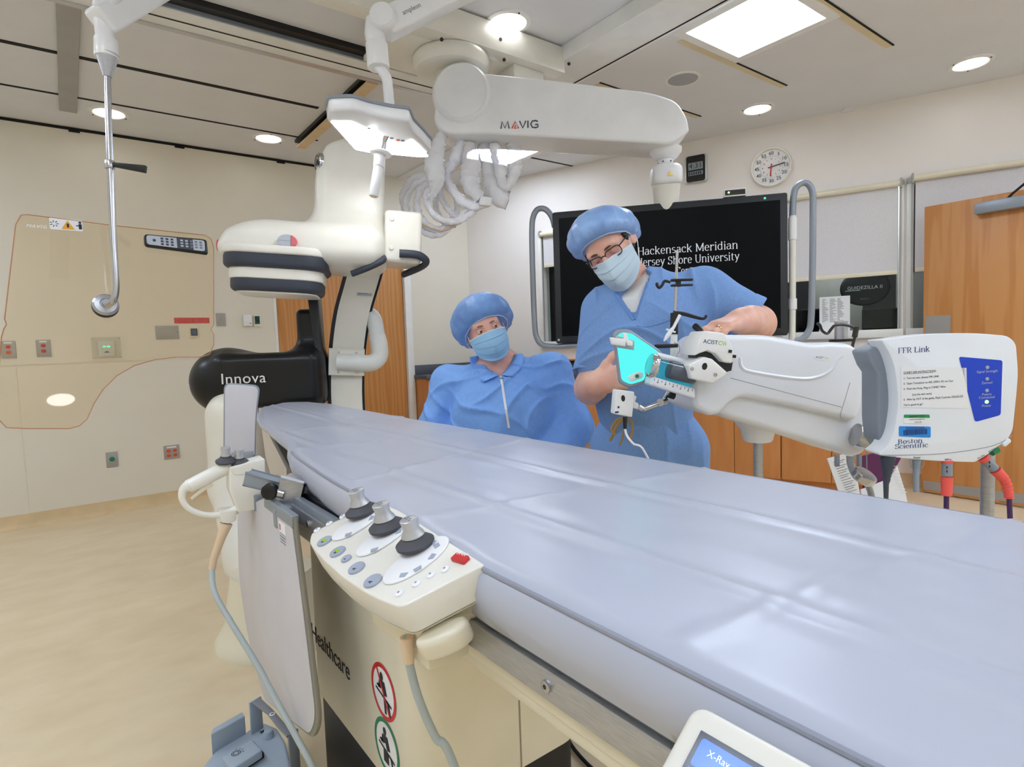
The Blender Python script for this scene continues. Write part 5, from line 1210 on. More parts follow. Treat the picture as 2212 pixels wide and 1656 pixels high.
# ------------------------------------------------------------------ surgical lamp on its ceiling arm
def lamp():
    LZ = 2.08; dL = (onz(820, 285, LZ)-CAM).dot(CF)
    t = thing('surgical_lamp', 'lit flat surgical lamp with white handle hanging above the table head', 'lamp', onz(820, 290, LZ-.2))
    up = lambda p, z=LZ: onz(p[0], p[1], z)
    out = [(706, 262), (764, 324), (800, 331), (905, 341), (933, 326), (915, 306), (893, 284), (884, 262), (846, 258), (800, 249), (765, 238), (712, 240)]
    W = [(lambda v: (v.x, v.y))(up(p)) for p in out]
    obj('lamp_head', prism(BM(), roundpoly(W, .015), LZ, LZ+.055, None, .012), MATS['white_plastic'], t)
    cx = sum(p[0] for p in W)/len(W); cy = sum(p[1] for p in W)/len(W)
    b = BM(); tube(b, [Vector(((x-cx)*1.006+cx, (y-cy)*1.006+cy, LZ+.05)) for x, y in roundpoly(W, .015)], .007, 8, closed=True); obj('edge_trim', b, MATS['alu_paint'], t)
    lit = [(714, 261), (768, 322), (799, 328), (908, 338), (926, 337), (890, 300), (868, 312), (846, 308), (808, 280), (788, 276), (760, 261)]
    W2 = [(lambda v: (v.x, v.y))(up(p)) for p in lit]
    obj('light_panel', prism(BM(), roundpoly(W2, .012), LZ-.003, LZ+.001, None), MATS['lamp_glow'], t, smooth=False)
    c = up((833, 296)); C0 = Vector((c.x, c.y, LZ))
    for px in ((796, 278), (846, 298), (860, 302), (870, 303)):
        q = up(px); b = BM(); cyl(b, (q.x, q.y, LZ-.002), (q.x, q.y, LZ+.001), .008, 12); obj('marking', b, MATS['ink_grey' if px[0] != 860 else 'orange'], t)
    dh = (C0-CAM).dot(CF); D = lambda x, y: dep(x, y, dh)
    b = BM(); cyl(b, D(832, 284), D(828, 310), .024, 24, r2=.01); obj('handle_socket', b, MATS['chrome'], t)
    b = BM(); cyl(b, D(828, 308), D(824, 330), .016, 20); obj('handle_neck', b, MATS['steel'], t)
    h = obj('handle_collar', lathe(BM(), [(.01, .0), (.042, .004), (.047, .01), (.042, .016), (.01, .018)], axisf(D(823, 325), D(805, 425)-D(823, 325)), 28), MATS['console_white'], t)
    b = BM(); cyl(b, D(821, 330), D(818, 360), .024, 24, r2=.022, bev=.003); obj('handle_hub', b, MATS['console_white'], t)
    b = BM(); cyl(b, D(818, 352), D(807, 424), .0185, 24, r2=.0195, bev=.002); g = obj('handle_grip', b, MATS['console_white'], t)
    b = BM(); cyl(b, D(807.4, 421), D(806.8, 425.5), .013, 20); obj('grip_end', b, MATS['cable_tan'], g)
    b = BM(); tube(b, smoothpath([D(812, 148), D(822, 150), D(834, 166), D(838, 190), D(842, 235), D(843, 262), D(838, 284)], 6), [.018, .02, .021, .021, .021, .022, .03], 16); obj('fork_arm', b, MATS['white_plastic'], t)
    b = BM(); sphere(b, D(839, 268), .034); obj('swivel_ball', b, MATS['white_plastic'], t)
    q = axisf(D(843.5, 257)-CF*.03, -CF); kb_ = obj('switch_button', lathe(BM(), [(.0255, -.01), (.0255, .004), (.023, .006), (.001, .007)], q, 28), MATS['orange'], t)
    b = BM(); tube(b, [q @ Vector(v) for v in ((-.015, .004, .007), (.015, .004, .007))], .0012, 6); tube(b, [q @ Vector(v) for v in ((0, .004, .007), (0, -.018, .007))], .002, 6); tube(b, [q @ Vector((.006*math.cos(k*.7), .013+.006*math.sin(k*.7), .007)) for k in range(9)], .0009, 5); obj('button_symbol', b, MATS['paper'], kb_, smooth=False)
    b = BM(); cyl(b, D(818, 148), D(813, 94), .045, 28, bev=.006); cyl(b, D(816, 97), D(812, 68), .034, 24); obj('arm_joint', b, MATS['white_plastic'], t)
    b = BM(); tube(b, smoothpath([D(812, 100), D(808, 75), D(812, 45)], 5), [.032, .038, .04], 18); obj('joint_bow', b, MATS['white_plastic'], t)
    q = axisf(D(830, 46)+CF*.06, -CF); b = BM(); lathe(b, [(.045, -.0), (.052, .01), (.054, .09), (.05, .11), (.046, .114), (.001, .115)], q, 36); obj('spring_drum', b, MATS['white_plastic'], t)
    A, Bq = D(835, 46)+CF*.02, dep(1030, -40, dh+.15); M = frame(A, Bq-A, (0, 0, 1)); L = (Bq-A).length
    b = BM(); prism(b, roundpoly([(-.02, -.055), (L, -.05), (L, .05), (-.02, .055)], .02), -.05, .05, M, .018); sa = obj('spring_arm', b, MATS['white_plastic'], t)
    text('lettering', 'ampleon', .026, M @ T((.06, -.012, .0503)), MATS['ink_grey'], sa)
    top = Bq+Vector((.0, 0, 0)); b = BM(); cyl(b, (top.x, top.y, top.z-.05), (top.x, top.y, H), .045, 24); obj('ceiling_column', b, MATS['white_plastic'], t)
lamp()

# ------------------------------------------------------------------ clear lead-acrylic shield on its pole
clear_mat('lead_acrylic', (254, 250, 241), .015, 1.5)
mat('acrylic_edge', (186, 128, 90), .3)
def shield():
    dS = 2.25; c = dep(228, 660, dS); M = yawf(c, 2) @ Matrix.Rotation(math.radians(-18), 4, 'X')
    t = thing('hanging_shield', 'large clear acrylic shield with stepped lower edge hanging from a steel pole', 'radiation shield', M @ Vector((0, -.4, 0)))
    px = [(46, 466), (34, 486), (10, 690), (14, 702), (8, 712), (3, 730), (-8, 880), (-4, 905), (14, 924), (60, 926), (150, 926), (172, 920), (188, 905), (203, 872), (222, 842), (252, 812), (290, 790), (335, 777), (380, 772), (430, 772), (452, 766), (461, 745), (461, 722), (455, 712), (461, 702), (461, 535), (455, 517), (442, 509), (250, 489), (60, 465)]
    out = [onf(M, *p) for p in px]
    obj('acrylic_sheet', prism(BM(), out, -.006, .006, M), MATS['lead_acrylic'], t, angle=30)
    P = [M @ Vector((x, y, .006)) for x, y in out]; b = BM(); tube(b, P, .0018, 5, closed=True); obj('edge_line', b, MATS['acrylic_edge'], t)
    # sticker, remote
    s = onf(offs(M, .006), 143, 485); Q = offs(M, .0062) @ T((s[0], s[1], 0)); wd = onf(M, 179, 488)[0]-onf(M, 108, 483)[0]
    st = obj('warning_sticker', prism(BM(), rrect(wd, .047, .005), 0, .0006, Q), MATS['paper'], t, smooth=False)
    b = BM(); prism(b, [(-.021, -.02), (.021, -.02), (0, .018)], .0006, .001, Q @ T((.005, .0, 0))); mat('amber', (236, 170, 60), .5); obj('warning_triangle', b, MATS['amber'], st, smooth=False)
    b = BM(); boxb(b, (.0015, -.012, .001), (.0085, .004, .0014), Q); 
    for k in range(7): a = k*.9; boxb(b, (.006, -.0012, .0006), (.014, .0012, .001), Q @ T((-.036, .0, 0)) @ Matrix.Rotation(a, 4, 'Z'))
    sphere(b, (.043, .012, .0008), (.005, .005, .0004), Q, 10, 6); boxb(b, (.038, -.016, .0006), (.048, .006, .001), Q); boxb(b, (.03, -.004, .0006), (.04, .0, .001), Q)
    obj('pictograms', b, MATS['ink'], st, smooth=False)
    text('etched_lettering', 'MAVIG', .018, offs(M, .0062) @ T((*onf(M, 56, 492), 0)), MATS['paper'], t, extr=.0002, spacing=1.15, shear=.3)
    b = BM(); e = offs(M, .0062) @ T((*onf(M, 45, 482), 0)) @ Matrix.Rotation(math.radians(-25), 4, 'Z')
    b = BM(); cz = offs(M, .012)
    a, k_ = onf(cz, 311, 525), onf(cz, 446, 528); L = k_[0]-a[0]
    R0 = cz @ T((a[0], (a[1]+k_[1])/2, 0)) @ Matrix.Rotation(math.radians(-2.0), 4, 'Z')
    r = thing('remote_control', 'black and silver handheld remote control stuck on the clear shield', 'remote control', R0 @ Vector((L/2, -.03, 0)))
    obj('case', prism(BM(), roundpoly([(0, -.024), (L*.9, -.034), (L, -.036), (L, .03), (L*.9, .032), (0, .028)], .016), -.005, .016, R0, .006), MATS['black'], r)
    fp = obj('face_plate', prism(BM(), roundpoly([(.008, -.019), (L-.012, -.027), (L-.01, .024), (.008, .022)], .012), .015, .018, R0, .001), MATS['pad_grey'], r)
    obj('dark_band', prism(BM(), [(L*.5, -.0245), (L*.76, -.026), (L*.76, .0235), (L*.5, .0228)], .0175, .0186, R0), MATS['slate'], r, smooth=False)
    for i in range(9):
        for j in range(3):
            if i in (3,): continue
            x = L*.27+i*L*.077; y = -.013+j*.0125
            obj('key', prism(BM(), rrect(.0105, .0078, .002, 3), .018, .0205, R0 @ T((x, y, 0)), .0008, 1), MATS['slate' if i < 3 else 'pad_grey' if i < 6 else 'ink_grey'], r)
    b = BM(); cyl(b, R0 @ Vector((L*.15, .001, .018)), R0 @ Vector((L*.15, .001, .0195)), .006, 16); obj('round_key', b, MATS['slate'], r)
    # pole
    D = lambda x, y, o=0: dep(x, y, dS-.07+o)
    b = BM(); tube(b, smoothpath([D(231, 150), D(234, 250), D(239, 380), D(245, 520), D(249.5, 590), D(250, 628), D(244, 650), D(232, 660, .02)], 8), .0115, 16); obj('pole', b, MATS['steel'], t)
    b = BM(); cyl(b, D(231.5, 118), D(232, 166), .038, 28, r2=.014); obj('pole_cone', b, MATS['brushed'], t)
    b = BM(); cyl(b, D(237, 347), D(237.5, 365), .0165, 20, bev=.002); cl = obj('collar', b, MATS['steel'], t)
    Q = frame(D(247, 356), D(315, 366)-D(247, 356), (0, 0, 1)); b = BM(); prism(b, [(-.01, -.005), (0, -.008), (.118, -.013), (.118, .014), (0, .008), (-.01, .005)], -.008, .008, Q, .003); obj('release_lever', b, MATS['black'], cl)
    n = M.col[2].to_3d()
    q = axisf(c+n*.006, n); b = BM(); lathe(b, [(.043, 0), (.043, .006), (.036, .014), (.02, .017), (.0185, .013), (.013, .013), (.013, .03), (.002, .03)], q, 36); obj('shield_hub', b, MATS['brushed'], t)
    b = BM(); lathe(b, [(.044, -.02), (.044, -.007), (.03, -.006)], q, 36); obj('hub_back', b, MATS['black'], t)
    b = BM(); cyl(b, D(230, 126), D(229, 84), .039, 28, bev=.006); obj('pole_joint', b, MATS['white_plastic'], t)
    b = BM(); tube(b, smoothpath([D(229, 92), D(226, 60), D(226, 25), D(236, -10)], 6), [.032, .032, .04, .045], 18); obj('arm_knuckle', b, MATS['white_plastic'], t)
    A, B_ = D(226, 42), dep(430, -75, dS+.25); Q = frame(A, B_-A, (0, 0, 1)); L = (B_-A).length
    b = BM(); prism(b, roundpoly([(-.03, -.05), (L, -.045), (L, .045), (-.03, .05)], .02), -.045, .045, Q, .018); obj('spring_arm', b, MATS['white_plastic'], t)
    b = BM(); cyl(b, (B_.x, B_.y, B_.z-.05), (B_.x, B_.y, H), .045, 24); obj('ceiling_column', b, MATS['white_plastic'], t)
shield()

# ------------------------------------------------------------------ large monitor with grab rails
mat('monitor_frame', (26, 30, 36), .45)
mat('monitor_glass', (3, 5, 9), .3, spec=.12)
glow_mat('screen_white', (225, 232, 238), .75)
def monitor():
    M = yawf(dep(1450, 580, 3.2), -50); 
    a, c = onf(M, 1197, 600), onf(M, 1702, 570); u0, u1 = a[0], c[0]
    v1 = (onf(M, 1196, 458)[1]+onf(M, 1703, 415)[1])/2; v0 = (onf(M, 1199, 740)[1]+onf(M, 1700, 726)[1])/2
    t = thing('large_display', 'large black display showing hospital name text behind the man', 'monitor', M @ Vector(((u0+u1)/2, v0, 0)))
    obj('housing', prism(BM(), rrect(u1-u0, v1-v0, .012, 4, (u0+u1)/2, (v0+v1)/2), -.07, 0, M, .006), MATS['monitor_frame'], t)
    f = .036
    sc_ = obj('screen', boxb(BM(), (u0+f, v0+f*1.1, 0), (u1-f, v1-f, .0012), M), MATS['monitor_glass'], t, smooth=False)
    for s, px, py in (('Hackensack Meridian', 1484, 544), ('Jersey Shore University', 1487, 568), ('Center', 1487, 592)):
        q = onf(offs(M, .0015), px, py)
        w = sum(GL[ch][0] for ch in s)*.041/7; tgt = (207 if s[0] in 'HJ' else 54)*3.2/FPX
        serif('lettering', s, .041, offs(M, .0012) @ T((q[0], q[1], 0)), MATS['screen_white'], sc_, squeeze=tgt/w, heavy=.85)
    q = onf(M, 1652, 428); b = BM(); cyl(b, M @ Vector((*q, 0)), M @ Vector((*q, .003)), .005, 10); obj('power_light', b, MATS['led_green'], t)
    q = onf(M, 1207, 734); b = BM(); boxb(b, (q[0]-.006, q[1]-.006, 0), (q[0]+.006, q[1]+.006, .001), M @ T((0, 0, 0))); obj('maker_mark', b, MATS['pad_grey'], t, smooth=False)
    q = onf(M, 1588, 415); s = thing('signal_receiver', 'tiny silver and black receiver box on top of the large display', 'sensor', M @ Vector((q[0], v1+.002, -.03)))
    obj('case', boxb(BM(), (q[0]-.055, v1+.003, -.05), (q[0]+.055, v1+.042, -.002), M, .002), MATS['paper'], s)
    obj('window', boxb(BM(), (q[0]-.05, v1+.01, -.002), (q[0]+.05, v1+.036, 0), M), MATS['black_gloss'], s, smooth=False)
    b = BM(); cyl(b, M @ Vector((q[0]-.032, v1+.024, 0)), M @ Vector((q[0]-.032, v1+.024, .002)), .005, 10); obj('green_light', b, MATS['led_lime'], s)
    # back frame and suspension
    b = BM(); boxb(b, (-.25, v0+.1, -.12), (.25, v1-.06, -.072), M, .006); obj('back_bracket', b, MATS['cream'], t)
    e = M @ Vector((0, v1-.2, -.13)); b = BM(); cyl(b, (BE.x+.02, BE.y+.02, BJ-.24), (BE.x+.03, BE.y+.03, e.z), .05, 24); obj('suspension_tube', b, MATS['cream'], t)
    b = BM(); tube(b, [Vector((BE.x+.03, BE.y+.03, e.z+.06)), e+(M.col[2].to_3d())*.03], .05, 16); obj('suspension_link', b, MATS['cream'], t)
    # grab rails
    Mr = offs(M, -.03)
    P = lambda pts: [Mr @ Vector((*onf(Mr, *p), 0)) for p in pts]
    b = BM(); tube(b, smoothpath(P([(1198, 490), (1192, 468), (1178, 452), (1162, 452), (1152, 468), (1149, 500), (1151, 600), (1155, 700), (1160, 730), (1172, 744), (1200, 748), (1240, 746), (1330, 742)]), 6), .0165, 14); obj('grab_rail', b, MATS['alu_paint'], t)
    b = BM(); tube(b, smoothpath(P([(1712, 480), (1713, 440), (1717, 410), (1730, 396), (1745, 397), (1755, 415), (1756, 450), (1755, 580), (1752, 690), (1745, 718), (1730, 733), (1712, 735)]), 6), .0165, 14); obj('grab_rail', b, MATS['alu_paint'], t)
    b = BM(); tube(b, P([(1712, 466), (1712, 600), (1711, 740)]), .017, 14); tb = obj('rail_post', b, MATS['cream'], t)
    for y0, y1 in ((470, 518), (645, 668)):
        b = BM(); tube(b, P([(1712, y0), (1712, y1)]), .0215, 16); obj('post_clamp', b, MATS['white_plastic'], tb)
    b = BM(); boxb(b, (u0+.02, v0-.03, -.06), (u1-.02, v0-.004, -.02), M, .004); obj('lower_bar', b, MATS['white_paint'], t)
monitor()
# ------------------------------------------------------------------ contrast injector on its stand
mat('injector_white', (232, 234, 238), .32, coat=.25)
mat('injector_head', (240, 239, 234), .35)
glow_mat('cyan_glow', (90, 240, 238), 1.0)
mat('cyan_tint', (40, 170, 200), .4, emit=((40, 190, 220), .35))
clear_mat('clear_plastic', (240, 246, 248), .03, 1.45)
mat('plunger', (88, 92, 104), .35)
mat('seam_grey', (150, 153, 160), .6)
def seamline(M, pts, r, m, nm, t, z, k=6, smooth=True):
    P = [M @ Vector((*onf(offs(M, z), *p), z)) for p in pts]; b = BM(); tube(b, smoothpath(P, k) if smooth else P, r, 6); return obj(nm, b, MATS[m], t)
def injector():
    D0 = 1.5; M = yawf(dep(1690, 850, D0), -31, -12); k = D0/FPX
    pb = dep(1632, 985, D0+.08)
    t = thing('contrast_injector', 'white contrast injector with backlit cyan panel on a steel pole stand', 'medical injector', (pb.x, pb.y, 0))
    G = lambda pts, z=0: [onf(offs(M, z), *p) for p in pts]
    up = [(1499, 882), (1536, 899), (1556, 895), (1572, 878), (1588, 863), (1608, 858), (1710, 878), (1822, 905), (1836, 909), (1852, 906), (1862, 885), (1872, 815), (1871, 775), (1845, 742), (1795, 738), (1758, 742), (1700, 731), (1655, 723), (1588, 723), (1535, 722), (1508, 755), (1495, 861)]
    obj('upper_body', prism(BM(), roundpoly(G(up), [.02, .02, .02, .02, .02, .03, .05, .02, .02, .02, .03, .05, .03, .03, .03, .05, .05, .05, .03, .02, .03, .03]), -.19, 0, M, .016, 4), MATS['injector_white'], t)
    lo = [(1520, 880), (1561, 898), (1612, 915), (1660, 930), (1745, 956), (1822, 982), (1850, 988), (1874, 978), (1884, 900), (1888, 800), (1860, 770), (1600, 790), (1540, 800)]
    obj('lower_body', prism(BM(), roundpoly(G(lo, -.02), .02), -.17, -.02, M, .022, 4), MATS['injector_white'], t)
    b = BM(); c = M @ Vector((*onf(offs(M, -.1), 1637, 925), -.1)); lathe(b, [(.034, -.035), (.038, -.03), (.046, .0), (.07, .03)], T(c), 28); obj('pole_socket', b, MATS['injector_white'], t)
    b = BM(); cyl(b, (c.x, c.y, .06), (c.x, c.y, c.z-.02), .0125, 18); obj('pole', b, MATS['brushed'], t)
    b = BM(); lathe(b, [(.0, .1), (.05, .1), (.06, .07), (.06, .05), (.01, .05)], T((c.x, c.y, 0)), 24); obj('stand_hub', b, MATS['injector_white'], t)
    for q in range(5):
        a = q*2*PI/5+.4; e = Vector((c.x+.21*math.cos(a), c.y+.21*math.sin(a), .065))
        b = BM(); tube(b, [(c.x, c.y, .085), e], [.022, .014], 10); lg = obj('stand_leg', b, MATS['injector_white'], t)
        b = BM(); cyl(b, e+Vector((-.01*math.sin(a), .01*math.cos(a), -.035)), e+Vector((.01*math.sin(a), -.01*math.cos(a), -.035)), .03, 18, bev=.004); obj('caster', b, MATS['charcoal'], lg)
    seamline(M, [(1578, 816), (1700, 848), (1818, 879)], .0008, 'seam_grey', 'seam', t, .0)
    seamline(M, [(1836, 826), (1826, 860), (1815, 898), (1822, 904)], .0008, 'seam_grey', 'seam', t, .0)
    seamline(M, [(1598, 772), (1602, 792), (1625, 803), (1720, 817), (1765, 814), (1795, 798), (1808, 776), (1818, 768)], .005, 'injector_white', 'raised_ridge', t, -.0015)
    # label pill on the side
    q = onf(M, 1777, 772); Q = M @ T((q[0], q[1], 0)) @ Matrix.Rotation(math.radians(5), 4, 'Z')
    lb = obj('side_label', prism(BM(), rrect(.046, .015, .007, 5), -.002, .0008, Q), MATS['paper'], t, smooth=False)
    text('lettering', 'ACIST', .0078, Q @ T((-.019, -.003, .0009)), MATS['navy'], lb, extr=.0001); text('lettering', 'CVi', .0078, Q @ T((.0035, -.003, .0009)), MATS['lime'], lb, extr=.0001)
    # head: upper and lower jaw
    Z = .055
    uj = obj('upper_jaw', prism(BM(), G([(1500, 768), (1507, 742), (1522, 714), (1565, 719), (1580, 742), (1587, 761), (1582, 785), (1563, 781), (1546, 763), (1529, 757), (1514, 762)], Z), -.03, Z, M, .004), MATS['injector_head'], t)
    obj('lower_jaw', prism(BM(), G([(1487, 788), (1501, 781), (1524, 771), (1539, 775), (1572, 804), (1566, 812), (1540, 828), (1494, 818)], Z+.012), -.02, Z+.012, M, .004), MATS['injector_head'], t)
    obj('jaw_recess', prism(BM(), G([(1504, 765), (1530, 755), (1583, 782), (1580, 800), (1540, 812), (1505, 790)], .03), -.02, .03, M), MATS['charcoal'], t)
    q = onf(offs(M, Z+.012), 1522, 791); b = BM(); b2 = BM(); prism(b, [(.0065*math.cos(a*PI/10), .0085*math.sin(a*PI/10)) for a in range(20)], 0, .0012, offs(M, Z+.0115) @ T((q[0], q[1], 0))); obj('jaw_slot', b, MATS['black'], t); b2.free()
    for p in ((1495, 796), (1545, 809)):
        q = onf(offs(M, Z+.012), *p); b = BM(); lathe(b, [(.0045, 0), (.0042, .002), (.001, .0026)], offs(M, Z+.012) @ T((q[0], q[1], 0)), 16); obj('jaw_screw', b, MATS['steel'], t)
    for p in ((1577, 758), (1586, 769)):
        q = onf(offs(M, Z), *p); obj('jaw_latch', boxb(BM(), (q[0]-.004, q[1]-.004, Z-.02), (q[0]+.004, q[1]+.003, Z+.002), M), MATS['black'], t, smooth=False)
    q = onf(offs(M, Z), 1519, 738); Q = offs(M, Z+.0004) @ T((q[0], q[1]-.003, 0)) @ Matrix.Rotation(math.radians(4), 4, 'Z')
    text('lettering', 'ACIST', .0138, Q, MATS['navy'], uj, extr=.0002); text('lettering', 'CVi', .0138, Q @ T((.0375, 0, 0)), MATS['lime'], uj, extr=.0002)
    b = BM(); Dq = lambda x, y, d: dep(x, y, d); cyl(b, Dq(1514, 716, 1.55), Dq(1524, 725, 1.52), .004, 12); obj('release_rod', b, MATS['steel'], t)
    b = BM(); cyl(b, Dq(1501, 703, 1.57), Dq(1515, 717, 1.55), .0095, 14, r2=.008, bev=.002); obj('release_knob', b, MATS['black'], t)
    # syringe and tray
    zs = .025; S = lambda x, y, z=zs: M @ Vector((*onf(offs(M, z), x, y), z))
    A, B_ = S(1412, 790), S(1500, 811)
    b = BM(); cyl(b, A, B_, .0245, 28); obj('syringe_barrel', b, MATS['clear_plastic'], t)
    b = BM(); cyl(b, A.lerp(B_, .36), A.lerp(B_, 1.0), .0215, 24, bev=.002); obj('plunger', b, MATS['plunger'], t)
    ax = (B_-A).normalized()
    b = BM(); cyl(b, A-ax*.012, A+ax*.006, .029, 28, bev=.003); obj('syringe_collar', b, MATS['chrome'], t)
    Mb = offs(M, -.02)
    obj('tray_back', prism(BM(), [onf(Mb, *p) for p in ((1415, 768), (1495, 785), (1500, 842), (1410, 818))], -.01, .0, Mb, .002), MATS['cyan_tint'], t)
    b = BM(); tube(b, [S(1418, 768, 0), S(1500, 787, 0)], .009, 12); obj('tray_top_rail', b, MATS['injector_white'], t)
    tb = obj('tray_rail', prism(BM(), [onf(offs(M, .04), *p) for p in ((1409, 812), (1503, 839), (1503, 862), (1404, 832))], -.05, .0, offs(M, .04), .006), MATS['injector_white'], t)
    b = BM()
    for i in range(11):
        q = onf(offs(M, .0405), 1414+i*8.2, 818+i*2.3); boxb(b, (q[0]-.0005, q[1]-.004, .0402), (q[0]+.0005, q[1]+.001, .0408), M)
        if i % 2: boxb(b, (q[0]-.002, q[1]-.0072, .0402), (q[0]+.001, q[1]-.005, .0408), M)
    obj('scale_marks', b, MATS['ink'], tb, smooth=False)
    # backlit panel
    Mp = yawf(dep(1375, 775, D0-.03), -36, -4); Gp = lambda pts, z=0: [onf(offs(Mp, z), *p) for p in pts]
    pp = [(1324, 722), (1336, 710), (1362, 712), (1428, 757), (1436, 772), (1404, 784), (1394, 828), (1360, 838), (1338, 828)]
    fr = obj('panel_frame', prism(BM(), roundpoly(Gp(pp), .008), -.016, 0, Mp, .004), MATS['alu_paint'], t)
    po = Gp(pp); cx = sum(p[0] for p in po)/len(po); cy = sum(p[1] for p in po)/len(po)
    obj('backlit_panel', prism(BM(), roundpoly([((x-cx)*.88+cx, (y-cy)*.88+cy) for x, y in po], .008), -.004, .001, Mp), MATS['cyan_glow'], t, smooth=False)
    def bp(pts, z0, z1, m, nm, bev=.002, par=None): return obj(nm, prism(BM(), Gp(pts, z1), z0, z1, Mp, bev), MATS[m], par or t)
    cl = bp([(1330, 724), (1371, 736), (1370, 756), (1332, 750)], .0, .012, 'cable_grey', 'valve_block')
    bp([(1318, 728), (1352, 732), (1352, 748), (1322, 744)], .01, .026, 'injector_head', 'valve_clip', .003, cl); bp([(1346, 719), (1354, 719), (1360, 740), (1348, 742)], .012, .022, 'injector_head', 'valve_lever', .002, cl)
    bp([(1354, 733), (1368, 737), (1367, 748), (1354, 746)], .012, .024, 'injector_head', 'valve_body', .003, cl)
    sv = obj('stopcock', prism(BM(), roundpoly(Gp([(1357, 812), (1380, 802), (1390, 806), (1388, 816), (1362, 825)], .012), .006), 0, .012, Mp, .003), MATS['injector_head'], t)
    q = Gp([(1376, 812)], .012)[0]; b = BM(); cyl(b, Mp @ Vector((*q, .012)), Mp @ Vector((*q, .0145)), .005, 14); obj('green_dot', b, MATS['green'], sv)
    # transducer box on its little arm
    Mt = yawf(dep(1350, 870, D0-.05), -28, 3); Gt = lambda pts, z=0: [onf(offs(Mt, z), *p) for p in pts]
    tr = obj('transducer_box', prism(BM(), roundpoly(Gt([(1331, 841), (1371, 846), (1366, 901), (1326, 894)]), .004), -.028, 0, Mt, .004), MATS['injector_head'], t)
    q = Gt([(1346, 860)])[0]; b = BM(); prism(b, [(.005*math.cos(a*PI/8), .008*math.sin(a*PI/8)) for a in range(16)], 0, .0006, Mt @ T((q[0], q[1], 0))); obj('oval_hole', b, MATS['black'], tr, smooth=False)
    q = Gt([(1336, 879)])[0]; b = BM(); cyl(b, Mt @ Vector((*q, 0)), Mt @ Vector((*q, .001)), .0025, 10); 
    q = Gt([(1332, 890)])[0]; boxb(b, (q[0]-.004, q[1]-.002, 0), (q[0]+.005, q[1]+.002, .0006), Mt); obj('box_print', b, MATS['ink'], tr, smooth=False)
    obj('clip_bracket', prism(BM(), Gt([(1370, 852), (1378, 857), (1374, 868), (1382, 872), (1382, 884), (1369, 882)]), -.022, -.006, Mt, .002), MATS['injector_head'], tr)
    b = BM(); tube(b, [dep(1380, 879, D0-.06), dep(1388, 884, D0-.06)], .009, 12); tube(b, [dep(1388, 884, D0-.06), dep(1412, 875, D0-.05), dep(1432, 867, D0-.03)], .006, 10); obj('arm_link', b, MATS['steel'], t)
    b = BM(); tube(b, [dep(1432, 867, D0-.03), dep(1440, 850, D0)], [.009, .006], 10); cyl(b, dep(1426, 869, D0-.05), dep(1436, 866, D0-.02), .0095, 12); obj('arm_elbow', b, MATS['steel'], t)
    b = BM(); cyl(b, dep(1445, 852, D0-.02), dep(1458, 856, D0-.02), .0085, 14, bev=.002); obj('arm_knob', b, MATS['black'], t)
    b = BM(); cyl(b, dep(1350, 900, D0-.06), dep(1350, 926, D0-.06), .006, 12, r2=.004); obj('cable_plug', b, MATS['black'], tr)
    p = [dep(1350, 924, D0-.06), dep(1354, 940, D0-.06), dep(1368, 958, D0-.06), dep(1392, 975, D0-.05)]; p += [p[-1]+Vector((.04, -.02, -.12)), Vector((p[-1].x+.06, p[-1].y-.05, .55))]
    b = BM(); tube(b, smoothpath(p, 7), .0028, 8); obj('transducer_cable', b, MATS['paper'], tr)
    # IV rod with hooks
    R = lambda x, y, d=D0+.06: dep(x, y, d)
    b = BM(); tube(b, [R(1463, 541), R(1458, 680)], .0038, 10); iv = obj('drip_rod', b, MATS['steel'], t)
    b = BM(); tube(b, [R(1457, 676), R(1456, 722)], .0105, 14); obj('rod_grip', b, MATS['black'], iv)
    b = BM(); tube(b, [R(1456, 720), R(1455, 772)], .009, 14); obj('rod_socket', b, MATS['injector_head'], iv)
    b = BM(); tube(b, smoothpath([R(*p) for p in ((1448, 609), (1436, 607), (1430, 616), (1424, 621), (1419, 615), (1420, 611))], 5), .004, 8); boxb(b, (-.016, -.002, -.006), (.042, .005, .006), yawf(R(1462, 606), -36, 0), .002); boxb(b, (-.016, -.002, -.006), (.042, .004, .006), yawf(R(1462, 617), -36, 0), .002); boxb(b, (-.004, -.01, -.004), (.01, .004, .004), yawf(R(1462, 611), -36, 0)); obj('rod_hook', b, MATS['black'], iv)
    b = BM(); tube(b, smoothpath([R(*p) for p in ((1455, 676), (1475, 677), (1500, 684), (1518, 688), (1525, 684), (1524, 680))], 5), [.0075, .006, .005, .004, .0035, .003], 8, flat=.8); obj('rod_hook', b, MATS['black'], iv)
    b = BM(); tube(b, [R(*p, D0) for p in ((1469, 680), (1455, 707), (1448, 716), (1441, 727), (1434, 737))], [.004, .004, .006, .006, .002], 10); boxb(b, (-.012, -.002, -.004), (.012, .002, .004), yawf(R(1449, 714, D0), -36, -20)); obj('spike', b, MATS['console_white'], t)
    b = BM(); boxb(b, (-.03, -.005, -.006), (.028, .005, .006), yawf(R(1440, 747, D0), -36, 0), .002); obj('black_clip', b, MATS['black'], t)
    b = BM(); tube(b, smoothpath([R(*p, D0) for p in ((1456, 740), (1466, 745), (1468, 758), (1460, 768), (1468, 772))], 5), .0012, 6); obj('ring_chain', b, MATS['steel'], t)
    # rear hook, collar and connector
    Zh = -.12
    b = BM(); c1 = S(1817, 733, Zh); c0 = S(1817, 696, Zh); cyl(b, c1, c0, .0165, 24); cyl(b, c0, c0+(c0-c1).normalized()*.003, .0172, 24); obj('rear_tube', b, MATS['brushed'], t)
    b = BM(); cyl(b, c1-(c0-c1).normalized()*.006, c1+(c0-c1).normalized()*.001, .03, 28); obj('tube_base', b, MATS['black'], t)
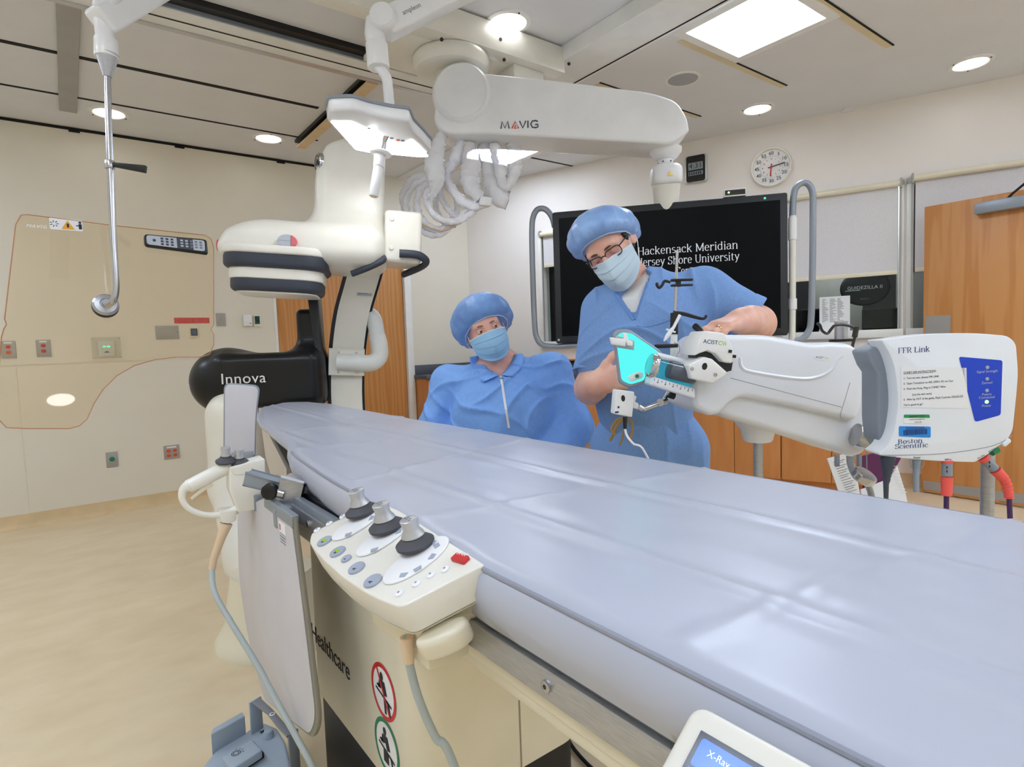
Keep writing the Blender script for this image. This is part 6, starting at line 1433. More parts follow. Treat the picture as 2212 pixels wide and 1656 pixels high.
    b = BM(); tube(b, smoothpath([S(*p, -.06) for p in ((1765, 698), (1771, 702), (1776, 714), (1787, 720), (1796, 710), (1803, 703), (1818, 701), (1836, 704), (1849, 712), (1848, 722), (1842, 745), (1836, 775))], 5), .0038, 10); obj('wire_hook', b, MATS['black_gloss'], t)
    b = BM(); cyl(b, S(1850, 706, -.06), S(1846, 728, -.06), .007, 12); obj('hook_clamp', b, MATS['black_gloss'], t)
    # end face labels and the round connector
    e = S(1880, 945, -.06); d = (S(1905, 950, -.06)-e).normalized()
    q = axisf(dep(1864, 943, D0+.02), M.to_3x3() @ Vector((1, -.1, .15)))
    b = BM(); lathe(b, [(.03, -.02), (.03, .012), (.028, .014), (.026, .03), (.012, .03)], q, 36); obj('connector_ring', b, MATS['steel'], t, angle=20)
    b = BM(); tube(b, [q @ Vector((0, 0, .02)), q @ Vector((0, 0, .05)), q @ Vector((.0, -.01, .1))], [.021, .02, .018], 16); obj('connector_plug', b, MATS['slate'], t)
    b = BM(); tube(b, [dep(1872, 975, D0-.02), dep(1872, 1012, D0-.02)], .0014, 6); ch = obj('cap_chain', b, MATS['steel'], t)
    q = axisf(dep(1866, 1030, D0-.02), CF*-.5-CD*.8+CR*.35); b = BM(); lathe(b, [(.003, .012), (.026, .012), (.028, .009), (.028, -.006), (.024, -.01), (.003, -.01)], q, 28); obj('connector_cap', b, MATS['steel'], ch, angle=20)
    b = BM(); tube(b, smoothpath([dep(*p) for p in ((1838, 985, D0), (1838, 1005, D0), (1850, 1030, D0), (1880, 1060, D0+.05), (1900, 1200, D0+.1))], 6), [.011, .008, .008, .008, .008], 12); obj('power_cable', b, MATS['grey_plastic'], t)
    for px in (1808, 1856):
        b = BM(); boxb(b, (-.004, -.02, -.005), (.004, .01, .005), yawf(dep(px, 990, D0+.02), -31, 0)); obj('socket_tab', b, MATS['grey_plastic'], t)
    # shelf with the binder
    sh = dep(1880, 1120, D0+.3)
    b = BM(); boxb(b, (-.2, -.016, -.13), (.16, 0, .13), yawf(Vector((sh.x, sh.y, .62)), -36, 0), .005); tube(b, [Vector((c.x, c.y, .61)), Vector((sh.x, sh.y, .61))], .012, 10); obj('shelf', b, MATS['injector_white'], t)
    return sh
SH = injector()
def binder():
    M = yawf(Vector((SH.x, SH.y, .622)), -36, 0); 
    t = thing('spiral_notebook', 'purple and white spiral bound notebook leaning behind the injector', 'notebook', M.translation)
    d = (SH-CAM).dot(CF); mat('purple', (92, 24, 82), .5)
    Q = offs(M, .02); G = lambda pts, z: [onf(offs(M, z), *p) for p in pts]
    y0 = 0
    def cut(pts, z): return [(x, max(y, .001)) for x, y in G(pts, z)]
    obj('white_page', prism(BM(), cut([(1786, 990), (1840, 975), (1870, 1330), (1840, 1330)], .03), .03, .033, M), MATS['paper'], t, smooth=False)
    obj('purple_cover', prism(BM(), cut([(1862, 985), (1962, 960), (1935, 1010), (1925, 1040), (1890, 1330), (1870, 1330)], .0), -.006, .0, M), MATS['purple'], t, smooth=False)
    obj('pages', prism(BM(), cut([(1860, 1058), (1922, 1034), (1938, 1005), (1955, 1060), (1970, 1330), (1870, 1330)], .006), .001, .006, M), MATS['paper'], t, smooth=False)
    b = BM()
    for i in range(9):
        p = G([(1928+i*3.2, 1008+i*7)], .008)[0]; n = 10
        tube(b, [M @ Vector((p[0]+.008*math.cos(k*2*PI/n), p[1]+.003*math.sin(k*2*PI/n), .004+.007*math.sin(k*2*PI/n))) for k in range(n)], .0011, 5, closed=True)
    obj('spiral', b, MATS['console_white'], t)
    b = BM()
    for i in range(14):
        p = G([(1800+i*2.2, 998+i*5)], .0335)[0]; q = G([(1800+i*2.2+24-(i*5 % 9), 992+i*5)], .0335)[0]
        if p[1] > .005: tube(b, [M @ Vector((*p, .0338)), M @ Vector((*q, .0338))], .0008, 4)
    obj('printed_lines', b, MATS['ink_grey'], t)
binder()

# ------------------------------------------------------------------ pressure link box on its pole
mat('link_white', (236, 240, 244), .35, coat=.1)
mat('link_grey', (140, 148, 158), .5)
mat('link_blue', (14, 66, 200), .4)
mat('sticker_blue', (30, 140, 224), .5)
mat('sticker_green', (24, 150, 84), .5)
mat('cable_purple', (70, 40, 90), .5)
def link():
    D0 = 1.15; M = yawf(dep(2045, 860, D0), -38, 1.5); G = lambda pts, z=0: [onf(offs(M, z), *p) for p in pts]
    pc = dep(2134, 1000, D0+.1)
    t = thing('pressure_link_box', 'white and grey signal box with a blue indicator panel on a pole', 'medical device', (pc.x, pc.y, 0))
    fr = [(1904, 734), (2009, 720), (2106, 719), (2177, 725), (2195, 741), (2200, 804), (2197, 845), (2187, 941), (2127, 986), (2106, 998), (2033, 996), (1965, 991), (1903, 984), (1899, 979), (1916, 966), (1932, 934), (1940, 880), (1939, 840), (1933, 795), (1922, 762)]
    obj('front_housing', prism(BM(), roundpoly(G(fr), [.004]+[.03]*2+[.012]*2+[.02]*3+[.004, .004]+[.02]*2+[.003]*2+[.02]*6), -.05, 0, M, .004), MATS['link_white'], t)
    bk = [(1872, 757), (1908, 744), (2100, 735), (2170, 745), (2180, 930), (2110, 975), (1915, 972), (1900, 950), (1896, 905), (1896, 806), (1885, 790)]
    obj('rear_housing', prism(BM(), G(bk, -.03), -.09, -.03, M, .006), MATS['link_grey'], t)
    seamline(M, [(1902, 803), (1934, 816)], .0007, 'seam_grey', 'housing_seam', t, -.029, smooth=False)
    seamline(M, [(1902, 983), (1985, 982), (2052, 978), (2130, 966), (2165, 954), (2187, 940)], .0008, 'seam_grey', 'chin_line', t, .0)
    q = G([(2174, 953)])[0]; b = BM(); prism(b, rrect(.018, .01, .004), -.02, .002, M @ T((q[0], q[1]-.002, 0)) @ Matrix.Rotation(.7, 4, 'Z'), .002); obj('corner_foot', b, MATS['link_white'], t)
    bp = obj('indicator_panel', prism(BM(), roundpoly(G([(2071, 770), (2165, 778), (2161, 896), (2106, 911)]), .005), -.001, .0008, M), MATS['link_blue'], t, smooth=False)
    for y, lit in ((793, 0), (818, 0), (843, 0), (867.5, 1)):
        q = G([(2132 - (y-793)*.02, y)])[0]; b = BM(); lathe(b, [(.0034, .0006), (.0032, .002), (.0022, .0022), (.002, .0014), (.0003, .0014)], M @ T((*q, 0)), 16); obj('indicator_light', b, MATS['led_lime' if lit else 'pad_grey'], bp)
    for y, s in ((802.5, 'Signal Strength'), (827, 'Zeroed'), (852, 'Polaris'), (858.5, 'Connected'), (876.5, 'Power')):
        q = G([(2132-(y-793)*.02, y)])[0]; text('panel_lettering', s, .0068, M @ T((q[0], q[1]-.0015, .001)), MATS['pad_grey'], bp, 'CENTER', extr=.0001)
    q = G([(1974, 761)])[0]; serif('lettering', 'FFR Link', .0105, offs(M, .0002) @ T((q[0], q[1], 0)), MATS['navy'], t, z=.0003, squeeze=1.05)
    for s, px, py in (('Boston', 1966, 957), ('Scientific', 1969, 967)):
        q = G([(px, py)])[0]; serif('lettering', s, .0088, offs(M, .0002) @ T((q[0], q[1], 0)), MATS['navy'], t, z=.0003, squeeze=1.3)
    sh = obj('instruction_sheet', prism(BM(), G([(1946, 792), (2087, 794), (2090, 882), (1946, 879)]), .0, .0008, M), MATS['paper'], t, smooth=False)
    for y, s, x in ((805, 'COMET DFR INSTRUCTIONS:', 1951), (817, '1.  Turn on cart, choose FFR LINK', 1951), (828.5, '2.  Open Transducer to AIR, ZERO AO on Cart', 1951), (840, '3.  Flush the Hoop, Plug in COMET Wire', 1951), (852, '(Let the wire zero)', 1970), (863, '4.  Wire tip OUT of the guide, Flush Contrast, EQUALIZE', 1951), (874.5, "You're good to go!", 1951)):
        q = G([(x, y)])[0]; text('sheet_lettering', s, .0056, M @ T((q[0], q[1]-.0018, .001)), MATS['ink'], sh, extr=.0001, xs=.86)
    a, c = G([(1951, 807)])[0], G([(2020, 807)])[0]; obj('underline', boxb(BM(), (a[0], a[1]-.001, .0008), (c[0]-.004, a[1]-.0005, .0011), M), MATS['ink'], sh, smooth=False)
    gs = obj('inspection_sticker', prism(BM(), roundpoly(G([(1952, 895), (2007, 896), (2007, 915), (1952, 914)]), .003), 0, .0007, M), MATS['paper'], t, smooth=False)
    obj('green_band', prism(BM(), roundpoly(G([(1952, 895), (2007, 895), (2008, 902), (1952, 902)]), [.002, .002, .0, .0]), .0007, .001, M), MATS['sticker_green'], gs, smooth=False)
    q = G([(1980, 900)])[0]; text('sticker_lettering', 'INSPECTED', .0058, M @ T((q[0], q[1]-.001, .0011)), MATS['ink'], gs, 'CENTER', extr=.0001)
    q = G([(1980, 905)])[0]; text('sticker_lettering', 'Crothall Clinical Engineering', .0026, M @ T((q[0], q[1]-.001, .0009)), MATS['ink'], gs, 'CENTER', extr=.0001)
    q = G([(1982, 912)])[0]; text('sticker_lettering', '7-24-20', .0045, M @ T((q[0], q[1]-.001, .0009)), MATS['ink_grey'], gs, 'CENTER', extr=.0001)
    bs = obj('asset_sticker', prism(BM(), roundpoly(G([(1941.5, 920), (2010, 921), (2010, 945), (1941.5, 942)]), .003), 0, .0007, M), MATS['sticker_blue'], t, smooth=False)
    random.seed(2); b = BM(); a = G([(1951, 928.5)])[0]; c = G([(2002, 937)])[0]; x = a[0]
    while x < c[0]:
        wd = random.choice((.0005, .0009, .0014)); boxb(b, (x, c[1], .0007), (x+wd, a[1], .001), M); x += wd+random.choice((.0005, .0008))
    for yy in (922.5, 925.5): q = G([(1976, yy)])[0]; boxb(b, (q[0]-.018, q[1]-.0006, .0007), (q[0]+.018, q[1]+.0006, .001), M)
    obj('barcode', b, MATS['navy'], bs, smooth=False)
    for s, px, py, ang in (('Power', 1981, 988.5, 2), ('IMP In', 2048, 993, 1), ('Pa Out', 2120, 986.5, -28), ('Pd Out', 2144, 972, -28)):
        q = G([(px, py)])[0]; text('port_lettering', s, .0052, M @ T((q[0], q[1]-.001, .0003)) @ Matrix.Rotation(math.radians(-ang), 4, 'Z'), MATS['ink'], t, 'CENTER', extr=.0001)
    # plugs
    def plug(nm, pts, r, m, d=D0+.015, n=16): b = BM(); tube(b, [dep(x, y, d) for x, y in pts], r, n); return obj(nm, b, MATS[m], t, angle=60)
    plug('power_plug', [(1981, 989), (1980, 1003), (1979, 1012)], [.0135, .0125, .009], 'clear_plastic')
    plug('power_plug_core', [(1980, 994), (1979, 1028), (1979, 1062)], [.007, .0055, .005], 'grey_plastic')
    P = [(1918, 985)]+[(1918-(i*.2), 988+i*3.6) for i in range(14)]+[(1914, 1045), (1914, 1080)]
    b = BM(); tube(b, [dep(x, y, D0+.02) for x, y in P], [.0145]+[(.0145-.0006*i)*(1 if i % 2 else .86) for i in range(14)]+[.005, .004], 16); obj('strain_relief', b, MATS['link_grey'] if False else MATS['slate'], t, angle=80)
    for base, pts in (('a', [(2045, 994), (2045.5, 1000), (2045.5, 1027), (2045.5, 1030), (2044.5, 1070), (2044, 1120)]), ('b', [(2122, 987), (2128, 993), (2147, 1012), (2150, 1015), (2172, 1040), (2180, 1075), (2182, 1120)])):
        plug('port_collar', pts[:2], [.0105, .010], 'coral'); bd = plug('plug_body', pts[1:3], .0092, 'link_grey')
        p = dep((pts[1][0]+pts[2][0])/2, (pts[1][1]+pts[2][1])/2, D0+.004); b = BM()
        for dz in (-.004, .004): boxb(b, (-.0008, dz-.0022, -.0005), (.0008, dz+.0022, .001), yawf(p, -38))
        obj('arrow_mark', b, MATS['ink'], bd, smooth=False)
        Q = smoothpath([dep(x, y, D0+.015) for x, y in pts[3:-1]], 14); n = len(Q)
        b = BM(); tube(b, Q, [(.0105-.0025*i/n)*(.8 if (i > n*.4 and i % 3 == 0) else 1) for i in range(n)], 14); obj('strain_relief', b, MATS['coral'], t, angle=80)
        plug('signal_cable', [pts[-2], pts[-1], (pts[-1][0]-10, pts[-1][1]+120)], .0045, 'cable_purple')
    plug('green_port', [(2140, 976), (2152, 969)], [.0085, .009], 'green')
    b = BM(); cyl(b, (pc.x, pc.y, .05), (pc.x, pc.y, dep(2134, 800, D0+.1).z), .0125, 20); obj('pole', b, MATS['brushed'], t)
    b = BM(); boxb(b, (-.03, -.04, -.04), (.03, .04, .03), yawf(dep(2134, 860, D0+.1), -38), .004); obj('pole_clamp', b, MATS['charcoal'], t)
    for q in range(5):
        a = q*2*PI/5+.9; e = Vector((pc.x+.22*math.cos(a), pc.y+.22*math.sin(a), .065)); b = BM(); tube(b, [(pc.x, pc.y, .08), e], [.02, .013], 10); lg = obj('stand_leg', b, MATS['charcoal'], t)
        b = BM(); cyl(b, e+Vector((-.01*math.sin(a), .01*math.cos(a), -.035)), e+Vector((.01*math.sin(a), -.01*math.cos(a), -.035)), .03, 18, bev=.004); obj('caster', b, MATS['black'], lg)
link()
# ------------------------------------------------------------------ people
mat('skin', (236, 190, 168), .48, sub=.12, var=(30, .04), rgb2=(226, 168, 146))
mat('skin_warm', (238, 188, 168), .48, sub=.12, var=(24, .04), rgb2=(228, 164, 146))
mat('scrub', (122, 160, 214), .85, var=(160, .04), bump=(34, .25, (1, 1, .6)))
mat('scrub_seam', (106, 144, 202), .85)
mat('gown', (128, 176, 243), .7, var=(60, .03), bump=(22, .35, (1, 1, .5)))
mat('cap_blue', (152, 188, 236), .33, var=(12, .06), rgb2=(120, 156, 212), bump=(55, .3, (1, 1, .35)))
mat('cap_blue_dark', (126, 168, 226), .42, var=(9, .06), rgb2=(96, 134, 190), bump=(55, .3, (1, 1, .35)))
mat('rim_pale', (186, 206, 236), .6)
mat('mask_pale', (198, 218, 230), .75, bump=(120, .06))
mat('mask_blue', (158, 204, 236), .75, bump=(120, .06))
mat('mask_edge', (226, 234, 240), .8)
mat('tshirt', (232, 232, 232), .85, bump=(60, .15))
mat('hair_dark', (44, 32, 26), .5)
mat('brow_dark', (84, 60, 46), .8)
mat('brow_fair', (150, 112, 88), .8)
mat('eye_white', (226, 218, 212), .25)
mat('iris_dark', (60, 44, 36), .2)
mat('lip', (196, 112, 100), .5)
mat('tan_cord', (170, 138, 84), .8)
mat('gold', (222, 180, 92), .22, metal=1)
mat('frame_black', (16, 16, 20), .3)
clear_mat('lens', (246, 240, 244), .02, 1.4)
mat('shoe', (60, 62, 70), .6)
def cw(v): return (CR*v[0]+CD*v[1]+CF*v[2])
def headframe(c, f, u):
    f = cw(f).normalized(); u = cw(u); u = (u-f*u.dot(f)).normalized(); r = f.cross(u)
    return Matrix(((r.x, f.x, u.x, c.x), (r.y, f.y, u.y, c.y), (r.z, f.z, u.z, c.z), (0, 0, 0, 1)))
def headshape(S, Hm, male):
    w = 1.0 if male else .97
    S.ell(Hm, (0, -.014, .042), (.076*w, .097, .09), .02)
    S.ell(Hm, (0, .026, -.02), (.066*w, .07, .088), .03)
    S.ell(Hm, (0, .034, -.072), (.054*w, .054, .042), .025)
    S.ell(Hm, (0, .074, -.1), (.022, .019, .019), .03)
    for s in (-1, 1): S.ell(Hm, (s*.042, .066, -.026), (.022, .022, .02), .02)
    S.cone(Hm @ Vector((-.04, .078, .024)), Hm @ Vector((.04, .078, .024)), .015, .015, .022)
    for s in (-1, 1): S.ell(Hm, (s*.032, .104, .003), (.019, .017, .0115), .014, True)
    S.cone(Hm @ Vector((0, .09, .014)), Hm @ Vector((0, .115, -.032)), .008, .0125, .014)
    for s in (-1, 1): S.cone(Hm @ Vector((s*.012, .1, -.035)), Hm @ Vector((s*.014, .094, -.034)), .0085, .008, .01)
    S.ell(Hm, (0, .094, -.064), (.024, .012, .012), .012)
    for s in (-1, 1):
        S.ell(Hm @ T((s*.079*w, -.01, -.004)) @ Matrix.Rotation(s*.35, 4, 'Z') @ Matrix.Rotation(.2, 4, 'X'), (0, 0, 0), (.0085, .022, .034), .008)
        S.ell(Hm @ T((s*.088*w, -.004, .0)) @ Matrix.Rotation(s*.35, 4, 'Z'), (0, 0, 0), (.006, .011, .02), .006, True)
def eyes(Hm, t, gaze, lid, iris='iris_dark', skin='skin', brow='brow_dark', bw=1.0):
    for s in (-1, 1):
        c = Hm @ Vector((s*.032, .0795, .003)); E = Hm.copy(); E.translation = c
        b = BM(); sphere(b, (0, 0, 0), .0122, E, 20, 12); e = obj('eyeball', b, MATS['eye_white'], t)
        g = (Hm.to_3x3() @ Vector((gaze[0], 1, gaze[1]))).normalized()
        b = BM(); q = axisf(c, g); lathe(b, [(.0062, .0104), (.0055, .0116), (.003, .0124), (.0002, .0127)], q, 18, caps=False); obj('iris', b, MATS[iris], e)
        b = BM(); b2 = BM(); bmesh.ops.create_uvsphere(b2, u_segments=24, v_segments=18, radius=.0133)
        Rl = Matrix.Rotation(math.radians(lid), 4, 'X')
        bmesh.ops.delete(b2, geom=[v for v in b2.verts if (Rl @ v.co).z < -.0005 or v.co.y < -.004], context='VERTS'); merge(b, b2, E); obj('eyelid', b, MATS[skin], t)
        b = BM(); b2 = BM(); bmesh.ops.create_uvsphere(b2, u_segments=24, v_segments=18, radius=.0131)
        Rl = Matrix.Rotation(math.radians(20), 4, 'X')
        bmesh.ops.delete(b2, geom=[v for v in b2.verts if (Rl @ v.co).z > -.0015 or v.co.y < -.004], context='VERTS'); merge(b, b2, E); obj('eyelid', b, MATS[skin], t)
        b = BM(); L = [Hm @ Vector((s*x, y, z)) for x, y, z in ((.011, .0955, .0205), (.022, .0965, .0225), (.036, .092, .0235), (.05, .08, .018))]
        tube(b, smoothpath(L, 5), [.0028*bw, .004*bw, .0036*bw, .0012], 8, flat=.7); obj('eyebrow', b, MATS[brow], t)
def cap(Hm, t, m, size, tilt, cen, cut0, seed, label='bouffant_cap', rim=.84):
    # gathered cap: a puffed shell with elastic rim along a tilted plane
    A = Hm @ T(cen) @ Matrix.Rotation(math.radians(tilt), 4, 'X'); n, mm = 72, 22; b = BM(); rings = []
    for j in range(mm+1):
        v = j/mm; th = -.5+v*(PI/2+.5); gth = max(0, 1-v*1.25)         # from rim to crown
        ring = []
        if j == 0: gth = .3
        for i in range(n):
            a = 2*PI*i/n; r = math.cos(th); z = math.sin(th)
            if j < 3: r *= (rim, .5*rim+.53, .99)[j]
            if j == 0: z += .06
            d = Vector((math.cos(a), math.sin(a), 0)); pl = (.034*(1-2*abs(math.sin(a*9.5+seed+1.5*v)))+.022*(1-2*abs(math.sin(a*16.5+seed*2-v))))*gth+.05*noise.noise(Vector((math.cos(a)*2, math.sin(a)*2, v*3+seed)))
            rr = r*(1+pl)
            ring.append(A @ Vector((d.x*rr*size[0], d.y*rr*size[1], z*size[2]+cut0)))
        rings.append(ring)
    rings[-1] = [sum(rings[-1], Vector())/n+(v_-sum(rings[-1], Vector())/n)*.05 for v_ in rings[-1]]
    loft(b, rings, True); o = obj(label, b, MATS[m], t, angle=70)
    b = BM(); tube(b, [p+(A.to_3x3() @ Vector((0, 0, -.001))) for p in rings[0]], .0028, 6, closed=True); obj('elastic_rim', b, MATS['rim_pale'], o)
    return o
def mask(Hm, t, m, ears, top=(-.012, .118), seed=1.0):
    n, mm = 30, 44; b = BM(); G = []
    for j in range(mm+1):
        v = j/mm; row = []
        for i in range(n+1):
            u = -1+2*i/n; th = u*1.22
            wdt = .0765*(1-.10*v); dpt = .102+.026*math.sin(PI*min(1, v*1.1))*(1-abs(u)**2)-.006*v
            y = .004+dpt*math.cos(th)+.013*math.exp(-(u/.2)**2)*(1-v)**.5; x = wdt*math.sin(th)*1.08
            zt = -.007-.015*abs(u)**1.5; zb = -.128+.045*abs(u)**2.0
            z = zt+(zb-zt)*v
            pl = .0048*((v*4.0) % 1) if .2 < v < .8 else 0
            q = Vector((x, y+pl+.0015*noise.noise(Vector((u*3, v*4, seed))), z)); row.append(q)
        G.append(row)
    V = [[b.verts.new(Hm @ q) for q in r] for r in G]
    for j in range(mm):
        for i in range(n): b.faces.new((V[j][i], V[j][i+1], V[j+1][i+1], V[j+1][i]))
    o = obj('face_mask', b, MATS[m], t, angle=60)
    md = o.modifiers.new('thick', 'SOLIDIFY'); md.thickness = .0016
    b = BM(); tube(b, [Hm @ (q+Vector((0, .0005, 0))) for q in G[0]], .0026, 6); tube(b, [Hm @ (r[0]+Vector((0, .0005, 0))) for r in G], .002, 6); tube(b, [Hm @ (r[-1]+Vector((0, .0005, 0))) for r in G], .002, 6); obj('mask_binding', b, MATS['mask_edge'], o)
    for s, (k) in ((1, n), (-1, 0)):
        for row, ez in ((0, .02), (mm, -.03)):
            p = G[row][k]; b = BM(); tube(b, smoothpath([Hm @ p, Hm @ Vector((s*.078, .03, p.z*.6+ez*.4)), Hm @ Vector((s*.086, -.012, ez)), Hm @ Vector((s*.084, -.03, 0))], 5), .0014, 6); obj('ear_loop', b, MATS['mask_edge'], o)
    return o
def hand(S, W, y, z, side, curl=(20, 30, 20), spread=1.0, thumb=(.5, .6, -.35), sc_=1.0, per=None):
    y = Vector(y).normalized(); z = Vector(z); z = (z-y*z.dot(y)).normalized(); x = y.cross(z)*side
    P = lambda a, b_, c: W+(x*a+y*b_+z*c)*sc_
    S.chain([P(0, -.02, 0), P(0, .02, 0)], [.028*sc_, .027*sc_], .03)
    for a, b0, b1 in ((.028, .02, .084), (.01, .02, .09), (-.009, .02, .088), (-.027, .018, .08)): S.chain([P(a*.7, b0, 0), P(a, b1, .003)], [.017*sc_, .0125*sc_], .016)
    tips = []
    for k, (a, b0, L, r) in enumerate(((.029, .085, .074, .0092), (.0098, .092, .082, .0095), (-.0098, .089, .077, .0092), (-.028, .08, .06, .0082))):
        c = per[k] if per else curl; ang = 0; p = Vector((a, b0, .002)); pts = [P(*p)]; rs = [r*1.08*sc_]
        for seg, cu, rr in ((.45, c[0], 1.0), (.30, c[1], .95), (.25, c[2], .8)):
            ang += math.radians(cu); sp = (a*.9)*spread
            p = p+Vector((sp*.25, math.cos(ang), -math.sin(ang)))*L*seg; pts.append(P(*p)); rs.append(r*rr*sc_)
        S.chain(pts, rs, .006); tips.append(pts[-1])
    th = [(.026, .012, -.006), (.046, .036, -.012), (.046+thumb[0]*.035, .036+thumb[1]*.035, -.012+thumb[2]*.035), (.046+thumb[0]*.06, .036+thumb[1]*.068, -.012+thumb[2]*.06)]
    S.chain([P(*q) for q in th], [.015*sc_, .0125*sc_, .0108*sc_, .009*sc_], .014)
    return tips
def cloth(amp, sc_, seed, axis=(1, 1, .45)):
    def f(V):
        V = V.copy(); R = V*sc_*.62
        for k, (ax, ay, az) in enumerate(((1.0, .6, .9), (-.7, .9, .8), (.5, -1.0, 1.1))):
            ph = R[:, 0]*ax+R[:, 1]*ay+R[:, 2]*az+1.3*np.sin(R[:, 2]*.9+seed+k)+1.1*np.sin(R[:, 0]*.7-R[:, 1]*.6+k*2+seed)
            rd = (1-np.abs(np.sin(ph)))**3*np.clip(np.sin(R[:, 0]*.5+R[:, 2]*.7+k*2.1+seed)+.2, 0, 1)
            V[:, 0] += amp*3.4*rd*-.6; V[:, 1] += amp*3.4*rd*-.8; V[:, 2] += amp*1.4*rd
        W = V*np.array(axis)*sc_; o = V.copy()
        q = np.sin(W[:, 0]*1.0+1.7*np.sin(W[:, 2]*.8+seed)+seed)+.6*np.sin(W[:, 1]*1.6+W[:, 2]*1.3+2*seed)+.5*np.sin(W[:, 0]*2.1-W[:, 2]*2.2+seed*3)
        o[:, 0] += amp*q; o[:, 1] += amp*q*.8; o[:, 2] += amp*.3*np.sin(W[:, 1]*2+seed)
        return o.astype(np.float32)
    return f
def man():
    t = thing('person', 'person in blue scrubs, cap, mask and glasses leaning over the injector', 'person', (1.62, 1.36, 0))
    J = lambda x, y, d: dep(x, y, d)
    pel, wai, che, nb = J(1400, 945, 2.08), J(1388, 850, 2.07), J(1398, 700, 2.05), J(1384, 630, 2.05)
    rs, re_, rw = J(1308, 672, 2.12), J(1276, 838, 2.05), J(1293, 826, 1.80)
    ls, le, lw = J(1520, 632, 1.98), J(1636, 698, 1.93), J(1602, 692, 1.69)
    hc = J(1317, 532, 1.97); Hm = headframe(hc, (-.30, .55, -.78), (-.60, -.74, -.29))
    S = Soft(); headshape(S, Hm, True)
    S.cone(Hm @ Vector((0, -.02, -.07)), nb, .052, .054, .03)
    S.chain([nb, che, wai, pel], [.06, .125, .12, .13], .05); S.chain([nb-Vector((0, 0, .03)), rs], [.05, .055], .03); S.chain([nb-Vector((0, 0, .03)), ls], [.05, .055], .03)
    S.chain([rs, re_, rw], [.056, .046, .031], .03); S.chain([ls, le, lw], [.056, .047, .032], .03)
    S.cone(re_, re_.lerp(rw, .45), .049, .047, .03); S.cone(le, le.lerp(lw, .45), .05, .048, .03)
    hips = []
    ux = (ls-rs); ux.z = 0; ux.normalize(); fw = Vector((-.82, -.57, 0))
    for s in (-1, 1):
        hp = pel+ux*.09*s+Vector((0, 0, -.04)); kn = Vector((hp.x+ux.x*.02*s, hp.y+ux.y*.02*s, .5))+fw*.02; an = Vector((kn.x, kn.y, .09))-fw*.04
        S.chain([hp, kn, an, an+fw*.12-Vector((0, 0, .055))], [.09, .058, .042, .03], .03); hips.append((hp, kn, an))
    # right hand holds the edge of the backlit panel, left hand rests on the injector
    t1 = hand(S, rw, cw((.80, -.22, -.52)), cw((-.5, .2, -.82)), -1, per=[(30, 40, 30), (34, 44, 30), (38, 46, 30), (42, 48, 30)], thumb=(.55, .75, -.1))
    t2 = hand(S, lw, cw((-.80, .24, -.42)), cw((-.1, -1, -.25)), 1, per=[(10, 22, 18), (12, 24, 18), (14, 28, 20), (22, 40, 25)], thumb=(.6, .7, -.3))
    body = soft('body', S, MATS['skin'], t, .0042)
    # eyes, brows, glasses
    eyes(Hm, t, (.0, -.6), 58)
    b = BM()
    def lens(s): return [Hm @ Vector((s*.034+x, .103-.012*(abs(s*.034+x)/.06)**2, -.001+z)) for x, z in rrect(.052, .031, .011, 4)]
    for s in (-1, 1):
        tube(b, lens(s), .0017, 6, closed=True); p = [Hm @ Vector(v) for v in ((s*.059, .096, .008), (s*.07, .075, .009), (s*.079, .03, .008), (s*.083, -.01, .005), (s*.084, -.02, -.008))]; tube(b, p, .0022, 6)
    tube(b, smoothpath([Hm @ Vector(v) for v in ((-.009, .104, .004), (0, .107, .008), (.009, .104, .004))], 4), .0018, 6)
    g = obj('glasses', b, MATS['frame_black'], t)
    for s in (-1, 1): b = BM(); b.faces.new([b.verts.new(p) for p in lens(s)]); obj('lens', b, MATS['lens'], g, smooth=False)
    mask(Hm, t, 'mask_pale', None)
    cap(Hm, t, 'cap_blue', (.118, .140, .088), 37, (0, -.010, .040), -.004, 1.3, rim=.82)
    S = Soft()
    for s in (-1, 1): S.ell(Hm, (s*.072, .012, .02), (.012, .03, .03), .01)
    S.ell(Hm, (0, -.06, -.02), (.068, .05, .06), .02); soft('hair', S, MATS['hair_dark'], t, .004)
    # scrub top
    S = Soft()
    up = che.lerp(nb, .55); bk = cw((.1, 0, 1))*.02
    S.chain([up, che, wai, wai.lerp(pel, .62)], [.125, .160, .146, .150], .09)
    S.chain([nb-Vector((0, 0, .05)), rs], [.072, .074], .05); S.chain([nb-Vector((0, 0, .05)), ls], [.072, .074], .05)
    S.ell(yawf(J(1345, 760, 2.06), -30), (0, 0, 0), (.13, .16, .13), .08); S.ell(yawf(J(1455, 740, 2.02), -30), (0, 0, 0), (.12, .17, .13), .08)
    se, le2 = rs.lerp(re_, .66), ls.lerp(le, .66)
    S.cone(rs, se, .076, .07, .05); S.cone(ls, le2, .078, .078, .05)
    S.plane(se+(re_-rs).normalized()*.03, re_-rs) if False else None
    # neckline: a V cut into the front of the top
    base = list(S.ops)
    def surf(px, py):
        d = ray(px, py); tt = np.arange(1.55, 2.15, .003); P = np.array([CAM+d*float(q) for q in tt], np.float32); v = S.ev(P, base); i = np.argmax(v < 0)
        return CAM+d*float(tt[i] if v[i] < 0 else 1.95)
    for k in range(11):
        y = 686-k*9.5; xl_ = 1371-(690-y)*.72 if y > 630 else 1328+(630-y)*.2; xr_ = 1371+(690-y)*.335; r = min(.006+.003*k, .028); i = r/1.9*FPX
        if xr_-i < xl_+i: m = (xl_+xr_)/2; pa = pb = surf(m, y)
        else: pa, pb = surf(xl_+i, y), surf(xr_-i, y)
        S.cone(pa, pb, r, r, .004, True)
    S.cone(Hm @ Vector((0, -.01, -.06)), nb.lerp(hc, .2), .06, .064, .006, True)
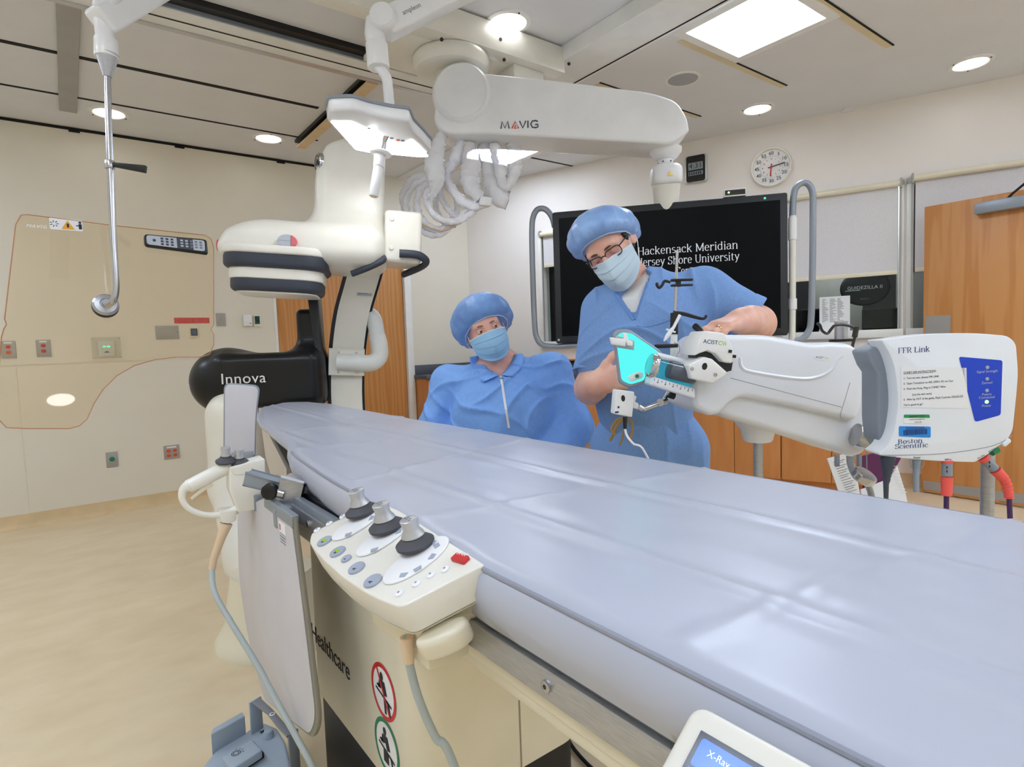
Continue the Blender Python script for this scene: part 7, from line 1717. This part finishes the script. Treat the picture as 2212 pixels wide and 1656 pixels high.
    band = [[surf((1371-(690-y)*.72-2 if y > 630 else 1326+(630-y)*.2), y)+CF*.002 for y in range(690, 626, -8)], [surf(1371+(690-y)*.335+3, y)+CF*.002 for y in range(690, 606, -8)]]
    pocket = [surf(x, y)-CF*.0012 for x, y in ((1374, 706), (1392, 707), (1412, 703), (1432, 697), (1448, 691))]
    CL = cloth(.0034, 26, 1.0)
    dp = lambda P: [Vector([float(q) for q in v]) for v in CL(np.array(P, np.float32))]
    band = [dp(P) for P in band]; pocket = dp(pocket)
    tp = soft('scrub_top', S, MATS['scrub'], t, .0048, CL)
    # sleeve hems
    for e, d, r in ((se, (re_-rs), .071), (le2, (le-ls), .079)):
        q = axisf(e+d.normalized()*.045, d); b = BM(); lathe(b, [(r*.9, -.05), (r*1.02, -.03), (r*1.06, -.0), (r*1.03, .004), (r*.9, .001), (r*.6, -.02)], q, 36, caps=False); obj('sleeve_hem', b, MATS['scrub'], tp)
    for P in band: b = BM(); tube(b, smoothpath(P, 3), .0075, 8, flat=.4, up=CR); obj('neck_band', b, MATS['scrub_seam'], tp)
    b = BM(); tube(b, smoothpath(pocket, 4), .0022, 6); obj('pocket_edge', b, MATS['scrub_seam'], tp)
    pk = [J(x, y, 1.865) for x, y in ((1372, 700), (1385, 712), (1420, 718), (1462, 704))]
    # undershirt
    c0 = np.array(nb+cw((0, .2, -1))*.06, np.float32)
    S2 = Soft(); S2.add(lambda P: np.maximum(S.ev(P, base)+.012, np.sqrt(((P-c0)**2).sum(1))-.135), c0, .14)
    S2.plane(J(1370, 622, 1.95), (hc-nb), .006); soft('undershirt', S2, MATS['tshirt'], t, .005, CL)
    # gold neck chain
    q = axisf(nb.lerp(hc, .22), Hm.translation-nb); b = BM(); tube(b, [q @ Vector((.066*math.cos(k*PI/16), .066*math.sin(k*PI/16), .006*math.sin(k*PI/8))) for k in range(32)], .0018, 6, closed=True); obj('neck_chain', b, MATS['gold'], t)
    # ring
    yv = cw((-.80, .24, -.42)).normalized(); zv = cw((-.1, -1, -.25)); zv = (zv-yv*zv.dot(yv)).normalized(); xv = yv.cross(zv)
    c = lw+xv*-.0095+yv*.106+zv*-.001; q = axisf(c, yv); b = BM(); lathe(b, [(.0098, -.002), (.0108, -.002), (.0108, .002), (.0098, .002)], q, 24, caps=False); obj('finger_ring', b, MATS['gold'], t)
    # trousers, drawstring, shoes
    S = Soft(); S.chain([wai.lerp(pel, .35), pel, pel-Vector((0, 0, .08))], [.135, .150, .150], .06)
    for hp, kn, an in hips: S.chain([hp, kn, an+Vector((0, 0, -.0))], [.118, .085, .07], .04)
    tr = soft('scrub_trousers', S, MATS['scrub'], t, .0065, cloth(.003, 24, 2.2))
    k0 = J(1352, 903, 1.86)
    for pts in ([(1352, 903), (1338, 912), (1328, 930), (1318, 952)], [(1354, 904), (1348, 925), (1345, 945), (1338, 962)], [(1356, 903), (1366, 915), (1364, 938), (1358, 955)], [(1352, 903), (1335, 906), (1322, 925), (1330, 940)]):
        b = BM(); tube(b, smoothpath([J(x, y, 1.86+.012*(i == 0)) for i, (x, y) in enumerate(pts)], 5), .0055, 8, flat=.35); obj('drawstring', b, MATS['tan_cord'], tr)
    for hp, kn, an in hips:
        S = Soft(); S.chain([Vector((an.x, an.y, .05))-fw*.03, Vector((an.x, an.y, .045))+fw*.16], [.048, .042], .03); S.cone(Vector((an.x, an.y, .05)), Vector((an.x, an.y, .11)), .05, .05, .03); S.plane((0, 0, .003), (0, 0, -1)); soft('shoe', S, MATS['shoe'], t, .007)
man()
def woman():
    t = thing('person', 'person in blue gown, cap and mask seated behind the table watching', 'person', (1.62, 2.2, 0))
    J = lambda x, y, d: dep(x, y, d)
    D0 = 2.42
    hc = J(1045, 711, D0); Hm = headframe(hc, (.22, .1, -.97), (-.352, -.92, -.175))
    nb = J(1080, 800, D0+.06); che = J(1088, 880, D0+.06); wai = J(1092, 985, D0+.08); pel = Vector((wai.x, wai.y, .60))
    rs, ls = J(972, 830, D0+.1), J(1190, 806, D0+.02)
    re_, le = J(938, 940, D0+.08), J(1238, 925, D0-.02)
    fw = Vector((-.62, -.78, 0)); rx = fw.cross(Vector((0, 0, 1)))
    rw, lw = pel+fw*.28+rx*.12+Vector((0, 0, .12)), pel+fw*.28-rx*.12+Vector((0, 0, .12))
    S = Soft(); headshape(S, Hm, False); S.cone(Hm @ Vector((0, -.02, -.07)), nb, .055, .062, .04)
    S.chain([nb, che, wai, pel], [.075, .14, .15, .16], .08)
    S.chain([nb, rs], [.06, .055], .05); S.chain([nb, ls], [.06, .055], .05)
    S.chain([rs, re_, rw], [.055, .045, .03], .03); S.chain([ls, le, lw], [.055, .045, .03], .03)
    legs = []
    for s in (-1, 1):
        hp = pel+rx*.1*s-Vector((0, 0, .03)); kn = hp+fw*.4+rx*.03*s-Vector((0, 0, .05)); an = Vector((kn.x, kn.y, .09))+fw*-.05
        S.chain([hp, kn, an, an+fw*.12-Vector((0, 0, .055))], [.1, .065, .045, .03], .03); legs.append((hp, kn, an))
    hand(S, rw, fw*.9+Vector((0, 0, -.2)), (0, 0, 1), -1); hand(S, lw, fw*.9+Vector((0, 0, -.2)), (0, 0, 1), 1)
    soft('body', S, MATS['skin_warm'], t, .0048)
    eyes(Hm, t, (-.42, .05), -4, skin='skin_warm', brow='brow_fair', bw=.85)
    mask(Hm, t, 'mask_blue', None, seed=4.0)
    cap(Hm, t, 'cap_blue_dark', (.132, .140, .110), 36, (-.006, -.014, .032), -.004, 4.1, rim=.80)
    S = Soft(); up = nb-Vector((0, 0, .06))
    S.chain([up, che, wai, pel], [.12, .17, .19, .21], .09)
    S.chain([up, rs], [.085, .076], .06); S.chain([up, ls], [.085, .078], .06)
    S.ell(yawf(J(1090, 905, D0-.03), -37), (0, 0, 0), (.2, .16, .15), .12)
    S.cone(rs, re_, .076, .078, .04); S.cone(re_, rw, .076, .05, .04); S.cone(ls, le, .078, .08, .04); S.cone(le, lw, .078, .05, .04)
    for hp, kn, an in legs: S.chain([hp, kn, an+Vector((0, 0, .12))], [.13, .105, .1], .05)
    a = J(1080, 812, D0-.14)
    S.cone(a, J(1076, 775, D0-.11), .006, .05, .012, True); S.cone(J(1078, 790, D0-.09), nb+Vector((0, 0, .07)), .045, .078, .012, True)
    gw = soft('gown', S, MATS['gown'], t, .0065, cloth(.0052, 25, 3.1))
    # collar wings, zip
    import mathutils
    dg = bpy.context.evaluated_depsgraph_get(); dg.update()
    tree = mathutils.bvhtree.BVHTree.FromObject(gw, dg); off = ORG[gw.name]; mw = T(off)
    def onbody(px, py, lift=.004):
        d = ray(px, py).normalized(); h = tree.ray_cast(CAM-off, d)
        return (h[0]+off-d*lift) if h[0] else J(px, py, D0-.02)
    zl = [onbody(1082+ (y-812)*.155, y, .003) for y in range(812, 925, 8)]
    b = BM(); tube(b, zl, .0048, 8, flat=.5, up=CR); obj('zip_tape', b, MATS['paper'], gw)
    b = BM(); sphere(b, onbody(1083, 816, .007), .0055); obj('zip_pull', b, MATS['steel'], gw)
    for inn, outr in (([(1077, 810), (1062, 801), (1047, 787), (1036, 768)], [(1044, 826), (1028, 808), (1018, 788), (1015, 770)]), ([(1085, 810), (1095, 797), (1105, 782), (1111, 766)], [(1106, 814), (1123, 798), (1132, 781), (1128, 764)])):
        rows = []
        for k in range(4):
            po = onbody(*outr[k], .006); d = (po-CAM).dot(CF)
            hit = tree.ray_cast(CAM-off, ray(*inn[k]).normalized())[0]
            pi = onbody(*inn[k], .012) if hit else J(*inn[k], d+.02)
            if abs((pi-CAM).dot(CF)-d) > .06: pi = J(*inn[k], d+.01)
            rows.append([pi, pi.lerp(po, .35)-CF*.014, pi.lerp(po, .7)-CF*.012, po])
        cols = [smoothpath([r[c] for r in rows], 5) for c in range(4)]
        b = BM(); V = [[b.verts.new(p) for p in c] for c in cols]
        for c in range(3):
            for i in range(len(cols[0])-1): b.faces.new((V[c][i], V[c][i+1], V[c+1][i+1], V[c+1][i]))
        o = obj('collar', b, MATS['gown'], gw, angle=80); md = o.modifiers.new('thick', 'SOLIDIFY'); md.thickness = .003
    q = axisf(nb.lerp(hc, .3), hc-nb); b = BM(); tube(b, [q @ Vector((.064*math.cos(k*PI/16), .064*math.sin(k*PI/16), -.01*math.sin(k*PI/8))) for k in range(32)], .0012, 6, closed=True); obj('neck_chain', b, MATS['gold'], t)
    b = BM(); sphere(b, Hm @ Vector((.082, .0, -.042)), .004); obj('earring', b, MATS['gold'], t)
    for hp, kn, an in legs:
        S = Soft(); S.chain([Vector((an.x, an.y, .05))-fw*.03, Vector((an.x, an.y, .045))+fw*.15], [.046, .04], .03); S.cone(Vector((an.x, an.y, .05)), Vector((an.x, an.y, .12)), .05, .05, .03); S.plane((0, 0, .003), (0, 0, -1)); soft('shoe', S, MATS['shoe'], t, .008)
    # stool she sits on
    s = thing('rolling_stool', 'round black rolling stool under the seated person behind the table', 'stool', (pel.x, pel.y, 0))
    zs = pel.z-.235
    b = BM(); lathe(b, [(.02, zs-.07), (.17, zs-.07), (.18, zs-.05), (.18, zs-.015), (.165, zs), (.02, zs)], T((pel.x, pel.y, 0)), 36); obj('seat', b, MATS['black'], s)
    b = BM(); cyl(b, (pel.x, pel.y, .08), (pel.x, pel.y, zs-.06), .025, 18); obj('column', b, MATS['steel'], s)
    for q in range(5):
        a = q*2*PI/5+.3; e = Vector((pel.x+.22*math.cos(a), pel.y+.22*math.sin(a), .06)); b = BM(); tube(b, [(pel.x, pel.y, .1), e], [.022, .014], 10); l = obj('leg', b, MATS['black'], s)
        b = BM(); cyl(b, e+Vector((-.01*math.sin(a), .01*math.cos(a), -.032)), e+Vector((.01*math.sin(a), -.01*math.cos(a), -.032)), .027, 16, bev=.003); obj('caster', b, MATS['charcoal'], l)
woman()
